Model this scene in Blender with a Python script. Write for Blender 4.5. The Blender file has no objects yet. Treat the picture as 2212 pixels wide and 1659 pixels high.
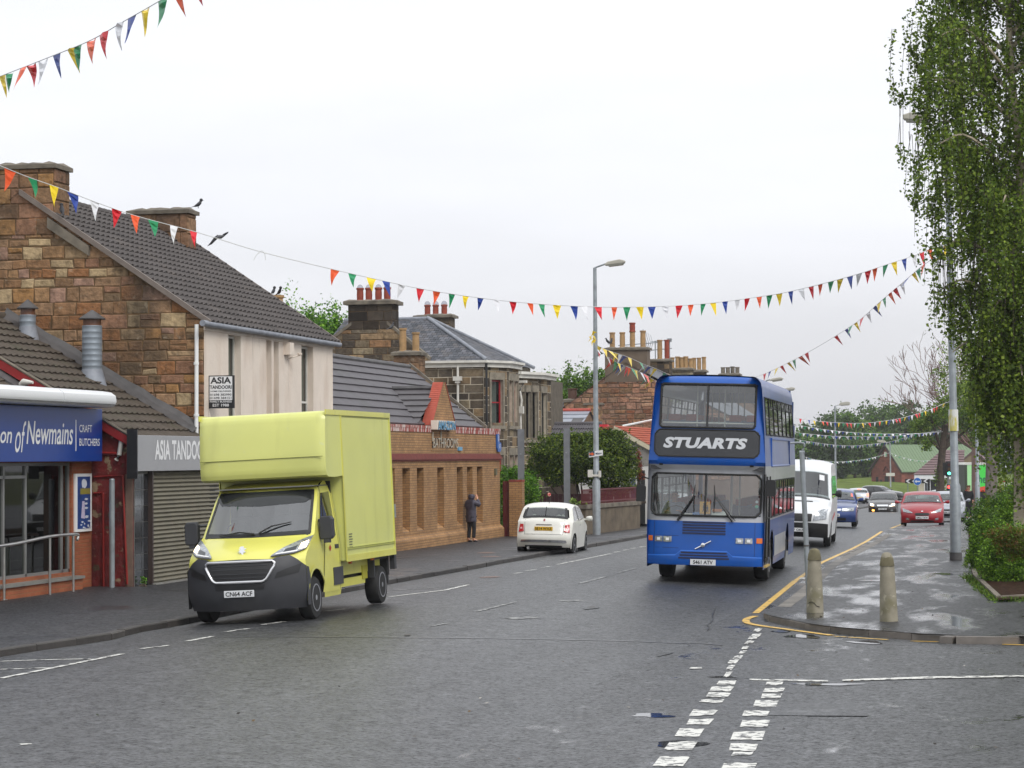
# street scene: camera and light, then setting, foliage, buildings, vehicles, street furniture, people
import bpy,bmesh,math,random
import numpy as np
from mathutils import Vector,Matrix
R=math.radians
C=bpy.context.scene.collection
scene=bpy.context.scene
rnd=random.Random(7)
# ---------------------------------------------------------------- camera
CAM_H=2.8;FOC=5100.0;YAW=R(12.64);PITCH=math.atan(158.5/5100);ROLL=0.006
_f=Vector((-math.sin(YAW)*math.cos(PITCH),math.cos(YAW)*math.cos(PITCH),math.sin(PITCH)))
_r0=Vector((math.cos(YAW),math.sin(YAW),0));_u0=_r0.cross(_f)
_up=_u0*math.cos(ROLL)+_r0*math.sin(ROLL);_rt=_r0*math.cos(ROLL)-_u0*math.sin(ROLL)
CAM=Vector((0,0,CAM_H))
cam_d=bpy.data.cameras.new("camera");cam=bpy.data.objects.new("camera",cam_d);C.objects.link(cam)
m=Matrix((_rt,_up,-_f)).transposed().to_4x4();m.translation=CAM
cam.matrix_world=m
cam_d.sensor_width=36;cam_d.lens=36*FOC/2212.0;cam_d.clip_start=0.5;cam_d.clip_end=4000
scene.camera=cam
# ---------------------------------------------------------------- sky and light
w=bpy.data.worlds.new("World");scene.world=w;w.use_nodes=True
nt=w.node_tree;nd=nt.nodes;lk=nt.links;nd.clear()
out=nd.new('ShaderNodeOutputWorld');bg=nd.new('ShaderNodeBackground')
sky=nd.new('ShaderNodeTexSky');sky.sky_type='NISHITA';sky.sun_disc=False
sky.sun_elevation=R(48);sky.sun_rotation=R(131)
tc=nd.new('ShaderNodeTexCoord');sep=nd.new('ShaderNodeSeparateXYZ');lk.new(tc.outputs['Generated'],sep.inputs[0])
cr=nd.new('ShaderNodeValToRGB');lk.new(sep.outputs['Z'],cr.inputs[0])
e=cr.color_ramp.elements
e[0].position=0.0;e[0].color=(5.6,5.65,6.0,1);e[1].position=1.0;e[1].color=(11.5,11.9,12.4,1)
for p_,c_ in((0.04,(6.8,6.8,7.15,1)),(0.10,(8.1,8.15,8.55,1)),(0.17,(8.6,8.68,9.05,1)),(0.4,(9.0,9.2,9.5,1))):
 q=e.new(p_);q.color=c_
ns=nd.new('ShaderNodeTexNoise');ns.inputs['Scale'].default_value=3.0;ns.inputs['Detail'].default_value=4
mp=nd.new('ShaderNodeMapping');mp.inputs['Scale'].default_value=(1,1,5);lk.new(tc.outputs['Generated'],mp.inputs[0]);lk.new(mp.outputs[0],ns.inputs['Vector'])
mr=nd.new('ShaderNodeMapRange');mr.inputs[1].default_value=0.3;mr.inputs[2].default_value=0.7;mr.inputs[3].default_value=0.88;mr.inputs[4].default_value=1.04
lk.new(ns.outputs[0],mr.inputs[0])
vm=nd.new('ShaderNodeVectorMath');vm.operation='SCALE';lk.new(cr.outputs[0],vm.inputs[0]);lk.new(mr.outputs[0],vm.inputs['Scale'])
mx=nd.new('ShaderNodeMixRGB');mx.inputs[0].default_value=0.93;lk.new(sky.outputs[0],mx.inputs[1]);lk.new(vm.outputs[0],mx.inputs[2])
lk.new(mx.outputs[0],bg.inputs[0]);bg.inputs[1].default_value=0.1;lk.new(bg.outputs[0],out.inputs[0])
sun_d=bpy.data.lights.new("sun",'SUN');sun_d.energy=1.35;sun_d.angle=R(25);sun_d.color=(1,.97,.93)
sun=bpy.data.objects.new("sun",sun_d);C.objects.link(sun);sun.rotation_euler=(R(46),0,R(50))
vs=scene.view_settings;vs.view_transform='Standard';vs.look='None';vs.exposure=0.36;vs.gamma=1.0
# ---------------------------------------------------------------- measuring: photo pixels on real planes
def ray(px,py):return(_f*FOC+_rt*(px-1106)+_up*(829.5-py)).normalized()
def onU(px,py,u):d=ray(px,py);return CAM+d*(u/d.x)
def onV(px,py,v):d=ray(px,py);return CAM+d*(v/d.y)
def onZ(px,py,z):d=ray(px,py);return CAM+d*((z-CAM_H)/d.z)
def atD(px,py,D):d=ray(px,py);return CAM+d*(D/d.dot(_f))
def lerp(a,b,t):return a+(b-a)*t
def interp(x,xs,ys):return float(np.interp(x,xs,ys))
def hill(v):return interp(v,(0,88,98,120,150,200,265,330,420,900),(0,0,-.18,-.5,-.95,-1.5,-1.9,-2.3,-2.6,-3))
def road_z(u,v):
 c=.16-.0080*(u+10)**2 if u<-5.4 else.16-.0080*4.6**2-.004*max(0,u+5.4)*0
 return max(c,-.12)+hill(v)
def onG(px,py,off=0):
 z=0.0
 for _ in range(12):
  p=onZ(px,py,z+off);z=road_z(p.x,p.y)
 return Vector((p.x,p.y,z+off))
def proj(p):
 d=Vector(p)-CAM;k=FOC/d.dot(_f);return(1106+d.dot(_rt)*k,829.5-d.dot(_up)*k)
 # ---------------------------------------------------------------- mesh builder
class MB:
 def __init__(s,M=None):s.v=[];s.f=[];s.c=[];s.mi=[];s.M=M or Matrix.Identity(4);s.col=(1,1,1);s.m=0
 def add(s,pts,faces,col=None,mi=None):
  o=len(s.v);s.v+=[tuple(s.M@Vector(p))for p in pts]
  for f in faces:s.f.append(tuple(i+o for i in f));s.c.append(col or s.col);s.mi.append(s.m if mi is None else mi)
  return s
 def poly(s,*pts,**k):return s.add(pts,[tuple(range(len(pts)))],**k)
 def box(s,x0,x1,y0,y1,z0,z1,**k):
  return s.add([(x0,y0,z0),(x1,y0,z0),(x1,y1,z0),(x0,y1,z0),(x0,y0,z1),(x1,y0,z1),(x1,y1,z1),(x0,y1,z1)],[(0,3,2,1),(4,5,6,7),(0,1,5,4),(1,2,6,5),(2,3,7,6),(3,0,4,7)],**k)
 def hexa(s,b,t,**k):
  return s.add(list(b)+list(t),[(0,3,2,1),(4,5,6,7),(0,1,5,4),(1,2,6,5),(2,3,7,6),(3,0,4,7)],**k)
 def tube(s,pts,r,n=8,cap=True,**k):
  pts=[Vector(p)for p in pts];rs=r if isinstance(r,(list,tuple))else[r]*len(pts);V=[];F=[]
  for i,p in enumerate(pts):
   t=(pts[min(i+1,len(pts)-1)]-pts[max(i-1,0)]).normalized()
   a=t.cross(Vector((0,0,1))if abs(t.z)<.95 else Vector((1,0,0))).normalized();b=t.cross(a)
   for j in range(n):
    q=2*math.pi*j/n;V.append(p+(a*math.cos(q)+b*math.sin(q))*rs[i])
  for i in range(len(pts)-1):
   for j in range(n):F.append((i*n+j,i*n+(j+1)%n,(i+1)*n+(j+1)%n,(i+1)*n+j))
  if cap:F.append(tuple(range(n)));F.append(tuple((len(pts)-1)*n+n-1-j for j in range(n)))
  return s.add(V,F,**k)
 def lathe(s,prof,c=(0,0,0),axis='z',n=16,**k):
  V=[];F=[];c=Vector(c)
  for r_,h in prof:
   for j in range(n):
    q=2*math.pi*j/n;a,b=r_*math.cos(q),r_*math.sin(q)
    V.append(c+Vector({'z':(a,b,h),'x':(h,a,b),'y':(a,h,b)}[axis]))
  for i in range(len(prof)-1):
   for j in range(n):F.append((i*n+j,i*n+(j+1)%n,(i+1)*n+(j+1)%n,(i+1)*n+j))
  F.append(tuple(range(n-1,-1,-1)));F.append(tuple((len(prof)-1)*n+j for j in range(n)))
  return s.add(V,F,**k)
 def grid(s,fn,nu,nv,keep=None,mif=None,**k):
  V=[fn(i/nu,j/nv)for j in range(nv+1)for i in range(nu+1)];F=[]
  for j in range(nv):
   for i in range(nu):
    if keep is None or keep(i,j):F.append((j*(nu+1)+i,j*(nu+1)+i+1,(j+1)*(nu+1)+i+1,(j+1)*(nu+1)+i))
  return s.add(V,F,**k)
 def extr(s,pts,d,**k):
  n=len(pts);d=Vector(d);P=[Vector(p)for p in pts]
  return s.add(P+[p+d for p in P],[tuple(range(n-1,-1,-1)),tuple(range(n,2*n))]+[(i,(i+1)%n,n+(i+1)%n,n+i)for i in range(n)],**k)
 def clip(s,planes):
  me=s._mesh();bm=bmesh.new();bm.from_mesh(me);cl=bm.loops.layers.float_color['Col']
  for co,no in planes:
   bmesh.ops.bisect_plane(bm,geom=bm.verts[:]+bm.edges[:]+bm.faces[:],plane_co=co,plane_no=no,clear_outer=True,dist=1e-5)
  bm.verts.index_update()
  s.v=[tuple(v.co)for v in bm.verts];s.f=[tuple(v.index for v in f.verts)for f in bm.faces]
  s.c=[tuple(f.loops[0][cl])[:3]for f in bm.faces];s.mi=[f.material_index for f in bm.faces]
  bm.free();bpy.data.meshes.remove(me);return s
 def _mesh(s,name='m',org=(0,0,0)):
  me=bpy.data.meshes.new(name);o=Vector(org)
  me.from_pydata([tuple(Vector(v)-o)for v in s.v],[],s.f)
  at=me.color_attributes.new('Col','FLOAT_COLOR','CORNER')
  ls=np.array([len(f)for f in s.f],dtype=int)
  if len(ls):
   cc=np.repeat(np.array([tuple(c)[:3]+(1.0,)for c in s.c],dtype=np.float32),ls,axis=0)
   at.data.foreach_set('color',cc.ravel());me.polygons.foreach_set('material_index',np.array(s.mi,dtype=np.int32))
  return me
 def build(s,name,mat,parent=None,smooth=None,world=True,bevel=0,loc=None):
  """world=True: vertices are in world space, moved into the parent's frame"""
  org=Vector((0,0,0))
  if parent is not None and world:org=wloc(parent)
  if parent is None:org=Vector(loc)if loc is not None else Vector((0,0,0))
  me=s._mesh(name,org)
  for mm in(mat if isinstance(mat,(list,tuple))else[mat]):me.materials.append(mm)
  if smooth is not None:
   bm=bmesh.new();bm.from_mesh(me);bmesh.ops.remove_doubles(bm,verts=bm.verts,dist=1e-4)
   bmesh.ops.recalc_face_normals(bm,faces=bm.faces)
   for f in bm.faces:f.smooth=True
   for e_ in bm.edges:
    if len(e_.link_faces)==2 and e_.calc_face_angle(0)>R(smooth):e_.smooth=False
   bm.to_mesh(me);bm.free()
  ob=bpy.data.objects.new(name,me);C.objects.link(ob)
  if parent is not None:ob.parent=parent
  else:ob.location=org
  if bevel:
   bv=ob.modifiers.new('bevel','BEVEL');bv.width=bevel;bv.segments=2;bv.limit_method='ANGLE';bv.angle_limit=R(40)
  return ob
def wloc(o):
 p=Vector((0,0,0))
 while o is not None:p=p+o.location;o=o.parent
 return p
def tag(o,label=None,cat=None,group=None,kind=None):
 if label:o['label']=label
 if cat:o['category']=cat
 if group:o['group']=group
 if kind:o['kind']=kind
 return o
def thing(name,loc,label,cat,group=None,rz=0,ry=0,rx=0):
 o=bpy.data.objects.new(name,None);C.objects.link(o);o.location=loc;o.rotation_euler=(rx,ry,rz);o.empty_display_size=.3
 return tag(o,label,cat,group)
def children(o):return[c for c in bpy.data.objects if c.parent==o]
def copy_tree(o,parent=None):
 c=o.copy();C.objects.link(c);c.parent=parent
 for ch in list(o.children):copy_tree(ch,c)
 return c
def text_mb(txt,M,h,width=None,depth=.004,bold=.0,shear=0,space=1.0):
 """flat lettering as mesh; M places it (x right, y up, z out of the face); centred"""
 cu=bpy.data.curves.new('t','FONT');cu.body=txt;cu.size=1;cu.align_x='CENTER';cu.align_y='CENTER'
 cu.offset=bold;cu.shear=shear;cu.extrude=.0;cu.space_character=space;cu.resolution_u=3
 ob=bpy.data.objects.new('t',cu);C.objects.link(ob);dg=bpy.context.evaluated_depsgraph_get();dg.update()
 me=bpy.data.meshes.new_from_object(ob.evaluated_get(dg));V=np.array([v.co[:]for v in me.vertices]);F=[tuple(p.vertices)for p in me.polygons]
 bpy.data.objects.remove(ob);bpy.data.curves.remove(cu);bpy.data.meshes.remove(me)
 mn,mxx=V.min(0),V.max(0);c=(mn+mxx)/2;sc=h/(mxx[1]-mn[1]);sx=(width/(mxx[0]-mn[0]))if width else sc
 b=MB(M);b.add([((p[0]-c[0])*sx,(p[1]-c[1])*sc,0)for p in V],F);return b
def frameM(o,x,y):
 x=Vector(x).normalized();y=Vector(y).normalized();z=x.cross(y)
 M=Matrix((x,y,z)).transposed().to_4x4();M.translation=Vector(o);return M
def catmull(P,n=6):
 P=[Vector(p)for p in P];out=[]
 for i in range(len(P)-1):
  a=P[max(i-1,0)];b=P[i];c=P[i+1];d=P[min(i+2,len(P)-1)]
  for k in range(n):
   t=k/n;out.append(.5*((2*b)+(c-a)*t+(2*a-5*b+4*c-d)*t*t+(3*b-a-3*c+d)*t**3))
 out.append(P[-1]);return out
 # ---------------------------------------------------------------- materials
MATS={}
def srgb(r,g,b):return tuple(((c/255)/12.92 if c/255<=.04045 else((c/255+.055)/1.055)**2.4)for c in(r,g,b))
def mat(name,col=(.5,.5,.5),rough=.6,metal=0,coat=0,spec=.5,var=0,vs_=4,bump=0,bs=40,attr=False,streak=None,emit=None,estr=1,dirt=None):
 """procedural surface: base colour x optional per-face colour x noise"""
 if name in MATS:return MATS[name]
 M=bpy.data.materials.new(name);M.use_nodes=True;t=M.node_tree;n=t.nodes;l=t.links;b=n['Principled BSDF']
 b.inputs['Roughness'].default_value=rough;b.inputs['Metallic'].default_value=metal;b.inputs['Coat Weight'].default_value=coat;b.inputs['Coat Roughness'].default_value=.05
 b.inputs['Specular IOR Level'].default_value=spec
 tcn=n.new('ShaderNodeTexCoord');src=None
 rgb=n.new('ShaderNodeRGB');rgb.outputs[0].default_value=tuple(col)+(1,);src=rgb.outputs[0]
 def mul(a,bb,f=1.0,mode='MULTIPLY'):
  x=n.new('ShaderNodeMixRGB');x.blend_type=mode;x.inputs[0].default_value=f;l.new(a,x.inputs[1])
  if isinstance(bb,tuple):x.inputs[2].default_value=bb
  else:l.new(bb,x.inputs[2])
  return x
 if attr:
  a=n.new('ShaderNodeAttribute');a.attribute_name='Col';src=mul(src,a.outputs['Color']).outputs[0]
 if var:
  nz=n.new('ShaderNodeTexNoise');nz.inputs['Scale'].default_value=vs_;nz.inputs['Detail'].default_value=6;l.new(tcn.outputs['Object'],nz.inputs['Vector'])
  mrn=n.new('ShaderNodeMapRange');mrn.inputs[1].default_value=.3;mrn.inputs[2].default_value=.7;mrn.inputs[3].default_value=1-var;mrn.inputs[4].default_value=1+var
  l.new(nz.outputs[0],mrn.inputs[0]);src=mul(src,mrn.outputs[0]).outputs[0]
 for D in(dirt or[]):
  nz=n.new('ShaderNodeTexNoise');nz.inputs['Scale'].default_value=D[1];nz.inputs['Detail'].default_value=5
  mpn=n.new('ShaderNodeMapping');mpn.inputs['Scale'].default_value=D[5]if len(D)>5 else(1,1,1);mpn.inputs['Location'].default_value=(D[1]*3.1,1.7,.3)
  l.new(tcn.outputs['Object'],mpn.inputs[0]);l.new(mpn.outputs[0],nz.inputs['Vector'])
  mrn=n.new('ShaderNodeMapRange');mrn.inputs[1].default_value=D[2];mrn.inputs[2].default_value=D[3];mrn.inputs[3].default_value=0;mrn.inputs[4].default_value=D[4]
  l.new(nz.outputs[0],mrn.inputs[0]);x=mul(src,tuple(D[0])+(1,),1,'MIX');l.new(mrn.outputs[0],x.inputs[0]);src=x.outputs[0]
 l.new(src,b.inputs['Base Color'])
 if bump:
  nz=n.new('ShaderNodeTexNoise');nz.inputs['Scale'].default_value=bs;nz.inputs['Detail'].default_value=4;l.new(tcn.outputs['Object'],nz.inputs['Vector'])
  bp=n.new('ShaderNodeBump');bp.inputs['Strength'].default_value=1;bp.inputs['Distance'].default_value=bump;l.new(nz.outputs[0],bp.inputs['Height']);l.new(bp.outputs[0],b.inputs['Normal'])
 if emit:b.inputs['Emission Color'].default_value=tuple(emit)+(1,);b.inputs['Emission Strength'].default_value=estr
 MATS[name]=M;return M
def glass(name,tint=(.6,.65,.65),ior=1.6,rough=.02):
 if name in MATS:return MATS[name]
 M=bpy.data.materials.new(name);M.use_nodes=True;t=M.node_tree;n=t.nodes;l=t.links;n.clear()
 o=n.new('ShaderNodeOutputMaterial');mxs=n.new('ShaderNodeMixShader');tr=n.new('ShaderNodeBsdfTransparent');gl=n.new('ShaderNodeBsdfGlossy')
 fr=n.new('ShaderNodeFresnel');fr.inputs[0].default_value=ior;tr.inputs[0].default_value=tuple(tint)+(1,);gl.inputs['Roughness'].default_value=rough
 ge=n.new('ShaderNodeNewGeometry');mi_=n.new('ShaderNodeMapRange');mi_.inputs[3].default_value=ior;mi_.inputs[4].default_value=1/ior;l.new(ge.outputs['Backfacing'],mi_.inputs[0]);l.new(mi_.outputs[0],fr.inputs[0]);l.new(fr.outputs[0],mxs.inputs[0]);l.new(tr.outputs[0],mxs.inputs[1]);l.new(gl.outputs[0],mxs.inputs[2]);l.new(mxs.outputs[0],o.inputs[0])
 MATS[name]=M;return M
M_STONE=mat('sandstone',(1,1,1),.9,attr=True,var=.3,vs_=7,bump=.035,bs=11,dirt=[((.045,.037,.029),.42,.5,.72,.8,(1,1,.5)),((.06,.042,.025),6,.54,.74,.65),((.42,.36,.27),5,.62,.78,.5)],spec=.2)
M_DSTONE=mat('sooty_sandstone',(1,1,1),.9,attr=True,var=.25,vs_=5,bump=.02,bs=14,dirt=[((.02,.018,.016),.5,.45,.65,.8,(1,1,.6))],spec=.2)
M_MORTAR=mat('mortar',srgb(98,78,56),.95,var=.25,vs_=5,spec=.2)
M_LMORTAR=mat('pale_mortar',srgb(178,168,150),.95,var=.2,vs_=5)
M_COPE=mat('weathered_coping',srgb(112,104,92),.9,var=.3,vs_=3,bump=.01,dirt=[(srgb(60,55,48),2,.5,.7,.7)])
M_RTILE=mat('dark_roof_tile',srgb(80,75,73),.75,var=.15,vs_=1.2,bump=.004,bs=60,dirt=[(srgb(110,100,92),1.1,.6,.75,.4)],spec=.2)
M_GTILE=mat('grey_roof_tile',srgb(90,87,90),.6,var=.12,vs_=2,dirt=[(srgb(140,140,138),22,.68,.72,.6),(srgb(84,86,78),1,.55,.75,.4)],spec=.2)
M_SLATEP=mat('plain_slate',srgb(92,94,100),.6,var=.15,vs_=4,spec=.2)
M_DSTONEP=mat('plain_sooty_stone',srgb(90,82,70),.9,var=.3,vs_=3)
M_SLATE=mat('slate',(1,1,1),.6,attr=True,var=.15,vs_=6,spec=.2)
M_BTILE=mat('brown_roof_tile',srgb(80,72,64),.8,var=.18,vs_=3,dirt=[(srgb(70,72,55),2,.55,.75,.5)],spec=.2)
M_LEAD=mat('lead_flashing',srgb(128,132,140),.5,var=.2,vs_=5)
M_LEADD=mat('dark_flashing',srgb(78,76,76),.6,var=.3,vs_=3)
M_CREAM=mat('cream_painted_render',srgb(222,209,195),.85,var=.04,vs_=2,bump=.006,bs=9,dirt=[(srgb(192,170,150),1.3,.5,.76,.6,(1,1,.35)),(srgb(140,126,112),3,.6,.76,.5,(1,1,.16))],spec=.2)
M_REVEAL=mat('cream_reveal',srgb(190,172,155),.85,var=.06,vs_=2)
M_WHITE=mat('white_paint',(.78,.78,.77),.5,var=.04,vs_=3)
M_WHITED=mat('weathered_white_paint',srgb(205,202,194),.6,var=.12,vs_=3)
M_BLACK=mat('black_paint',(.012,.012,.013),.45)
M_RUB=mat('rubber',(.014,.014,.014),.75,var=.2)
M_DARK=mat('dark_interior',(.02,.02,.02),.9)
M_STEEL=mat('brushed_steel',(.55,.54,.52),.35,1,var=.15)
M_GALV=mat('galvanised_steel',srgb(150,156,160),.5,.5,var=.15,vs_=6,dirt=[(srgb(105,106,105),3,.5,.75,.5)])
M_GPAINT=mat('grey_painted_steel',srgb(120,122,126),.55,var=.12,vs_=4,dirt=[(srgb(88,86,82),2.5,.55,.75,.5)])
M_CHROME=mat('chrome',(.8,.8,.82),.12,1)
M_REDP=mat('red_painted_stone',srgb(104,26,26),.75,var=.35,vs_=4,bump=.03,bs=7,dirt=[(srgb(56,20,18),1.6,.46,.66,.8),(srgb(140,122,96),3.2,.6,.64,.9),(srgb(64,62,42),5,.62,.67,.8)])
M_REDT=mat('red_clay',srgb(165,74,62),.8,var=.15,vs_=8)
M_POT=mat('terracotta',srgb(138,62,44),.8,var=.2,vs_=5)
M_BUFF=mat('buff_clay',srgb(160,128,88),.85,var=.2,vs_=5)
M_SIGNG=mat('grey_sign_board',srgb(150,150,152),.4,var=.03)
M_LETW=mat('white_lettering',(.75,.75,.75),.4)
M_BLUES=mat('blue_sign_board',srgb(12,56,134),.35,var=.05)
M_GLASSW=glass('window_glass',(.35,.4,.38),1.5)
M_GLASSV=glass('vehicle_glass',(.5,.56,.55),2.2)
M_GLASSD=glass('tinted_glass',(.25,.28,.28),1.75)
M_CURT=mat('net_curtain',srgb(190,190,178),.9,var=.1,vs_=8)
M_CROW=mat('crow_feathers',(.012,.012,.016),.5)
def brick_mat(name,c1,c2,mortar,sc=1.0,axis='yz',rough=.85,bw=.225,rh=.075):
 M=bpy.data.materials.new(name);M.use_nodes=True;t=M.node_tree;n=t.nodes;l=t.links;b=n['Principled BSDF'];b.inputs['Roughness'].default_value=rough
 tcn=n.new('ShaderNodeTexCoord');sp=n.new('ShaderNodeSeparateXYZ');cb=n.new('ShaderNodeCombineXYZ');l.new(tcn.outputs['Object'],sp.inputs[0])
 ad=n.new('ShaderNodeMath');ad.operation='ADD';l.new(sp.outputs['X'],ad.inputs[0]);l.new(sp.outputs['Y'],ad.inputs[1])
 l.new(ad.outputs[0],cb.inputs['X']);l.new(sp.outputs['Z'],cb.inputs['Y'])
 br=n.new('ShaderNodeTexBrick');l.new(cb.outputs[0],br.inputs['Vector']);br.inputs['Color1'].default_value=tuple(c1)+(1,);br.inputs['Color2'].default_value=tuple(c2)+(1,);br.inputs['Mortar'].default_value=tuple(mortar)+(1,)
 br.inputs['Scale'].default_value=sc;br.inputs['Brick Width'].default_value=bw;br.inputs['Row Height'].default_value=rh;br.inputs['Mortar Size'].default_value=.008;br.inputs['Bias'].default_value=-.1
 nz=n.new('ShaderNodeTexNoise');nz.inputs['Scale'].default_value=1.3;nz.inputs['Detail'].default_value=7;l.new(tcn.outputs['Object'],nz.inputs['Vector'])
 mrn=n.new('ShaderNodeMapRange');mrn.inputs[1].default_value=.3;mrn.inputs[2].default_value=.7;mrn.inputs[3].default_value=.74;mrn.inputs[4].default_value=1.14;l.new(nz.outputs[0],mrn.inputs[0])
 x=n.new('ShaderNodeMixRGB');x.blend_type='MULTIPLY';x.inputs[0].default_value=1;l.new(br.outputs[0],x.inputs[1]);l.new(mrn.outputs[0],x.inputs[2]);l.new(x.outputs[0],b.inputs['Base Color'])
 bp=n.new('ShaderNodeBump');bp.inputs['Distance'].default_value=.006;bp.invert=True;l.new(br.outputs['Fac'],bp.inputs['Height']);l.new(bp.outputs[0],b.inputs['Normal'])
 MATS[name]=M;return M
M_BRICK=brick_mat('buff_brick',srgb(170,129,84),srgb(149,110,70),srgb(120,96,70))
M_RBRICK=brick_mat('red_brick',srgb(150,64,50),srgb(132,52,44),srgb(120,80,66))
M_OBRICK=brick_mat('orange_brick',srgb(160,90,58),srgb(144,78,50),srgb(150,100,66))
# ---------------------------------------------------------------- masonry, roofs
SAND=[tuple(v*k for v,k in zip(srgb(*c),(.86,.96,1.16)))for c in((158,118,78),(146,106,70),(160,128,90),(148,106,76),(164,118,70),(134,100,68),(156,118,92),(174,144,102),(120,94,66),(146,98,60),(158,120,84))]
SOOT=[srgb(*c)for c in((118,104,84),(92,82,70),(70,62,54),(130,110,84),(104,94,80),(84,74,62),(142,128,104))]
PINK=[tuple(v*.8 for v in srgb(*c))for c in((176,130,104),(160,112,84),(188,148,120),(150,96,70),(170,130,108),(140,110,84),(184,136,100))]
def blocks(F,s0,s1,z0,z1,pal,rh=(.22,.36),rw=(.3,.75),gap=.018,out=.02,clip=None,openings=(),seed=1,jit=.012):
 """coursed rubble or ashlar: real blocks standing proud of the mortar. F(s, z, out) -> point; clip: convex (s, z) polygon, CCW"""
 r=random.Random(seed);b=MB();z=z0
 while z<z1-.02:
  h=r.uniform(*rh);h=min(h,z1-z)if z1-z-h>.1 else z1-z
  segs=[(s0,s1)]
  for(a0,a1,b0,b1)in openings:
   if z+h*.5>b0 and z+h*.5<b1:
    ns_=[]
    for(p,q)in segs:
     if a1<=p or a0>=q:ns_.append((p,q))
     else:
      if a0>p:ns_.append((p,a0))
      if a1<q:ns_.append((a1,q))
    segs=ns_
  for(p,q)in segs:
   s=p
   while s<q-.01:
    wd=r.uniform(*rw)*(.7+.6*h/rh[1]);wd=q-s if q-s-wd<rw[0]*.6 else wd
    subs=[(z,z+h)]
    if h>rh[0]*1.3 and r.random()<.18:mm_=z+h*r.uniform(.4,.6);subs=[(z,mm_),(mm_,z+h)]
    for(u0,u1)in subs:
     g=gap/2;j=lambda:r.uniform(-jit,jit)*.6
     P=[(s+g+j(),u0+g+j()),(s+wd-g+j(),u0+g+j()),(s+wd-g+j(),u1-g+j()),(s+g+j(),u1-g+j())]
     c=r.choice(pal);k=r.uniform(.88,1.1);col=tuple(min(1,x*k)for x in c);o=out*r.uniform(.5,1.3)
     e2=min(.02,wd*.1)
     I=[(P[0][0]+e2,P[0][1]+e2),(P[1][0]-e2,P[1][1]+e2),(P[2][0]-e2,P[2][1]-e2),(P[3][0]+e2,P[3][1]-e2)]
     b.add([F(x,y,0)for x,y in P]+[F(x,y,o)for x,y in I],[(4,5,6,7),(0,1,5,4),(1,2,6,5),(2,3,7,6),(3,0,4,7)],col=col)
    s+=wd
  z+=h
 if clip:b.clip(clip_planes(F,clip))
 return b
def clip_planes(F,poly):
 pl=[];n=len(poly);ctr=Vector((sum(p[0]for p in poly)/n,sum(p[1]for p in poly)/n))
 for i in range(n):
  a=Vector(poly[i]);c=Vector(poly[(i+1)%n]);d=c-a;no=Vector((d.y,-d.x))
  if no.dot(ctr-a)>0:no=-no
  pl.append((F(a.x,a.y,0),(F(a.x+no.x,a.y+no.y,0)-F(a.x,a.y,0)).normalized()))
 return pl
def Fu(U):return lambda s,z,o:Vector((U+o,s,z))
def Fv(V):return lambda s,z,o:Vector((s,V-o,z))
def Fab(a,b):
 a=Vector(a);b=Vector(b);d=(b-a).normalized();n=Vector((d.y,-d.x))
 return lambda s,z,o:Vector((a.x+d.x*s+n.x*o,a.y+d.y*s+n.y*o,z))
def wallpoly(b,F,poly,o=0,**k):b.add([F(s,z,o)for s,z in poly],[tuple(range(len(poly)))],**k)
def roof(P00,P10,P11,P01,rows,cols,step=.03,amp=.02,k=4,lap=.0,pal=None,seed=3,clip=None,tile_w=0):
 """tiled slope from eave (P00-P10) up to ridge (P01-P11): every course is a stepped, rolled strip"""
 P00,P10,P11,P01=map(Vector,(P00,P10,P11,P01));nrm=(P10-P00).cross(P01-P00).normalized()
 if nrm.z<0:nrm=-nrm
 b=MB();r=random.Random(seed);n=cols*k
 pt=lambda s,t:(P00*(1-s)+P10*s)*(1-t)+(P01*(1-s)+P11*s)*t
 for j in range(rows):
  t0=j/rows;t1=(j+1)/rows
  if pal:
   off=(j%2)*.5/cols;s=-off
   while s<1:
    a=max(0,s);c=min(1,s+1/cols);kk=r.uniform(.8,1.2);cc=tuple(min(1,x*kk)for x in r.choice(pal));g=.004/cols*cols*0+.03/cols;h=step*r.uniform(.6,1.2)
    if c-a>.001:
     b.add([pt(a+g,t0)+nrm*h,pt(c-g,t0)+nrm*h,pt(c-g,t1)+nrm*.002,pt(a+g,t1)+nrm*.002,pt(a+g,t0),pt(c-g,t0)],[(0,1,2,3),(4,5,1,0)],col=cc)
    s+=1/cols
  else:
   V=[];F=[]
   for i in range(n+1):
    s=i/n;ph=(i%k)/k;wv=amp*(.5-.5*math.cos(2*math.pi*ph))
    V+=[pt(s,t0),pt(s,t0)+nrm*(step+wv),pt(s,t1+.12/rows if j<rows-1 else t1)+nrm*(wv*.6+.001)]
   for i in range(n):F+=[(i*3,(i+1)*3,(i+1)*3+1,i*3+1),(i*3+1,(i+1)*3+1,(i+1)*3+2,i*3+2)]
   b.add(V,F)
 if clip:b.clip(clip)
 return b
def chimney_pot(b,x,y,z,h=.5,r=.14,n=12,cowl=False,**k):
 b.lathe([(r*1.12,0),(r*1.12,.05),(r*.95,.07),(r,h*.5),(r*.92,h-.09),(r*1.12,h-.07),(r*1.12,h),(r*.8,h),(r*.8,h-.12)],(x,y,z),n=n,**k)
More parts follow.
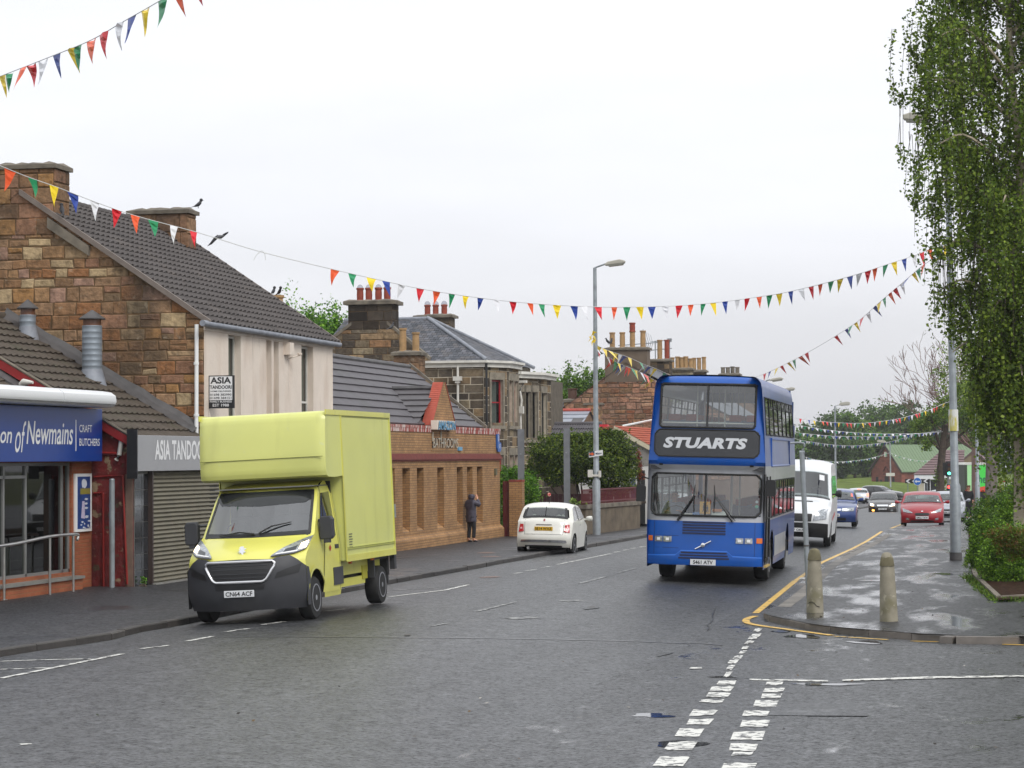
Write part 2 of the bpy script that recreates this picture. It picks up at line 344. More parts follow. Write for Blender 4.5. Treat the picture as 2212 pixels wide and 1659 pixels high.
def wet_asphalt(name,base,rdry,rwet,wet_lo,wet_hi,agg=.35,bumpd=.004,streak=(1,1,1),mids=5,wscale=.8,bigst=None):
 M=bpy.data.materials.new(name);M.use_nodes=True;t=M.node_tree;n=t.nodes;l=t.links;b=n['Principled BSDF']
 g=n.new('ShaderNodeNewGeometry')
 def noise(sc,det=5,stretch=None,off=0,rough=.55):
  z=n.new('ShaderNodeTexNoise');z.inputs['Scale'].default_value=sc;z.inputs['Detail'].default_value=det;z.inputs['Roughness'].default_value=rough
  mp_=n.new('ShaderNodeMapping');mp_.inputs['Scale'].default_value=stretch or(1,1,1);mp_.inputs['Location'].default_value=(off,off*.7,0);l.new(g.outputs['Position'],mp_.inputs[0]);l.new(mp_.outputs[0],z.inputs['Vector']);return z.outputs[0]
 def mrg(s,a,b_,c,d):
  q=n.new('ShaderNodeMapRange');q.inputs[1].default_value=a;q.inputs[2].default_value=b_;q.inputs[3].default_value=c;q.inputs[4].default_value=d;l.new(s,q.inputs[0]);return q.outputs[0]
 def mth(op,a,b_):
  q=n.new('ShaderNodeMath');q.operation=op
  for i,x in enumerate((a,b_)):
   if isinstance(x,(int,float)):q.inputs[i].default_value=x
   else:l.new(x,q.inputs[i])
  return q.outputs[0]
 fine=noise(17,4,rough=.8);mid=noise(mids,5,(1,1,1),3,.7);big=noise(.35,5,bigst or streak,9);wv=noise(wscale,6,streak,21,.62)
 val=mth('MULTIPLY',mrg(fine,.34,.68,1-agg,1+agg*1.3),mth('MULTIPLY',mrg(mid,.3,.7,1-agg*.75,1+agg*.75),mrg(big,.35,.65,.72,1.25)))
 wet=mrg(wv,wet_lo,wet_hi,0,1)
 val=mth('MULTIPLY',val,mrg(wet,0,1,1,.62))
 v=n.new('ShaderNodeVectorMath');v.operation='SCALE';v.inputs[0].default_value=base;l.new(val,v.inputs['Scale']);l.new(v.outputs[0],b.inputs['Base Color'])
 l.new(mrg(wet,0,1,rdry,rwet),b.inputs['Roughness']);sp_=mth('MULTIPLY',mrg(fine,.36,.64,.05,1.1),mrg(mid,.3,.7,.6,1.3));l.new(mth('MAXIMUM',sp_,wet),b.inputs['Specular IOR Level'])
 bp=n.new('ShaderNodeBump');bp.inputs['Distance'].default_value=bumpd;l.new(mth('ADD',fine,mid),bp.inputs['Height']);l.new(mrg(wet,0,1,1,.08),bp.inputs['Strength']);l.new(bp.outputs[0],b.inputs['Normal'])
 MATS[name]=M;return M
M_ROAD=wet_asphalt('wet_road_asphalt',(.038,.039,.041),.42,.2,.66,.82,agg=.7,bumpd=.007,streak=(.9,.25,1),bigst=(2.6,.1,1))
M_SIDE=wet_asphalt('coarse_wet_asphalt',(.04,.041,.043),.42,.12,.58,.68,agg=.85,bumpd=.012,streak=(1.0,.4,1),wscale=1.7,mids=4.5)
M_PAVE=wet_asphalt('wet_pavement_asphalt',(.02,.02,.0215),.48,.08,.48,.62,agg=.5,bumpd=.004,streak=(1.0,.3,1),wscale=1.1)
M_PAVEL=wet_asphalt('damp_pavement_asphalt',(.024,.0235,.026),.52,.2,.55,.75,agg=.45,bumpd=.004,streak=(.7,.5,1))
M_KERB=mat('kerb_stone',(1,1,1),.55,attr=True,var=.2,vs_=5,bump=.004)
M_GRASS=mat('grass_soil',srgb(74,92,38),.95,spec=.1,var=.35,vs_=1.5)
M_LAND=mat('rough_land',srgb(84,88,56),.95,spec=.1,var=.3,vs_=.2)
M_SOIL=mat('bark_soil',srgb(52,37,28),.95,spec=.05,var=.6,vs_=9,bump=.05,bs=14,dirt=[(srgb(70,50,38),16,.6,.66,.9),(srgb(60,74,32),3,.6,.7,.7)])
M_FLAG=mat('concrete_slab',srgb(128,126,120),.5,var=.15,vs_=4)
def paint_mat(name,col,lo,hi,sc=9):
 M=bpy.data.materials.new(name);M.use_nodes=True;t=M.node_tree;n=t.nodes;l=t.links;b=n['Principled BSDF']
 g=n.new('ShaderNodeNewGeometry');z=n.new('ShaderNodeTexNoise');z.inputs['Scale'].default_value=sc;z.inputs['Detail'].default_value=6;z.inputs['Roughness'].default_value=.65;l.new(g.outputs['Position'],z.inputs['Vector'])
 q=n.new('ShaderNodeMapRange');q.inputs[1].default_value=lo;q.inputs[2].default_value=hi;l.new(z.outputs[0],q.inputs[0])
 x=n.new('ShaderNodeMixRGB');x.inputs[1].default_value=(.05,.05,.052,1);x.inputs[2].default_value=tuple(col)+(1,);l.new(q.outputs[0],x.inputs[0]);l.new(x.outputs[0],b.inputs['Base Color']);b.inputs['Roughness'].default_value=.45
 MATS[name]=M;return M
M_LINEW=paint_mat('worn_white_line',(.66,.65,.6),.43,.49,8)
M_LINEF=paint_mat('faded_white_line',(.42,.42,.4),.45,.62,6)
M_LINEY=paint_mat('worn_yellow_line',srgb(214,172,74),.36,.46,7)
M_WATER=mat('puddle_water',(.03,.031,.033),.04,spec=.6)
KLP=[(0,1418),(79,1406),(129,1400),(178,1389),(232,1385),(295,1367),(353,1358),(411,1347),(560,1316),(720,1285),(868,1257),(1033,1227.8),(1080,1218),(1153,1205.8),(1197,1196),(1294,1179.4),(1398,1161)]
KL=[onG(*p)for p in KLP]
_r=random.Random(3)
kl_v=[-8]+[p.y for p in KL]+[110,150,260];kl_u=[KL[0].x-.1]+[p.x+_r.uniform(-.015,.015)for p in KL]+[-12.6,-12.8,-14]
def KLu(v):return interp(v,kl_v,kl_u)
def zback(v):return interp(v,(30,52,70,90),(.2,.2,.1,.05))+hill(v)
def pav_z(u,v):
 ku=KLu(v);a=road_z(ku,v)+.1;t=max(0,min(1,(ku-u)/3.4));return lerp(a,zback(v),t)
VS=[-8,0,8,14,18]+[20+1.0*i for i in range(72)]+[93,96,100,105,110,116,122,130,138,146,156,168,180,195,210,230,252,275]
b=MB()
for(v0,v1)in zip([-100,-50,0,60,90,120,150,200,240,272,330,420,700],[-50,0,60,90,120,150,200,240,272,330,420,700,1100]):
 gz=lambda v:hill(v)-(.35 if v<268 else.05)
 us=[-760,-300,-60,-25,0,25,60,300,760]
 for a,c in zip(us[:-1],us[1:]):b.poly((a,v0,gz(v0)),(c,v0,gz(v0)),(c,v1,gz(v1)),(a,v1,gz(v1)))
tag(b.build('ground',M_LAND),kind='structure')
b=MB();us=[0,.05,.12,.2,.3,.4,.5,.6,.7,.8,.88,.94,1.0]
def road_pt(v,t):ku=KLu(v)-.25;u=lerp(ku,-5.4,t);return Vector((u,v,road_z(u,v)))
for v0,v1 in zip(VS[:-1],VS[1:]):
 for a,c in zip(us[:-1],us[1:]):b.poly(road_pt(v0,a),road_pt(v0,c),road_pt(v1,c),road_pt(v1,a))
tag(b.build('road',M_ROAD,smooth=60),kind='structure')
b=MB();zz=road_z(-5.4,0)
for v0,v1 in zip(VS[:-1],VS[1:]):
 for a,c in((-5.4,2),(2,20),(20,60)):
  b.poly((a,v0,road_z(-5.4,v0)),(c,v0,road_z(-5.4,v0)),(c,v1,road_z(-5.4,v1)),(a,v1,road_z(-5.4,v1)))
tag(b.build('side_road',M_SIDE,smooth=60),kind='structure')
PB=[(1480,1462),(1395,1500),(1330,1545),(1240,1660),(1240,1720),(1700,1720),(1720,1650),(1745,1560),(1740,1470),(1700,1395),(1640,1392),(1560,1430)]
P=[onG(*p,off=.004)for p in PB];ctr=sum(P,Vector())/len(P);b=MB()
for p,q in zip(P,P[1:]+P[:1]):
 n_=4
 for i in range(n_):
  a0,a1=i/n_,(i+1)/n_;f=lambda a,t:(lambda x:Vector((x.x,x.y,road_z(x.x,x.y)+.004)))(ctr.lerp(p.lerp(q,t),a))
  for t0,t1 in((0,.5),(.5,1)):b.poly(f(a0,t0),f(a1,t0),f(a1,t1),f(a0,t1))if a0 else b.poly(f(0,0),f(a1,t0),f(a1,t1))
tag(b.build('road_patch',M_SIDE),kind='structure')
b=MB()
for v0,v1 in zip(VS[:-1],VS[1:]):
 for a,c in((0,.15),(.15,.5),(.5,1)):
  f=lambda v,t:(lambda u:Vector((u,v,pav_z(u,v))))(lerp(KLu(v)-.13,-18.6 if v<80 else-18.6,t))
  b.poly(f(v0,c),f(v0,a),f(v1,a),f(v1,c))
 b.poly((-18.6,v0,zback(v0)),(-18.6,v1,zback(v1)),(-34,v1,zback(v1)),(-34,v0,zback(v0)))
tag(b.build('pavement',M_PAVEL,smooth=60),kind='structure')
def kerb_run(b,pts,h=.1,wdt=.14,side=1,ln=.92,seed=1,drop=None,base=(88,84,80)):
 """stones along a polyline of foot points; side=+1 body to the left of travel"""
 r=random.Random(seed);pts=[Vector(p)for p in pts];L=[0]
 for p,q in zip(pts,pts[1:]):L.append(L[-1]+(q-p).length)
 def at(s):
  s=max(0,min(L[-1],s))
  for i in range(len(pts)-1):
   if s<=L[i+1]+1e-6:return pts[i].lerp(pts[i+1],(s-L[i])/max(1e-6,L[i+1]-L[i]))
  return pts[-1]
 s=0
 while s<L[-1]-.05:
  e_=min(s+ln,L[-1]);a=at(s+.006);c=at(e_-.006);d=(c-a);d.z=0;d.normalize();n_=Vector((-d.y,d.x,0))*side
  hh=h*(1 if drop is None else drop((a+c)/2))+r.uniform(-.006,.006);o=n_*r.uniform(-.008,.008);k=r.uniform(.7,1.2);col=tuple(x*k for x in srgb(*base));D=Vector((0,0,-.12))
  T=Vector((0,0,hh));T2=Vector((0,0,hh-.018));g=n_*.018
  A=[a+o,c+o,c+o+n_*wdt,a+o+n_*wdt]
  b.add([A[0]+D,A[1]+D,A[2]+D,A[3]+D,A[0]+T2,A[1]+T2,A[2]+T,A[3]+T,A[0]+T+g,A[1]+T+g],[(0,1,5,4),(4,5,9,8),(8,9,6,7),(2,3,7,6),(1,2,6,9,5),(3,0,4,8,7)]if side>0 else[(1,0,4,5),(5,4,8,9),(9,8,7,6),(3,2,6,7),(2,1,5,9,6),(0,3,7,8,4)],col=col)
  s=e_
b=MB();pl=[Vector((KLu(v),v,road_z(KLu(v),v)))for v in VS if 8<v<240]
kerb_run(b,pl,h=.108,side=1,seed=4,base=(64,60,57));tag(b.build('kerb',M_KERB),kind='structure')
KRP=[(1950,1137),(1878,1176),(1785,1223),(1735,1264),(1690,1301),(1662,1321),(1651,1332),(1657,1341),(1710,1353),(1781,1366),(1926,1379),(2021,1385.5),(2212,1391),(2420,1392)]
KR=[]
for p in KRP:
 q=onG(*p);KR.append(Vector((q.x,q.y,road_z(min(q.x,-5.4),q.y)if q.x<-5.4 else zz+hill(q.y))))
KR.append(Vector((38,KR[-1].y,KR[-1].z)))
KRs=catmull(KR,4)
PT=.1
b=MB();near=[Vector((p.x,p.y,PT))for p in KRs if p.y<=88];
k0=[p for p in KRs if p.y>88];first=near[0]
ring=[Vector((first.x,88,PT))]+near+[Vector((40,near[-1].y,PT)),Vector((40,88,PT))]
bm=bmesh.new();vs_b=[bm.verts.new(p)for p in ring];fc=bm.faces.new(vs_b)
if fc.normal.z<0:fc.normal_flip()
bmesh.ops.triangulate(bm,faces=[fc]);bm.normal_update()
for f in bm.faces:
 if f.normal.z<0:f.normal_flip()
b.add([v.co[:]for v in bm.verts],[[v.index for v in f.verts]for f in(bm.verts.index_update()or bm.faces)]);bm.free()
for v0,v1 in zip([88,93,98,105,112,120,130,140,152,165,180,200,225],[93,98,105,112,120,130,140,152,165,180,200,225,260]):
 eu=lambda v:interp(v,(88,97,99,110,260),(first.x,-5.6,-3.4,-3.2,3))
 b.poly((eu(v0),v0,PT+hill(v0)),(40,v0,PT+hill(v0)),(40,v1,PT+hill(v1)),(eu(v1),v1,PT+hill(v1)))
tag(b.build('pavement',M_PAVE),kind='structure')
b=MB()
kerb_run(b,[Vector((p.x,p.y,p.z))for p in KRs],h=.105,wdt=.15,side=1,seed=8,base=(104,98,92))
tag(b.build('kerb',M_KERB),kind='structure')
b=MB();kerb_run(b,[Vector((interp(v,(98,110,260),(-3.4,-3.2,3)),v,road_z(-5.4,v)))for v in range(98,240,6)],h=.105,side=-1,seed=9);tag(b.build('kerb',M_KERB),kind='structure')
b=MB();r=random.Random(5);pk=[p for p in KRs if 42<p.y<88]
for p,q in zip(pk,pk[1:]):
 L=(q-p).length;n_=max(1,int(L/.9));d=(q-p).normalized();nn=Vector((-d.y,d.x,0))
 for i in range(n_):
  a=p.lerp(q,i/n_)+d*.01;c=p.lerp(q,(i+1)/n_)-d*.01;k=r.uniform(.6,1.1);z0=Vector((0,0,PT+.004-a.z))
  b.poly(a+nn*.17+z0,c+nn*.17+z0,c+nn*.42+z0,a+nn*.42+z0,col=tuple(x*k for x in srgb(112,106,98)))
tag(b.build('kerb_slabs',M_KERB),kind='structure')
# ---- painted markings
def marks(quads,m,name='road_marking',z=.006):
 b=MB()
 for q in quads:b.poly(*[onG(*p,off=z)for p in q])
 tag(b.build(name,m),kind='structure')
def ribbon(pix,wd,m,z=.006,seg=3,name='road_marking',wob=0):
 P=[onG(*p)for p in pix];P=catmull(P,seg);b=MB();r=random.Random(int(pix[0][0]))
 for i in range(len(P)-1):
  a,c=P[i],P[i+1];d=(c-a);d.z=0;d.normalize();n_=Vector((-d.y,d.x,0))*wd/2
  f=lambda x:Vector((x.x,x.y,road_z(x.x,x.y)+z))
  b.poly(f(a-n_),f(c-n_),f(c+n_),f(a+n_))
 tag(b.build(name,m),kind='structure')
b6=lambda x,y:(1296.1+.41407*x,1242.1+.41407*y)
b7=lambda x,y:(.41505*x,1242.1+.41505*y)
c5=lambda x,y:(756.1+.31738*x,1134.1+.31738*y)
LA=[(795,848,278,296),(785,840,306,320),(768,825,322,335),(755,808,342,360),(735,780,372,388),(722,772,392,412),(690,745,420,436),(670,728,438,460),(655,705,470,492),(642,690,505,530),(605,715,550,568),(568,700,580,604),(550,682,614,636),(515,650,648,664),(465,615,703,732),(447,592,750,780),(388,546,800,840),(332,515,868,912),(275,468,945,995)]
LB=[(862,956,556,572),(848,962,588,612),(838,950,620,640),(797,932,655,684),(742,886,707,736),(730,890,757,790),(680,864,815,858),(670,830,880,915),(686,800,922,940),(632,816,980,1007)]
r=random.Random(2);qs=[]
for L_,sk in((LA,.75),(LB,.45)):
 for x0,x1,y0,y1 in L_:
  s_=(y1-y0)*sk;j=lambda:r.uniform(-3,3)
  q=[b6(x0+j(),y1),b6(x1-s_+j(),y1+j()),b6(x1+j(),y0),b6(x0+s_+j(),y0+j())]
  n_=5;top=[(lerp(q[3][0],q[2][0],i/n_)+r.uniform(-1,1),lerp(q[3][1],q[2][1],i/n_)+r.uniform(-1.2,1.2))for i in range(n_+1)]
  bot=[(lerp(q[0][0],q[1][0],i/n_)+r.uniform(-1,1),lerp(q[0][1],q[1][1],i/n_)+r.uniform(-1.2,1.2))for i in range(n_+1)]
  for i in range(n_):qs.append([bot[i],bot[i+1],top[i+1],top[i]])
marks(qs,M_LINEW,z=.010)
marks([[b6(780,548),b6(1190,556),b6(1190,549),b6(780,541)],[b6(1265,552),b6(1700,540),b6(1700,529),b6(1265,544)],[b6(1700,540),b6(2260,529),b6(2260,521),b6(1700,529)],[b6(465,489),b6(533,487),b6(530,480),b6(470,481)],[b6(1040,22),b6(1075,22),b6(1080,12),b6(1045,12)]],M_LINEW,z=.010)
YW=.1
ribbon([(1948,1132.5),(1872,1169.5),(1777,1214.7),(1740,1240),(1718,1255)],YW,M_LINEY)
ribbon([b6(1018,32),b6(900,128),b6(812,200)],YW*1.25,M_LINEY)
ribbon([b6(812,216),b6(765,233),b6(790,258),b6(1010,290),b6(1210,317)],YW*1.25,M_LINEY,seg=5,z=.010)
ribbon([b6(1225,322),b6(1500,340)],YW*.9,M_LINEY,z=.010);ribbon([b6(1620,346),b6(1925,354)],YW*.9,M_LINEY);ribbon([b6(2100,363),b6(2260,368)],YW,M_LINEY)
for p,q,wd,mm in(((0,540),(635,412),.11,0),((-30,452),(470,438),.09,0),((0,493),(270,484),.09,0),((735,385),(885,367),.11,0),((975,345),(1108,320),.11,0),((1175,297),(1290,280),.11,0),((1365,260),(1480,243),.11,0),((1100,200),(1170,192),.1,0),((1700,188),(1800,178),.1,0),((105,884),(165,881),.08,0)):
 ribbon([b7(*p),b7(*q)],wd,M_LINEW)
for p,q,wd,mm in(((270,490),(660,443),.11,0),((655,443),(805,408),.11,0),((270,447),(640,431),.08,1),((410,442),(750,411),.08,1),((1120,331),(1165,325),.11,0),((1200,313),(1270,303),.11,0),((1305,291),(1365,282),.11,0),((1410,270),(1775,196),.11,0),((1230,252),(1560,214),.08,1),((1280,268),(1450,256),.08,1),((1400,240),(1640,214),.08,1),((1795,187),(1835,181),.11,0),((1855,174),(1890,168),.11,0),((1915,161),(1950,156),.11,0),((1965,153),(2008,145),.11,0),((1560,400),(1740,352),.1,1),((860,590),(1125,525),.09,1),((1820,328),(1940,295),.09,1),((560,688),(660,670),.09,1),((1090,640),(1260,628),.3,1),((1450,520),(1560,512),.25,1)):
 ribbon([c5(*p),c5(*q)],wd,M_LINEF if mm else M_LINEW)
M_SEAM=mat('pale_repair_seam',(.13,.13,.135),.3)
ribbon([b7(1150,322),c5(60,765),c5(1100,775),c5(2212,805),(1560,1394)],.07,M_SEAM,name='road_seam')
# ---- standing water
def puddle(cx,cy,rx,ry,seed,z=.007):
 r=random.Random(seed);n_=22;ph=[r.uniform(0,6.28)for _ in range(4)];P=[]
 for i in range(n_):
  a=2*math.pi*i/n_;k=1+.22*math.sin(2*a+ph[0])+.2*math.sin(3*a+ph[1])+.14*math.sin(5*a+ph[2])
  p=onZ(cx+rx*k*math.cos(a),cy+ry*k*math.sin(a),PT)if z>.05 else onG(cx+rx*k*math.cos(a),cy+ry*k*math.sin(a),off=z)
  P.append(Vector((p.x,p.y,PT+.003))if z>.05 else p)
 b=MB();b.poly(*P);tag(b.build('puddle',M_WATER),kind='structure')
for i,a in enumerate([(1870,1387,40,3),(1735,1374,30,4.5),(1408,1545,42,4.5),(1790,1478,60,2.6),(1470,1606,46,8),(1690,1363,22,2.5),(1560,1462,34,1.6)]):puddle(*a,seed=i,z=.008)
for i,a in enumerate([(2040,1240,22,2.4),(1905,1254,34,2)]):puddle(*a,seed=i+20,z=.11)
b=MB();P=[onZ(*q,PT+.006)for q in((2081,1240),(2130,1240),(2136,1256),(2084,1258))];b.poly(P[3],P[2],P[1],P[0]);tag(b.build('paving_slab',M_FLAG),kind='structure')
M_RUST=mat('leaf_litter_stain',srgb(96,62,44),.4,var=.3)
for cx,cy,rx,ry in((1050,1202,20,1.7),(1060,1211,22,1.2),(1058,1254,22,1.8)):
 b=MB();n_=14;P=[]
 for i in range(n_):
  a=2*math.pi*i/n_;q=onZ(cx+rx*math.cos(a)*(1+.2*math.sin(3*a)),cy+ry*math.sin(a),0.05);P.append(Vector((q.x,q.y,(pav_z(q.x,q.y)if q.x<KLu(q.y)-.13 else road_z(q.x,q.y))+.006)))
 b.poly(*P);tag(b.build('puddle',M_RUST),kind='structure')
 # ---- far grass bank
b=MB();r=random.Random(4)
def bank(s,t):
 v=lerp(268,430,t);u=lerp(-120,60,s);return Vector((u,v,lerp(-2.0,-.3,min(1,t*1.25))+.25*math.sin(u*.21)+.15*math.sin(v*.3+u*.4)))
b.grid(bank,60,24);tag(b.build('grass_bank',mat('rough_grass',srgb(92,106,50),.95,spec=.05,var=.35,vs_=.5,bump=.1,bs=3)),kind='structure')
M_PATCH=wet_asphalt('repair_asphalt',(.034,.035,.037),.42,.2,.6,.8,agg=.5,bumpd=.004)
def road_poly(pix,m_,name,z=.009,n_=6,jit=.6,seed=1):
 r=random.Random(seed);P=[]
 for a,c in zip(pix,pix[1:]+pix[:1]):
  for i in range(n_):P.append(onG(lerp(a[0],c[0],i/n_)+r.uniform(-jit,jit)*2,lerp(a[1],c[1],i/n_)+r.uniform(-jit,jit)*.4,off=z))
 c0=sum(P,Vector())/len(P);c0.z=road_z(c0.x,c0.y)+z;b=MB()
 for p,q in zip(P,P[1:]+P[:1]):b.poly(c0,p,q)
 tag(b.build(name,m_),kind='structure')
road_poly([b6(905,662),b6(1385,668),b6(1398,735),b6(880,732)],M_PATCH,'repair_patch')
road_poly([c5(1580,565),c5(1690,552),c5(1700,562),c5(1600,574)],M_PATCH,'repair_patch',seed=3);road_poly([b6(300,408),b6(386,402),b6(360,412),b6(296,425)],M_PATCH,'repair_patch',seed=4)
M_CRACK=mat('tar_crack',(.008,.008,.009),.35)
r=random.Random(12)
for p,q in((b6(560,290),b6(612,175)),(b6(640,548),b6(780,541)),(b6(1450,1000),b6(2200,880))):
 n_=9;ribbon([(lerp(p[0],q[0],i/n_)+r.uniform(-5,5),lerp(p[1],q[1],i/n_)+r.uniform(-1.2,1.2))for i in range(n_+1)],.014,M_CRACK,name='road_crack',seg=2,z=.012)
for cx,cy,rx,ry in((1278,1311,9,2),(880,1371,7,1.8)):
 b=MB();P=[onG(cx+rx*math.cos(.52*i),cy+ry*math.sin(.52*i),off=.01)for i in range(12)];b.poly(*P);tag(b.build('manhole_cover',mat('cast_iron',(.05,.045,.04),.45,.6)),kind='structure')
b=MB();r=random.Random(31)
for i in range(240):
 if r.random()<.55:p=onZ(r.uniform(1720,2090),r.uniform(1180,1335),PT+.006);
 elif r.random()<.5:p=onG(r.uniform(1400,2200),r.uniform(1395,1650),off=.014)
 else:p=onG(r.uniform(60,1400),r.uniform(1420,1650),off=.014)
 s_=r.uniform(.008,.028);a=r.uniform(0,6.28);u_=Vector((math.cos(a),math.sin(a),r.uniform(0,.3)))*s_;v_=Vector((-math.sin(a),math.cos(a),0))*s_*.6
 k=r.choice([srgb(70,50,34),srgb(40,34,28),srgb(96,76,50),srgb(50,58,34),srgb(150,146,138)]);b.add([p-u_-v_,p+u_-v_,p+u_+v_,p-u_+v_],[(0,1,2,3)],col=k)
tag(b.build('fallen_leaves',mat('leaf_litter',(1,1,1),.8,attr=True)),'small scattered leaves and grit on the wet tarmac','leaf litter',kind='stuff')
from mathutils import noise as mnoise
M_LEAF=mat('leaves',(1,1,1),.6,spec=.3,attr=True)
_lf=M_LEAF.node_tree;_b=_lf.nodes['Principled BSDF'];_tl=_lf.nodes.new('ShaderNodeBsdfTranslucent');_ms=_lf.nodes.new('ShaderNodeMixShader');_ms.inputs[0].default_value=.3
_lf.links.new(_b.inputs['Base Color'].links[0].from_socket,_tl.inputs[0]);_o=_lf.nodes['Material Output'];_lf.links.new(_b.outputs[0],_ms.inputs[1]);_lf.links.new(_tl.outputs[0],_ms.inputs[2]);_lf.links.new(_ms.outputs[0],_o.inputs[0])
M_BARK=mat('bark',srgb(72,62,52),.95,var=.35,vs_=6,bump=.02,bs=18)
M_BIRCH=mat('birch_bark',srgb(170,158,138),.9,var=.3,vs_=3,bump=.01,dirt=[(srgb(40,36,32),5,.56,.66,.9,(1,1,3))])
def leaves(name,P,size,pal,parent=None,seed=0,droop=0,m=None,asp=.6,loc=None):
 """P: (N,3) points in world space; one small rhombic leaf per point"""
 P=np.asarray(P,dtype=float);N=len(P);g=np.random.default_rng(seed)
 d=g.normal(size=(N,3));d[:,2]=d[:,2]*.6-droop;d/=np.linalg.norm(d,axis=1)[:,None]
 e_=g.normal(size=(N,3));e_-=(e_*d).sum(1)[:,None]*d;e_/=np.linalg.norm(e_,axis=1)[:,None]
 s=size*g.uniform(.45,1.4,N)[:,None];org=np.array(wloc(parent)if parent is not None else(loc or(0,0,0)))
 P=P-org;V=np.stack([P,P+d*s*.5+e_*s*asp*.5,P+d*s,P+d*s*.5-e_*s*asp*.5],1).reshape(-1,3)
 me=bpy.data.meshes.new(name);me.vertices.add(4*N);me.vertices.foreach_set('co',V.ravel());me.loops.add(4*N);me.loops.foreach_set('vertex_index',np.arange(4*N,dtype=np.int32));me.polygons.add(N);me.polygons.foreach_set('loop_start',np.arange(0,4*N,4,dtype=np.int32));me.update(calc_edges=True)
 pal=np.array(pal);c=pal[g.integers(0,len(pal),N)]*g.uniform(.7,1.3,N)[:,None]
 if callable(m):pass
 at=me.color_attributes.new('Col','FLOAT_COLOR','CORNER');cc=np.ones((4*N,4),dtype=np.float32);cc[:,:3]=np.repeat(c,4,0);at.data.foreach_set('color',cc.ravel())
 me.materials.append(M_LEAF);ob=bpy.data.objects.new(name,me);C.objects.link(ob)
 if parent is not None:ob.parent=parent
 else:ob.location=org
 return ob
def G_(*c):return[tuple(v*k for v,k in zip(srgb(*x),(1.42,1.5,.95)))for x in c]
BIRCHL=G_((92,108,48),(76,94,42),(106,122,54),(66,82,38),(120,134,60),(82,100,50))
MIDL=G_((78,104,44),(62,88,38),(96,120,50),(54,76,34))
BRIGHTL=G_((86,122,42),(66,104,36),(104,138,50),(56,88,32))
YEWL=G_((60,76,30),(46,62,26),(76,92,34),(94,104,38),(38,52,22))
WOODL=G_((62,84,40),(52,72,36),(74,96,46),(44,64,34),(84,106,50))
def blobs(cs,n,seed,shell=.55,noise_=.25,zmin=None):
 """points in a union of ellipsoids (x,y,z,rx,ry,rz), gathered in clumps with gaps"""
 g=np.random.default_rng(seed);out_=[];vol=np.array([c[3]*c[4]*c[5]for c in cs])**.75;vol/=vol.sum()
 for c,f in zip(cs,vol):
  m_=max(6,int(n*f));nc=max(5,m_//70);d=g.normal(size=(nc,3));d/=np.linalg.norm(d,axis=1)[:,None];rr=g.uniform(shell,1.0,nc)**.7
  cc=d*rr[:,None];k=g.integers(0,nc,m_);p=cc[k]+g.normal(size=(m_,3))*noise_*.6*np.array([1,1,.8])
  out_.append(p*np.array(c[3:6])+np.array(c[:3]))
 P=np.concatenate(out_)
 if zmin is not None:P=P[P[:,2]>zmin]
 return P
def limb(b,p,d,L,r,depth,rg,up=.25,spread=.7,segs=4,minr=.006,tips=None,curve=.25):
 pts=[Vector(p)];d=Vector(d).normalized();rs=[r]
 for i in range(segs):
  d=(d+Vector((rg.uniform(-1,1),rg.uniform(-1,1),rg.uniform(-1,1)+up))*curve).normalized();pts.append(pts[-1]+d*L/segs);rs.append(max(minr,r*(1-.45*(i+1)/segs)))
 b.tube(pts,rs,n=6 if r>.05 else 4,cap=False)
 if tips is not None:tips+=[tuple(q)for q in pts[1:]]
 if depth>0:
  for k in range(rg.choice((2,3,3))if depth>1 else 3):
   i=rg.randint(max(1,segs//2),segs);a=Vector((rg.uniform(-1,1),rg.uniform(-1,1),rg.uniform(-.3,1))).normalized()
   limb(b,pts[i],d*(1-spread)+a*spread,L*rg.uniform(.55,.8),rs[i]*.65,depth-1,rg,up,spread,segs,minr,tips,curve)
def simple_tree(name,x,y,z0,h,cr,pal,label,group,seed,nl=2600,ls=.35,trunk=.25,low=.15,cat='tree'):
 rg=random.Random(seed);t=thing(name,(x,y,z0),label,cat,group)
 b=MB();b.tube([(x,y,z0-.2),(x+.1,y,z0+h*.3),(x,y+.1,z0+h*.7)],[trunk,trunk*.8,trunk*.4],n=8)
 for k in range(5):
  a=k*1.26+rg.uniform(0,.5);b.tube([(x,y,z0+h*(.25+.08*k)),(x+math.cos(a)*cr*.5,y+math.sin(a)*cr*.5,z0+h*(.45+.08*k))],[trunk*.4,trunk*.15],n=5)
 b.build('trunk',M_BARK,t)
 cs=[(x,y,z0+h*.55,cr*.8,cr*.8,h*.42)]
 for k in range(14):
  a=rg.uniform(0,6.28);q=rg.uniform(.4,.85)*cr;zz_=rg.uniform(low+.15,.85);f=1-abs(zz_-.5)*.7
  cs.append((x+math.cos(a)*q*f,y+math.sin(a)*q*f,z0+h*zz_,cr*rg.uniform(.35,.5),cr*rg.uniform(.35,.5),h*rg.uniform(.12,.2)))
 leaves('crown',blobs(cs,nl,seed,.35,.3,zmin=z0+.1),ls,pal,t,seed);return t
